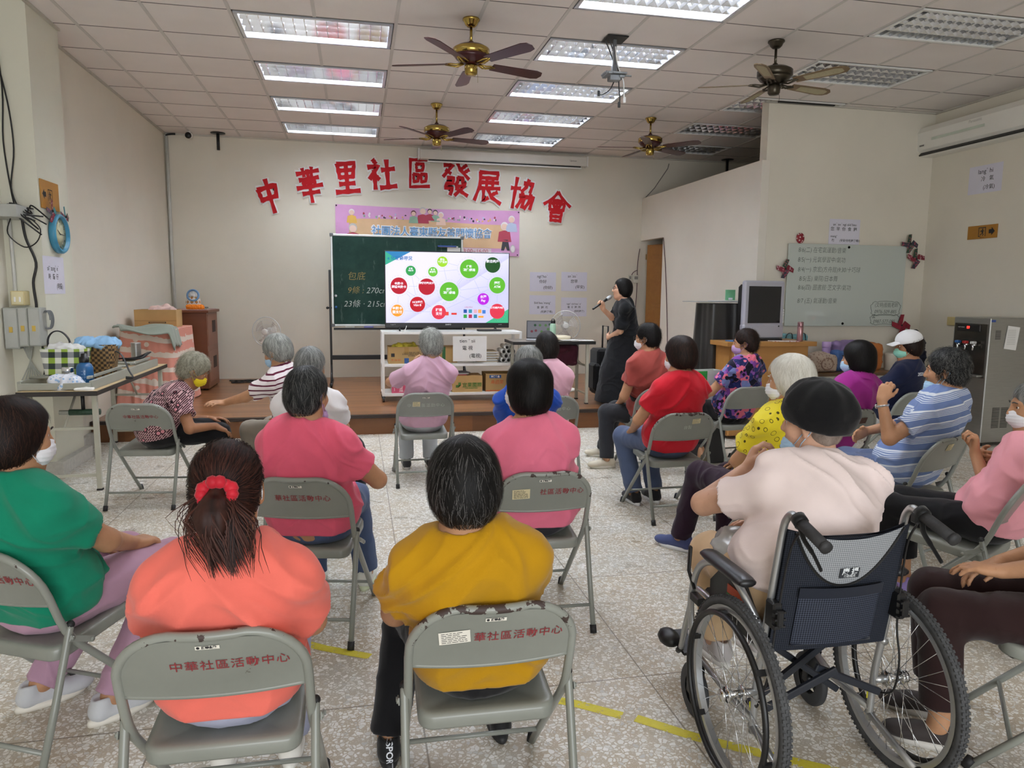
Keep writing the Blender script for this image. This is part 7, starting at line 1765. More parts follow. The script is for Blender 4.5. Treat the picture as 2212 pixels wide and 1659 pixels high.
# old silver television on the wooden desk
DK = thing('desk', 'wooden desk with side shelves carrying the old silver television', 'desk', (4.36, 7.28, 0))
mb = MB(); mb.box((0, 0, 1.035), (1.06, .56, .05), bev=.004); mb.build('top', M_desk, DK); mb = MB(); mb.box((0, -.22, .53), (.90, .04, .96)); mb.box((-.45, .03, .53), (.03, .46, .96)); mb.box((.45, .03, .53), (.03, .46, .96)); mb.box((0, .03, .05), (.9, .46, .04)); mb.build('carcass', M_desk, DK)
mb = MB(); 
for z in (.94, .60): mb.box((-.31, -.245, z), (.24, .012, .02))
for x in (-.42, -.20): mb.box((x, -.245, .77), (.02, .012, .34))
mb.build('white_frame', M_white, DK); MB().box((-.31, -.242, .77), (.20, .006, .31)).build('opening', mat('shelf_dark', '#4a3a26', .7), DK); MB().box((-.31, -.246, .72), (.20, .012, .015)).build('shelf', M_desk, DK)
OT = thing('old_television', 'silver framed old television with dark screen standing on the desk', 'television', (4.36, 7.25, 1.062), .10)
mb = MB(); mb.box((0, 0, .335), (.52, .07, .63), bev=.018); mb.box((0, -.002, .10), (.53, .085, .17), bev=.02); mb.build('front_frame', mat('tv_silver', '#b3b3be', .35, .3, var=.02), OT); MB().box((0, .09, .33), (.46, .13, .56), bev=.03).build('back_shell', M_black, OT)
MB().box((0, -.0365, .39), (.415, .004, .40), bev=.001).build('screen', mat('crt_screen', '#1b1c20', .12, var=0), OT); MB().box((0, -.01, .008), (.42, .18, .03), bev=.008).build('stand', M_black, OT)
mb = MB(); 
for i in range(7): mb.sphere((.262, -.02, .20+.022*i), .009, 8)
mb.build('side_buttons', M_white, OT); MB().cyl((.19, -.044, .155), (.19, -.048, .155), .008, 10).build('power_button', M_black, OT)
for lab, c, d, m_, rz in (('blue document folder on the left end of the wooden desk', (4.03, 7.10, 1.066), (.26, .19, .012), mat('folder_blue', '#4a78b4', .4), .3), ('printed leaflets lying on the desk before the old television', (4.52, 7.06, 1.064), (.30, .14, .008), printm('leaflet', '#d9c9c4', '#b46a6e'), -.2)): o = MB().box(c, d, R=rotm(0, 0, rz), bev=.002).build('document', m_); tag(o, lab, 'document')
t = thing('thermos_flask', 'pink steel flask standing on the right of the desk top', 'flask', (4.72, 7.02, 1.062)); MB().lathe([(.030, 0), (.032, .004), (.032, .15), (.030, .155)], 18).build('body', mat('pink_steel', '#b58a8e', .25, .7), t); MB().lathe([(.0305, .155), (.0315, .158), (.0315, .205), (.028, .21)], 18).build('cap', mat('pink_cap', '#a87e84', .25, .7), t)
bpy.data.objects[t.name].location = (4.70, 6.98, .84); t.location = (4.72, 7.07, 1.062)
# draped loudspeaker stand
BS = thing('draped_stand', 'tall stand draped in black cloth with a flat board on top', 'stand', (4.06, 7.62, 0))
def drape(u, v): a = 2*PI*u; r = 1+.05*math.sin(11*a+2*v)*(1-v*.7)+.04*math.sin(5*a); k = .275-.045*v; sq = (abs(math.cos(a))**6+abs(math.sin(a))**6)**(-1/6); return (k*1.05*sq*math.cos(a)*r, k*.95*sq*math.sin(a)*r, .01+1.445*v)
mb = MB(); mb.grid(drape, 120, 20); mb.build('drape', mat('black_satin', '#2b2a29', .35, var=.2, vscale=3), BS); MB().box((0, 0, 1.45), (.42, .40, .02)).build('stand_top', M_black, BS)
o = MB().box((4.02, 7.58, 1.477), (.72, .40, .008), bev=.002).build('flat_board', mat('board_grey', '#8f918f', .5)); tag(o, 'thin flat board lying on top of the black draped stand', 'board')
o = MB().box((4.10, 7.56, 1.4865), (.34, .26, .008), bev=.002).build('flat_case', mat('case_pale', '#c6cac9', .4)); tag(o, 'pale flat case on the board over the black draped stand', 'case')
t = thing('green_card', 'small green standing card on top of the black draped stand', 'card', (4.13, 7.55, 1.492)); MB().box((0, 0, .062), (.115, .02, .118), bev=.002).build('card', mat('card_green', '#6fae84', .5, var=.1, vscale=14), t); MB().box((.0, -.0105, .02), (.05, .002, .022)).build('label', M_paper, t)
# green and white shopping bag beside the red tee
SB = thing('shopping_bag', 'green and white paper shopping bag standing behind the red tee', 'bag', (3.16, 6.20, 0), .15); h = .90
def bag(t, w_, d, z0, z1, m1, m2): mb = MB(); mb.add([(-w_/2, -d/2, z0), (w_/2, -d/2, z0), (w_/2, d/2, z0), (-w_/2, d/2, z0), (-w_/2, -d/2, z1), (w_/2, -d/2, z1), (w_/2, d/2, z1), (-w_/2, d/2, z1)], [(0, 3, 2, 1), (0, 1, 5, 4), (1, 2, 6, 5), (2, 3, 7, 6), (3, 0, 4, 7)]); mb.build('sides', m1, t)
bag(SB, .30, .12, .42, .86, mat('bag_white', '#c9d3cb', .5), None); MB().box((-.075, -.0615, .72), (.14, .002, .27)).build('green_panel', mat('bag_green', '#2f9a3f', .5), SB); MB().box((0, 0, .21), (.34, .30, .42), bev=.01).build('stool', mat('stool_dark', '#2c2c2e', .6), None); bpy.data.objects['stool'].location = (3.16, 6.20, 0); tag(bpy.data.objects['stool'], 'dark low stool under the green and white shopping bag', 'stool')
mb = MB()
for i, ch in enumerate('自然之美'): text_into(mb, ch, .035, (.085, -.0615, .74-.05*i), RW_BACK)
mb.build('lettering', M_green, SB)
# long low table with bags along the whiteboard wall
M_tblw = wood_material('table_top_wood', '#6e4d2c', '#8a6540', 0, 3, 9, .4, 10)
folding_table('long brown folding table under the whiteboard loaded with bags', (5.74, 7.50, 0), 1.72, .48, .68, 0, mat('table_edge_brown', '#5d4630', .5), M_tblw, .12); zl_ = .682
HB = thing('handbag', 'beige patterned handbag with round handle on the long table', 'bag', (5.20, 7.40, zl_)); V, Q = sdf_mesh([rbox((0, 0, .10), (.20, .09, .10), None, .05, .02), ell((0, 0, .17), (.13, .07, .07), None, .05)], .008, [plane((0, 0, .002), (0, 0, -1))]); V = wrinkle(V, Q, .012, 2); quad_obj('body', V, Q, [printm('handbag_print', '#b3a091', '#8d7568')], HB); MB().tube([(.05+.075*math.cos(a), -.095, .10+.065*math.sin(a)) for a in [2*PI*i/30 for i in range(30)]], .007, 6, closed=True).build('handle', mat('leather_tan', '#8a6f60', .5), HB)
def softbag(name, lab, c, half, m, seed, wr=.02, cat='bag', extra=()):
    P_ = [rbox((0, 0, half[2]), half, None, min(half)*.6, .02)]+[ell(*e, None, .04) for e in extra]; V, Q = sdf_mesh(P_, .009, [plane((0, 0, .002), (0, 0, -1))]); V = wrinkle(V, Q, wr, seed, (8, 8, 8)); V = V+np.array(c); o = quad_obj(name, V, Q, [m], None); tag(o, lab, cat); return o
softbag('tote_bag', 'teal tote bag with black straps behind the wooden desk', (5.02, 7.66, zl_), (.17, .06, .21), mat('teal_cloth', '#6f9ea6', .7, var=.06), 3); o = bpy.data.objects['tote_bag']
for x in (4.93, 5.10): MB().tube(rnd([(x-.05, 7.595, zl_+.33), (x-.03, 7.59, zl_+.42), (x+.03, 7.59, zl_+.43), (x+.05, 7.595, zl_+.33)]), .010, 6, flat=(1, .4)).build('strap', M_black, o)
softbag('lunch_bag', 'blue lunch bag beside the beige handbag on the long table', (5.52, 7.50, zl_), (.075, .07, .12), mat('blue_nylon', '#3b5f96', .5, var=.1), 4, .015); softbag('bundle', 'purple cloth bundle on the long table below the whiteboard', (5.72, 7.62, zl_), (.20, .09, .17), mat('purple_cloth', '#8d78a4', .8, var=.1), 5, .04, 'bundle'); softbag('pouch_bag', 'orange cloth bag on the long table behind the magenta polo', (5.98, 7.56, zl_), (.15, .10, .16), mat('orange_cloth', '#b06a32', .8, var=.1), 6, .04)
t = thing('purple_cup', 'lilac cup lid showing over the beige handbag', 'cup', (5.42, 7.58, zl_)); MB().lathe([(.04, 0), (.045, .01), (.048, .26), (.044, .27)], 18).build('body', mat('lilac_plastic', '#b79ad0', .4), t); MB().lathe([(.050, .27), (.052, .275), (.052, .33), (.046, .335)], 18).build('lid', mat('lilac_lid', '#c4a6da', .4), t)
t = thing('steel_flask', 'steel vacuum flask on the long table beside the blue lunch bag', 'flask', (5.63, 7.42, zl_)); MB().lathe([(.036, 0), (.038, .004), (.038, .25), (.032, .275)], 18).build('body', M_steel, t); MB().lathe([(.034, .275), (.036, .278), (.036, .325), (.032, .33)], 18).build('cap', mat('dark_steel', '#6e6e6c', .3, .8), t)
t = thing('plastic_tub', 'pale plastic tub at the right of the long table', 'tub', (6.25, 7.50, zl_)); MB().lathe([(.07, 0), (.075, .004), (.085, .17), (.088, .18), (.088, .20), (.08, .203)], 24).build('tub', mat('tub_pale', '#c9c2b4', .4), t)
BPK = thing('backpack', 'dark navy backpack with loop handle at the right end of the long table', 'bag', (6.52, 7.52, zl_)); V, Q = sdf_mesh([rbox((0, 0, .20), (.165, .09, .20), None, .08, .02), rbox((0, -.09, .13), (.12, .05, .11), None, .04, .02)], .009, [plane((0, 0, .002), (0, 0, -1))]); V = wrinkle(V, Q, .02, 8); quad_obj('body', V, Q, [C_('navy_nylon', '#161a2a', .6)], BPK); MB().tube(rnd([(-.02, 0, .39), (.0, 0, .46), (.06, 0, .475), (.10, 0, .44), (.11, 0, .385)]), .009, 6).build('handle', M_black, BPK)
# water dispenser
DSX, DSY = 6.36, 6.26; DP = thing('water_dispenser', 'tall stainless steel water dispenser against the right wall', 'water dispenser', (DSX, DSY, 0)); Hd = 1.325; dw, dd = .56, .47
mb = MB(); mb.box((dw/2, dd/2, .03+Hd/2), (dw, dd, Hd-.02), bev=.008); mb.build('cabinet', M_steel, DP)
for x in (.05, dw-.05):
    for y in (.05, dd-.05): MB().cyl((x, y, 0), (x, y, .045), .022, 12).build('foot', M_rub, DP)
MB().box((-.004, dd/2, 1.00), (.012, dd-.05, .56), bev=.002).build('tap_recess', mat('recess_steel', '#55514c', .2, .8, var=.2, vscale=6), DP); p_ = MB().box((-.012, dd/2+.02, 1.235), (.016, .30, .075), bev=.006).build('control_panel', M_black, DP)
tm = MB(); text_into(tm, '89', .038, (-.0215, dd/2+.02, 1.238), RW_RIGHT, 0, .001); tm.build('red_digits', mat('led_red', '#ff2a22', .4, var=0, emit=3.0), p_); tm = MB(); text_into(tm, 'HOT WARM', .015, (-.0215, dd/2+.11, 1.238), RW_RIGHT); tm.build('print', M_paperw, p_)
for i, (c, n_) in enumerate((('#2c5f9c', 'blue'), ('#a82a2a', 'red'), ('#c9cac8', 'steel'))):
    y = dd/2+.10-.10*i; tp = MB(); tp.cyl((-.0, y, 1.06), (-.065, y, 1.06), .014, 12); tp.cyl((-.06, y, 1.065), (-.06, y, 1.005), .011, 12); tp = tp.build('tap', M_chrome, DP); MB().box((-.06, y, 1.085), (.05, .045, .028), bev=.006).build('tap_lever', mat('lever'+c, c, .3), tp)
MB().box((-.035, dd/2, .74), (.08, dd-.08, .02), bev=.003).build('drip_tray', M_steel, DP)
mb = MB(); 
for k in range(2):
    for i in range(20): mb.box((.16+.11*k, -.002, .20+.011*i), (.085, .006, .004))
for i in range(8): mb.box((.10, -.002, 1.13+.012*i), (.06, .006, .005))
mb.build('vent_slots', M_black, DP); nt_ = MB().box((.27, -.006, 1.14), (.15, .004, .24), R=rotm(0, .12, 0)).build('notice_sheet', M_paperw, DP); mb = MB(); 
for i in range(9): mb.box((.26, -.009, 1.22-.018*i), (.10, .001, .003))
mb.build('print', mat('faint_print', '#a9a9a6', .8), nt_)
MB().box((.03, -.003, 1.315), (.05, .004, .022)).build('blue_sticker', mat('sticker_blue', '#3a56a0', .5), DP)
o = MB().box((WX-.012, 7.36, 1.27), (.024, .16, .10), bev=.004).build('socket_plate', mat('socket_cream', '#cdbd86', .5)); tag(o, 'yellowed socket plate on the right wall behind the water dispenser', 'socket')
# ================================================================== left side
M_gbox = mat('grey_box_paint', '#a9aba4', .45, var=.05); FX = -2.755        # front-left wall plane x, pillar face y = 6.63
PYF = 6.63
for i, (x, w_, z0, z1, lab) in enumerate(((-2.70, .105, 1.07, 1.40, 'leftmost of three grey junction boxes on the pillar'), (-2.615, .07, 1.09, 1.40, 'middle one of three grey junction boxes on the pillar'), (-2.535, .085, 1.09, 1.40, 'rightmost of three grey junction boxes on the pillar'))):
    t = thing('junction_box', lab, 'electrical box', (x, PYF, (z0+z1)/2)); h = z1-z0; MB().box((0, -.07, 0), (w_, .14, h), bev=.004).build('housing', M_gbox, t); MB().box((0, -.143, 0), (w_-.012, .006, h-.02), bev=.002).build('lid', mat('grey_lid', '#b4b6b0', .4), t); MB().box((.0, -.148, -.01), (.026, .004, .045), bev=.001).build('yellow_label', mat('label_amber', '#c9a84a', .5), t)
SWB = thing('switch_box', 'cream switch box mounted on the pillar above the junction boxes', 'electrical box', (-2.655, PYF, 1.475)); MB().box((0, -.05, 0), (.10, .10, .115), bev=.004).build('housing', mat('cream_plastic', '#cdbd8c', .5), SWB); MB().box((.0, -.102, .0), (.085, .006, .10), bev=.002).build('face', mat('cream_face', '#d9cfa6', .5), SWB)
for x in (-.018, .018): MB().box((x, -.106, -.01), (.014, .006, .04), bev=.002).build('switch', M_white, SWB)
SHF = thing('cable_shelf', 'grey wall shelf with network boxes on the left pillar', 'shelf', (-2.66, PYF, 2.10)); MB().box((0, -.16, 0), (.26, .32, .008)).build('tray', M_gbox, SHF); MB().box((0, -.318, .045), (.26, .006, .09), bev=.001).build('front', M_gbox, SHF); MB().box((.128, -.16, .045), (.006, .32, .09)).build('end', M_gbox, SHF)
o = MB().box((-2.66, PYF-.15, 2.155), (.16, .18, .045), bev=.004).build('network_switch', M_black); tag(o, 'black network box lying in the grey wall shelf', 'network box')
rr = random.Random(12)
def cable(lab, pts, r=.006, m=None, name='cable', group=None): o = MB().tube(rnd(pts, 5), r, 6).build(name, m or M_black); tag(o, lab, 'cable', group); return o
for i in range(7):
    x = -2.60+rr.uniform(-.05, .10); pts = [(x+rr.uniform(-.05, .08), PYF-.20+rr.uniform(-.1, .15), 2.16+rr.uniform(-.03, .05)) for _ in range(6)]; pts[0] = (-2.62, PYF-.2, 2.19); pts[-1] = (-2.50+.02*i, PYF-.12, 2.02+rr.uniform(-.1, .1)); cable('black cable in the tangle spilling from the grey wall shelf', pts, .006, None, 'cable', 'tangled cables at the wall shelf')
cable('big hanging loop of black cable under the wall shelf', [(-2.64, PYF-.15, 2.10), (-2.68, PYF-.12, 1.98), (-2.58, PYF-.10, 1.88), (-2.48, PYF-.12, 1.92), (-2.44, PYF-.14, 2.02), (-2.50, PYF-.15, 2.10)], .005)
cable('thick black cable running from the shelf down to the junction boxes', [(-2.60, PYF-.05, 2.10), (-2.59, PYF-.03, 1.95), (-2.53, PYF-.03, 1.76), (-2.56, PYF-.03, 1.60), (-2.55, PYF-.03, 1.42), (-2.56, PYF-.03, 1.36)], .010)
cable('black cable dropping from the ceiling to the wall shelf, left one', [(-2.71, PYF-.03, 3.60), (-2.68, PYF-.03, 3.1), (-2.70, PYF-.03, 2.7), (-2.66, PYF-.05, 2.3), (-2.62, PYF-.10, 2.19)], .006); cable('black cable dropping from the ceiling to the wall shelf, right one', [(-2.72, PYF-.03, 3.40), (-2.65, PYF-.03, 3.0), (-2.63, PYF-.03, 2.65), (-2.66, PYF-.05, 2.35), (-2.60, PYF-.1, 2.18)], .006)
cable('pale conduit on the pillar left of the black cables', [(-2.705, PYF-.02, 2.10), (-2.70, PYF-.02, 1.8), (-2.70, PYF-.02, 1.5)], .014, mat('pvc_pipe', '#c9c9c2', .4), 'conduit')
cable('coil of grey cable beside the rightmost junction box', [(-2.475+.03*math.cos(a)*1.0, PYF-.06+.004*a, 1.30+.075*math.sin(a)) for a in [PI*i/6 for i in range(40)]], .0045, mat('cable_grey', '#77797a', .6))
for i in range(7): cable('grey cable in the bundle below the junction boxes', [(-2.66+.012*i, PYF-.06, 1.09), (-2.63+.004*i, PYF-.05, 1.00), (-2.62+.002*i, PYF-.05, .95), (-2.70+.03*i, PYF-.05, .78), (-2.72+.025*i, PYF-.06, .70)], .0045, mat('cable_pale', '#a3a49c', .6), 'cable', 'bundled cables below the junction boxes')
cable('black cable hanging from the rightmost junction box behind the bags', [(-2.52, PYF-.05, 1.09), (-2.515, PYF-.05, 1.0), (-2.51, PYF-.05, .90), (-2.54, PYF-.05, .78)], .008)
# clock with pinwheels
CK = thing('wall_clock', 'round clock with teal rim on the left pillar', 'clock', (PX, 6.93, 2.015)); RX_ = rotm(0, PI/2, 0)
mb = MB(); mb.lathe([(.155, 0), (.165, .01), (.165, .045), (.155, .058), (.140, .055), (.136, .030)], 40, R=RX_); mb.build('rim', mat('clock_teal', '#3f88a6', .35, var=.05), CK); MB().lathe([(.137, .030), (.002, .0305)], 40, R=RX_).build('dial', mat('clock_dial', '#dcd9b4', .6, var=.02), CK)
mb = MB(); 
for i in range(1, 13): a = PI/2-2*PI*i/12; text_into(mb, str(i), .036, (.0315, .108*math.cos(a), .108*math.sin(a)), RW_LEFT, 0, .0006)
mb.build('numerals', M_ink, CK); hm_ = MB()
for a, L_, w_ in ((math.radians(150), .062, .006), (math.radians(-5), .09, .0045)): d = np.array((0, math.cos(a), math.sin(a))); n_ = np.array((0, -math.sin(a), math.cos(a))); hm_.add([np.array((.034, 0, 0))-d*.015-n_*w_, np.array((.034, 0, 0))+d*L_-n_*w_*.4, np.array((.034, 0, 0))+d*L_+n_*w_*.4, np.array((.034, 0, 0))-d*.015+n_*w_], [(0, 1, 2, 3)])
hm_.build('hands', M_black, CK)
pinwheel('teal and plum paper pinwheel at the upper left of the clock', (PX+.03, 6.78, 2.19), .10, 7, [M_pwt, M_pw1, M_pw3, M_pw1], (1, 0, 0)); pinwheel('green and plum paper pinwheel at the upper right of the clock', (PX+.03, 7.06, 2.17), .09, 8, [M_pw2, M_pwt, M_pw3, M_pw1], (1, 0, 0))
signpaper('white paper sign about the clock on the left pillar', (PX+.003, 6.83, 1.665), .43, .31, RW_LEFT, [('siiˇ zungˊ eˋ', .055, -.02, .055), ('時   鐘  仔', .052, -.02, -.015), ('(時鐘)', .055, .10, -.095)], None, .9)
# left folding table with the upturned table frame and things on it
LT = folding_table('black-edged folding table at the left pillar carrying bags and bottles', (-2.205, 6.995, 0), 2.10, .55, .79, PI/2, mat('table_edge_dark', '#2c2826', .5), mat('table_birch', '#cbb287', .45, var=.05), .10)
zt2 = .7925
FR = thing('upturned_table_frame', 'grey metal folding frame lying upside down on the left table', 'frame', (-2.23, 6.93, zt2)); M_grf = mat('frame_grey', '#9d9e93', .45, .1, var=.05)
mb = MB()
for sx in (-1, 1): mb.box((sx*.245, .0, .035), (.025, 1.86, .07), bev=.003)
for yy in (-.93, .10, .93): mb.box((0, yy, .030), (.50, .025, .05), bev=.003)
mb.build('rails', M_grf, FR); mb = MB()
for yy in (-.80, .02, .30): mb.tube([(-.22, yy, .085), (.22, yy, .085)], .012, 8)
mb.box((.20, -.45, .085), (.02, .8, .022), bev=.002); mb.box((.20, .55, .085), (.02, .6, .022), bev=.002); mb.build('folded_legs', M_grf, FR)
def basketmat(n, c1, c2, c3, sc, w1=.5):
    g = NT(n, .45); s = g.sep(g.coord('Object')); a = g.math('ADD', g.math('ARCTAN2', s[1], s[0]), 3.15); u = g.math('MULTIPLY', a, sc[0]); v = g.math('MULTIPLY', s[2], sc[1])
    fu = g.math('GREATER_THAN', g.math('FRACT', u), .5); fv = g.math('GREATER_THAN', g.math('FRACT', v), .5)
    e = g.math('ABSOLUTE', g.math('SUBTRACT', fu, fv)); col = g.mix(e, g.mix(fu, c1, c2), c3); g.base(col); return g.m
TB = thing('woven_bag', 'green, white and black checked woven bag on the left table', 'bag', (-2.27, 6.36, zt2+.0)); 
def tub(u, v, rx0=.135, rx1=.17, d=.62, h=.285): a = 2*PI*u; k = rx0+(rx1-rx0)*v; sq = (abs(math.cos(a))**4+abs(math.sin(a))**4)**(-.25); return (k*sq*math.cos(a), k*d*sq*math.sin(a), .005+h*v)
def chk():
    g = NT('woven_check', .4); s = g.sep(g.coord('Object')); u = g.math('DIVIDE', g.math('ADD', s[0], g.math('MULTIPLY', s[1], .9)), .045); v = g.math('DIVIDE', s[2], .045)
    cu = g.math('LESS_THAN', g.math('FRACT', g.math('MULTIPLY', u, .5)), .5); cv = g.math('LESS_THAN', g.math('FRACT', g.math('MULTIPLY', v, .5)), .5); hf = g.math('LESS_THAN', g.math('FRACT', g.math('MULTIPLY', v, .25)), .5)
    a = g.mix(cu, '#e6e8dc', g.m and '#8fae3a'); b_ = g.mix(cu, '#8f9296', '#20322c'); g.base(g.mix(cv, b_, a)); return g.m
mb = MB(); mb.grid(tub, 64, 10); mb.grid(lambda u, v: np.array(tub(1-u, v))*np.array((.96, .96, 1))+np.array((0, 0, .002)), 64, 10); mb.add([tub(i/32, 0) for i in range(32)], [tuple(range(32))[::-1]]); mb.build('body', chk(), TB); MB().tube(rnd([(-.13, .02, .24), (-.13, .02, .36), (-.09, .02, .42), (-.03, .02, .42), (.02, .02, .36), (.03, .02, .27)]), .011, 8, flat=(1.6, .5)).build('handle', M_black, TB)
V, Q = sdf_mesh([ell((0, 0, .27), (.13, .08, .05), None, .03)], .009); V = wrinkle(V, Q, .05, 3, (14, 14, 14)); quad_obj('lining', V, Q, [mat('bag_contents', '#d9d9d6', .6, var=.1)], TB)
BB = thing('woven_bag', 'brown checked woven bag with pale blue lining on the left table', 'bag', (-2.17, 6.78, zt2)); mb = MB(); mb.grid(lambda u, v: tub(u, v, .12, .16, .7, .29), 64, 10); mb.add([tub(i/32, 0, .12, .16, .7, .29) for i in range(32)], [tuple(range(32))[::-1]])
g = NT('brown_check', .5); c = g.n('TexChecker'); c.inputs['Scale'].default_value = 46; c.inputs['Color1'].default_value = (*lin('#3a2c1e'), 1); c.inputs['Color2'].default_value = (*lin('#94764a'), 1); g.l(g.coord('Object'), c.inputs['Vector']); g.base(c.outputs['Color']); mb.build('body', g.m, BB)
V, Q = sdf_mesh([ell((0, 0, .29), (.17, .12, .035), None, .03), ell((.06, 0, .31), (.09, .09, .035), None, .03), ell((-.09, .02, .315), (.07, .08, .03), None, .03)], .009); V = wrinkle(V, Q, .05, 5, (16, 16, 16)); quad_obj('lining', V, Q, [mat('pale_blue_cloth', '#8fb9dc', .8, var=.08)], BB); MB().tube(rnd([(.14, -.04, .24), (.20, -.05, .20), (.26, -.10, .08), (.30, -.14, .02), (.25, -.16, .02)]), .010, 6, flat=(1.4, .5)).build('strap', M_black, BB)
t = thing('blue_bottle', 'translucent blue water bottle with black lid on the left table', 'bottle', (-2.075, 6.16, zt2+.07)); MB().lathe([(.055, 0), (.060, .006), (.060, .155), (.050, .18), (.032, .195)], 24).build('body', mat('blue_bottle', '#2f6ca6', .15, var=.1, trans=.35), t); MB().lathe([(.034, .195), (.036, .198), (.036, .235), (.022, .24), (.020, .262), (.004, .265)], 20).build('lid', M_black, t)
mb = MB(); 
for i in range(5): text_into(mb, str(9-i), .018, (.018, -.0605, .13-.024*i), RW_BACK); mb.box((.0, -.0605, .13-.024*i), (.014, .0008, .002))
mb.build('scale_print', mat('scale_print', '#8fb4d6', .5), t); bpy.data.objects[t.name].location = (-2.075, 6.16, zt2+.002)
t = thing('steel_cup', 'steel tumbler with shiny lid before the checked bag', 'cup', (-2.20, 6.18, zt2+.002)); MB().lathe([(.036, 0), (.040, .004), (.042, .12)], 20).build('body', M_steel, t); MB().lathe([(.043, .12), (.044, .122), (.044, .152), (.038, .158), (.004, .16)], 20).build('lid', M_chrome, t)
softbag('towel', 'white and blue towel heaped at the front edge of the left table', (-2.185, 6.06, zt2), (.085, .06, .05), printm('towel_print', '#dcdfe8', '#8fb0d6'), 11, .05, 'towel', (((.06, .0, .04), (.07, .05, .035)),)); softbag('tissue', 'white tissue lying at the corner of the left table', (-2.03, 5.99, zt2), (.06, .035, .010), M_paperw, 12, .02, 'tissue')
t = thing('tin_can', 'ribbed steel can at the far end of the left table', 'can', (-2.17, 7.86, zt2+.07)); MB().lathe([(.045, 0), (.047, .003)]+[(.045+.0015*(i % 2), .01+.012*i) for i in range(12)]+[(.047, .158), (.045, .16)], 24).build('body', M_steel, t); t.location[2] = zt2+.073
o = MB().tube(rnd([(-2.33, 7.35, zt2+.09), (-2.20, 7.45, zt2+.11), (-2.05, 7.55, zt2+.10), (-2.02, 7.70, zt2+.14), (-2.05, 7.85, zt2+.13), (-2.12, 7.70, zt2+.09), (-2.22, 7.60, zt2+.085)]), .018, 8, flat=(1, .4)).build('black_strap', C_('black_webbing', '#17171a', .7)); tag(o, 'black webbing strap lying over the frame on the left table', 'strap')
t = thing('flashlight', 'dark green torch clamped under the left table', 'torch', (-2.10, 6.15, .60)); MB().cyl((-.10, 0, 0), (.12, 0, 0), .024, 14).build('body', mat('torch_green', '#2f4a38', .5, var=.3, vscale=40), t); MB().cyl((.0, 0, .02), (.0, 0, .15), .014, 10).build('clamp', M_black, t); MB().cyl((-.17, 0, 0), (-.10, 0, 0), .018, 12).build('head', M_grf, t)
# draped table on the stage, box, jacket
def drapeM():
    g = NT('coral_stripe_cloth', .85); s = g.sep(g.coord('Object')); n = g.noise(g.coord('Object'), 5, 3); z = g.math('ADD', g.math('ADD', s[2], g.math('MULTIPLY', s[0], .16)), g.math('MULTIPLY', n, .05)); f = g.math('FRACT', g.math('DIVIDE', z, .16)); n2 = g.noise(g.coord('Object'), 22, 3)
    st = g.math('LESS_THAN', g.math('ADD', f, g.math('MULTIPLY', g.math('SUBTRACT', n2, .5), .3)), .36); v = g.n('TexVoronoi'); v.inputs['Scale'].default_value = 7; g.l(g.coord('Object'), v.inputs['Vector']); fl = g.math('LESS_THAN', v.outputs['Distance'], .20)
    g.base(g.mix(g.math('MAXIMUM', st, fl), '#d08c7a', '#d9cbbd')); return g.m
DT = thing('draped_table', 'table covered to the floor by a coral and white striped cloth', 'table', (-2.30, 9.25, STZ))
def dt(u, v):
    a = 2*PI*u; sq = (abs(math.cos(a))**8+abs(math.sin(a))**8)**(-1/8); fl = (1-v)**1.2; k = 1+.16*fl+.035*math.sin(13*a)*fl+.02*math.sin(29*a)*fl; x = .285*sq*math.cos(a)*k; return (max(x, -.335), .58*sq*math.sin(a)*k, .012+.878*v)
mb = MB(); mb.grid(dt, 140, 16); mb.add([dt(i/140, 1) for i in range(140)], [tuple(range(140))]); sharp(mb.build('cloth', drapeM(), DT), 50)
BX = carton('cardboard_box', 'brown cardboard box on the coral draped table', 'box', (-2.33, 9.42, STZ+.892), (.46, .30, .205), M_card, 0, True); bquad(BX, 'print', .02, .055, .19, .016, -.1512, M_ink); bquad(BX, 'flap_line', 0, .075, .46, .004, -.1512, M_cardin); bquad(BX, 'print_line', .02, .055, .17, .006, -.1520, M_card); softbag('wrapping', 'crumpled pink plastic heaped in the brown box on the draped table', (-2.28, 9.42, STZ+1.02), (.13, .09, .05), mat('pale_pink_plastic', '#d9b9b0', .4, var=.15, vscale=14), 15, .06, 'wrapping', (((.05, 0, .10), (.04, .05, .04)),))
def jk(u, v): x = -2.62+.56*u; y = 8.66+.30*v; z = STZ+.905+.02*math.sin(7*u+3*v)+.015*math.sin(15*u); 
def jk(u, v):
    x = -2.60+.66*u; e = max(0, u-.86); y = 8.62+.34*v-.08*math.sin(3*u)*(1-v); z = STZ+.912+.018*math.sin(8*u+4*v)+.012*math.sin(17*v+5*u)
    if x > -2.03: z -= (x+2.03)*2.2; x = -2.03+(x+2.03)*.45
    if v < .25 and u > .1: z -= (.25-v)*.22
    return (x, y, z)
mb = MB(); mb.grid(jk, 40, 20); o = mb.build('jacket', C_('sage_jacket', '#8f968a', .8)); tag(o, 'grey green jacket thrown over the coral draped table', 'jacket'); sm_ = o.modifiers.new('s', 'SOLIDIFY'); sm_.thickness = .012; sm_.offset = 1
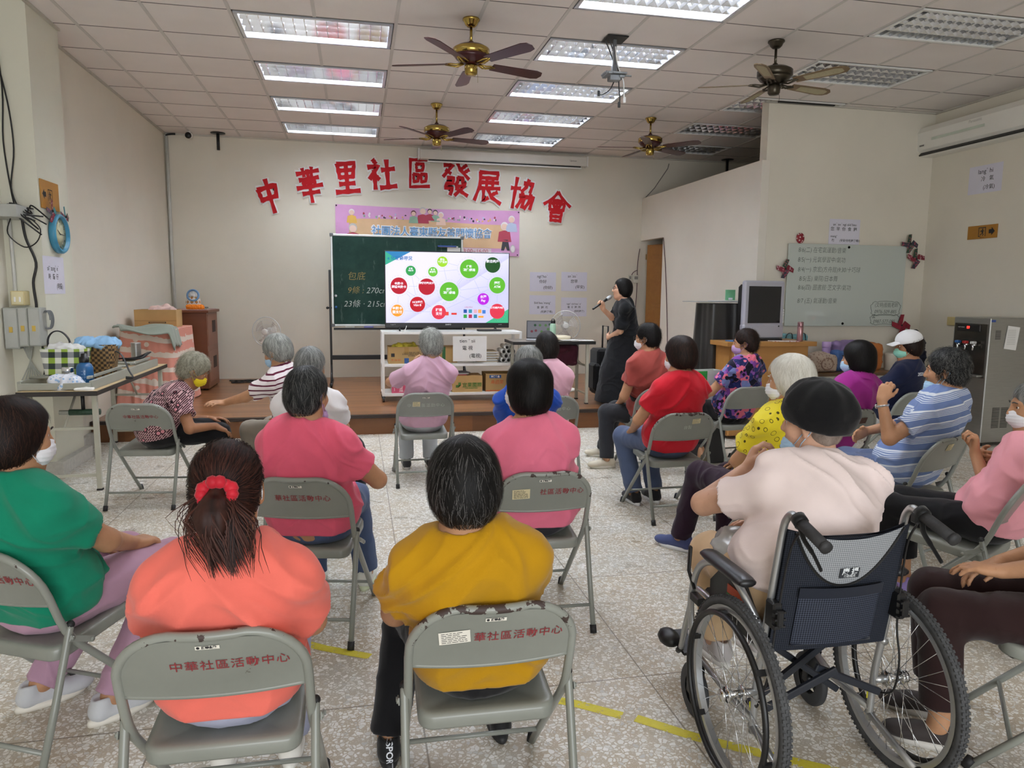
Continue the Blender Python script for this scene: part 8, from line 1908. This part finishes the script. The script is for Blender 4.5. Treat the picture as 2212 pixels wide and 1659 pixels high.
# brown cabinet
CBN = thing('cabinet', 'brown wooden cabinet with open niches in the stage corner', 'cabinet', (-2.20, 10.62, STZ)); 
mb = MB(); mb.box((0, 0, .53), (.50, .74, 1.02), bev=.004); mb.build('carcass', M_cab, CBN); mb = MB(); mb.box((0, 0, 1.05), (.56, .82, .035), bev=.006); mb.build('top', M_cab, CBN)
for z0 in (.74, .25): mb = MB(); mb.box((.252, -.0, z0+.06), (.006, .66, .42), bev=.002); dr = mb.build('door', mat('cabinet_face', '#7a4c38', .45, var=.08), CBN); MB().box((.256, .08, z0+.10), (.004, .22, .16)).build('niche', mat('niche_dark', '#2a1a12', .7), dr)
for sx in (-.2, .2):
    for sy in (-.32, .32): MB().cyl((sx, sy, 0), (sx, sy, .03), .03, 12).build('caster', M_rub, CBN)
ctop = STZ+1.068; o = MB().box((-2.17, 10.60, ctop+.003), (.46, .66, .006)).build('table_mat', printm('mat_pink', '#b58f8c', '#c9a6a2')); tag(o, 'pinkish woven mat spread on the brown cabinet', 'mat')
LN = thing('bead_basket', 'round beaded basket with blue ring handle on the brown cabinet', 'basket', (-2.20, 10.72, ctop+.006))
def bead():
    g = NT('bead_diamonds', .5); s = g.sep(g.coord('Object')); a = g.math('MULTIPLY', g.math('ARCTAN2', s[1], s[0]), 1.6); z = g.math('MULTIPLY', s[2], 16); f = lambda q: g.math('ABSOLUTE', g.math('SUBTRACT', g.math('FRACT', q), .5)); d = g.math('ADD', f(a), f(z)); g.base(g.ramp(d, [(0, '#d9b23a'), (.17, '#2d2d33'), (.27, '#c2562e'), (.38, '#cfcac0'), (.9, '#cfcac0')], 'CONSTANT')); return g.m
MB().lathe([(.06, 0), (.085, .03), (.098, .08), (.090, .14), (.07, .17)], 28).build('basket', bead(), LN); MB().tube([(.015+.072*math.cos(a), -.075+.01*math.sin(a), .185+.072*math.sin(a)) for a in [2*PI*i/30 for i in range(30)]], .014, 8, closed=True).build('ring_handle', mat('blue_yarn', '#6f93b8', .8), LN); V, Q = sdf_mesh([ell((.015, -.02, .19), (.05, .05, .05), None, .03)], .008); V = wrinkle(V, Q, .03, 5, (20, 20, 20)); quad_obj('white_filling', V, Q, [M_paperw], LN)
V, Q = sdf_mesh([cone((-2.20, 10.42, ctop+.035), (-2.03, 10.40, ctop+.035), .032, .032)], .006); N_ = vnormals(V, Q); V = V+N_*(.022*(vnoise(V*130)-.4))[:, None]; o = quad_obj('duster', V, Q, [mat('orange_chenille', '#e8851c', .8, var=.1)], None); tag(o, 'fluffy orange duster lying on the brown cabinet', 'duster')
for i in range(3): o = MB().box((-2.05, 10.50-.02*i, ctop+.011+.011*i), (.16, .11, .010), R=rotm(0, 0, .2*i)).build('notebook', [mat('book_grey', '#8f938f', .6), mat('book_cream', '#c9c2a8', .6), mat('book_dark', '#5a5f63', .6)][i]); tag(o, ['grey notebook lowest beside the orange duster', 'cream notebook in the middle beside the orange duster', 'dark notebook topmost beside the orange duster'][i], 'notebook')
for j, (x, y) in enumerate(((-1.62, 11.1), (-1.30, 10.9))): cable(['tangle of black cable on the stage floor by the cabinet', 'looped black cable on the stage floor behind the fan'][j], [(x+.30*math.cos(a*1.7+j)*(.5+.03*a), y+.16*math.sin(a*2.3), STZ+.010+.004*(i % 3)) for i, a in enumerate([.7*k for k in range(18)])], .007)
# yellow tape worn on the floor
def tapem():
    g = NT('worn_yellow_tape', .6); n = g.noise(g.coord('Object'), 34, 5, .7); g.base(g.mix(g.noise(g.coord('Object'), 90, 2), '#c9bb2e', '#ded24a')); g.l(g.math('GREATER_THAN', g.math('SUBTRACT', .60, n), 0.0), g.p.inputs['Alpha']); return g.m
M_tape = tapem()
for lab, pts in (('worn yellow tape strip on the floor between the coral and mustard tees', [(-.33, 3.23), (-.16, 3.11), (.03, 3.0)]), ('curved end of worn yellow tape on the floor right of the mustard tee', [(.70, 2.54), (.80, 2.48), (.94, 2.375)]), ('long worn yellow tape strip running under the wheelchair', [(.985, 2.35), (1.15, 2.20), (1.40, 2.02), (1.75, 1.78), (2.0, 1.62)]), ('short yellow tape scrap on the floor beside the navy shoe', [(1.98, 4.21), (2.05, 4.18)])):
    P_ = np.array(pts); d = np.gradient(P_, axis=0); d /= np.linalg.norm(d, axis=1, keepdims=True); n_ = np.stack([-d[:, 1], d[:, 0]], 1)*.024; V = [(*p, .0012) for p in P_-n_]+[(*p, .0012) for p in P_+n_]; k = len(pts); o = MB().add(V, [(i, i+1, k+i+1, k+i) for i in range(k-1)]).build('floor_tape', M_tape); tag(o, lab, 'tape')
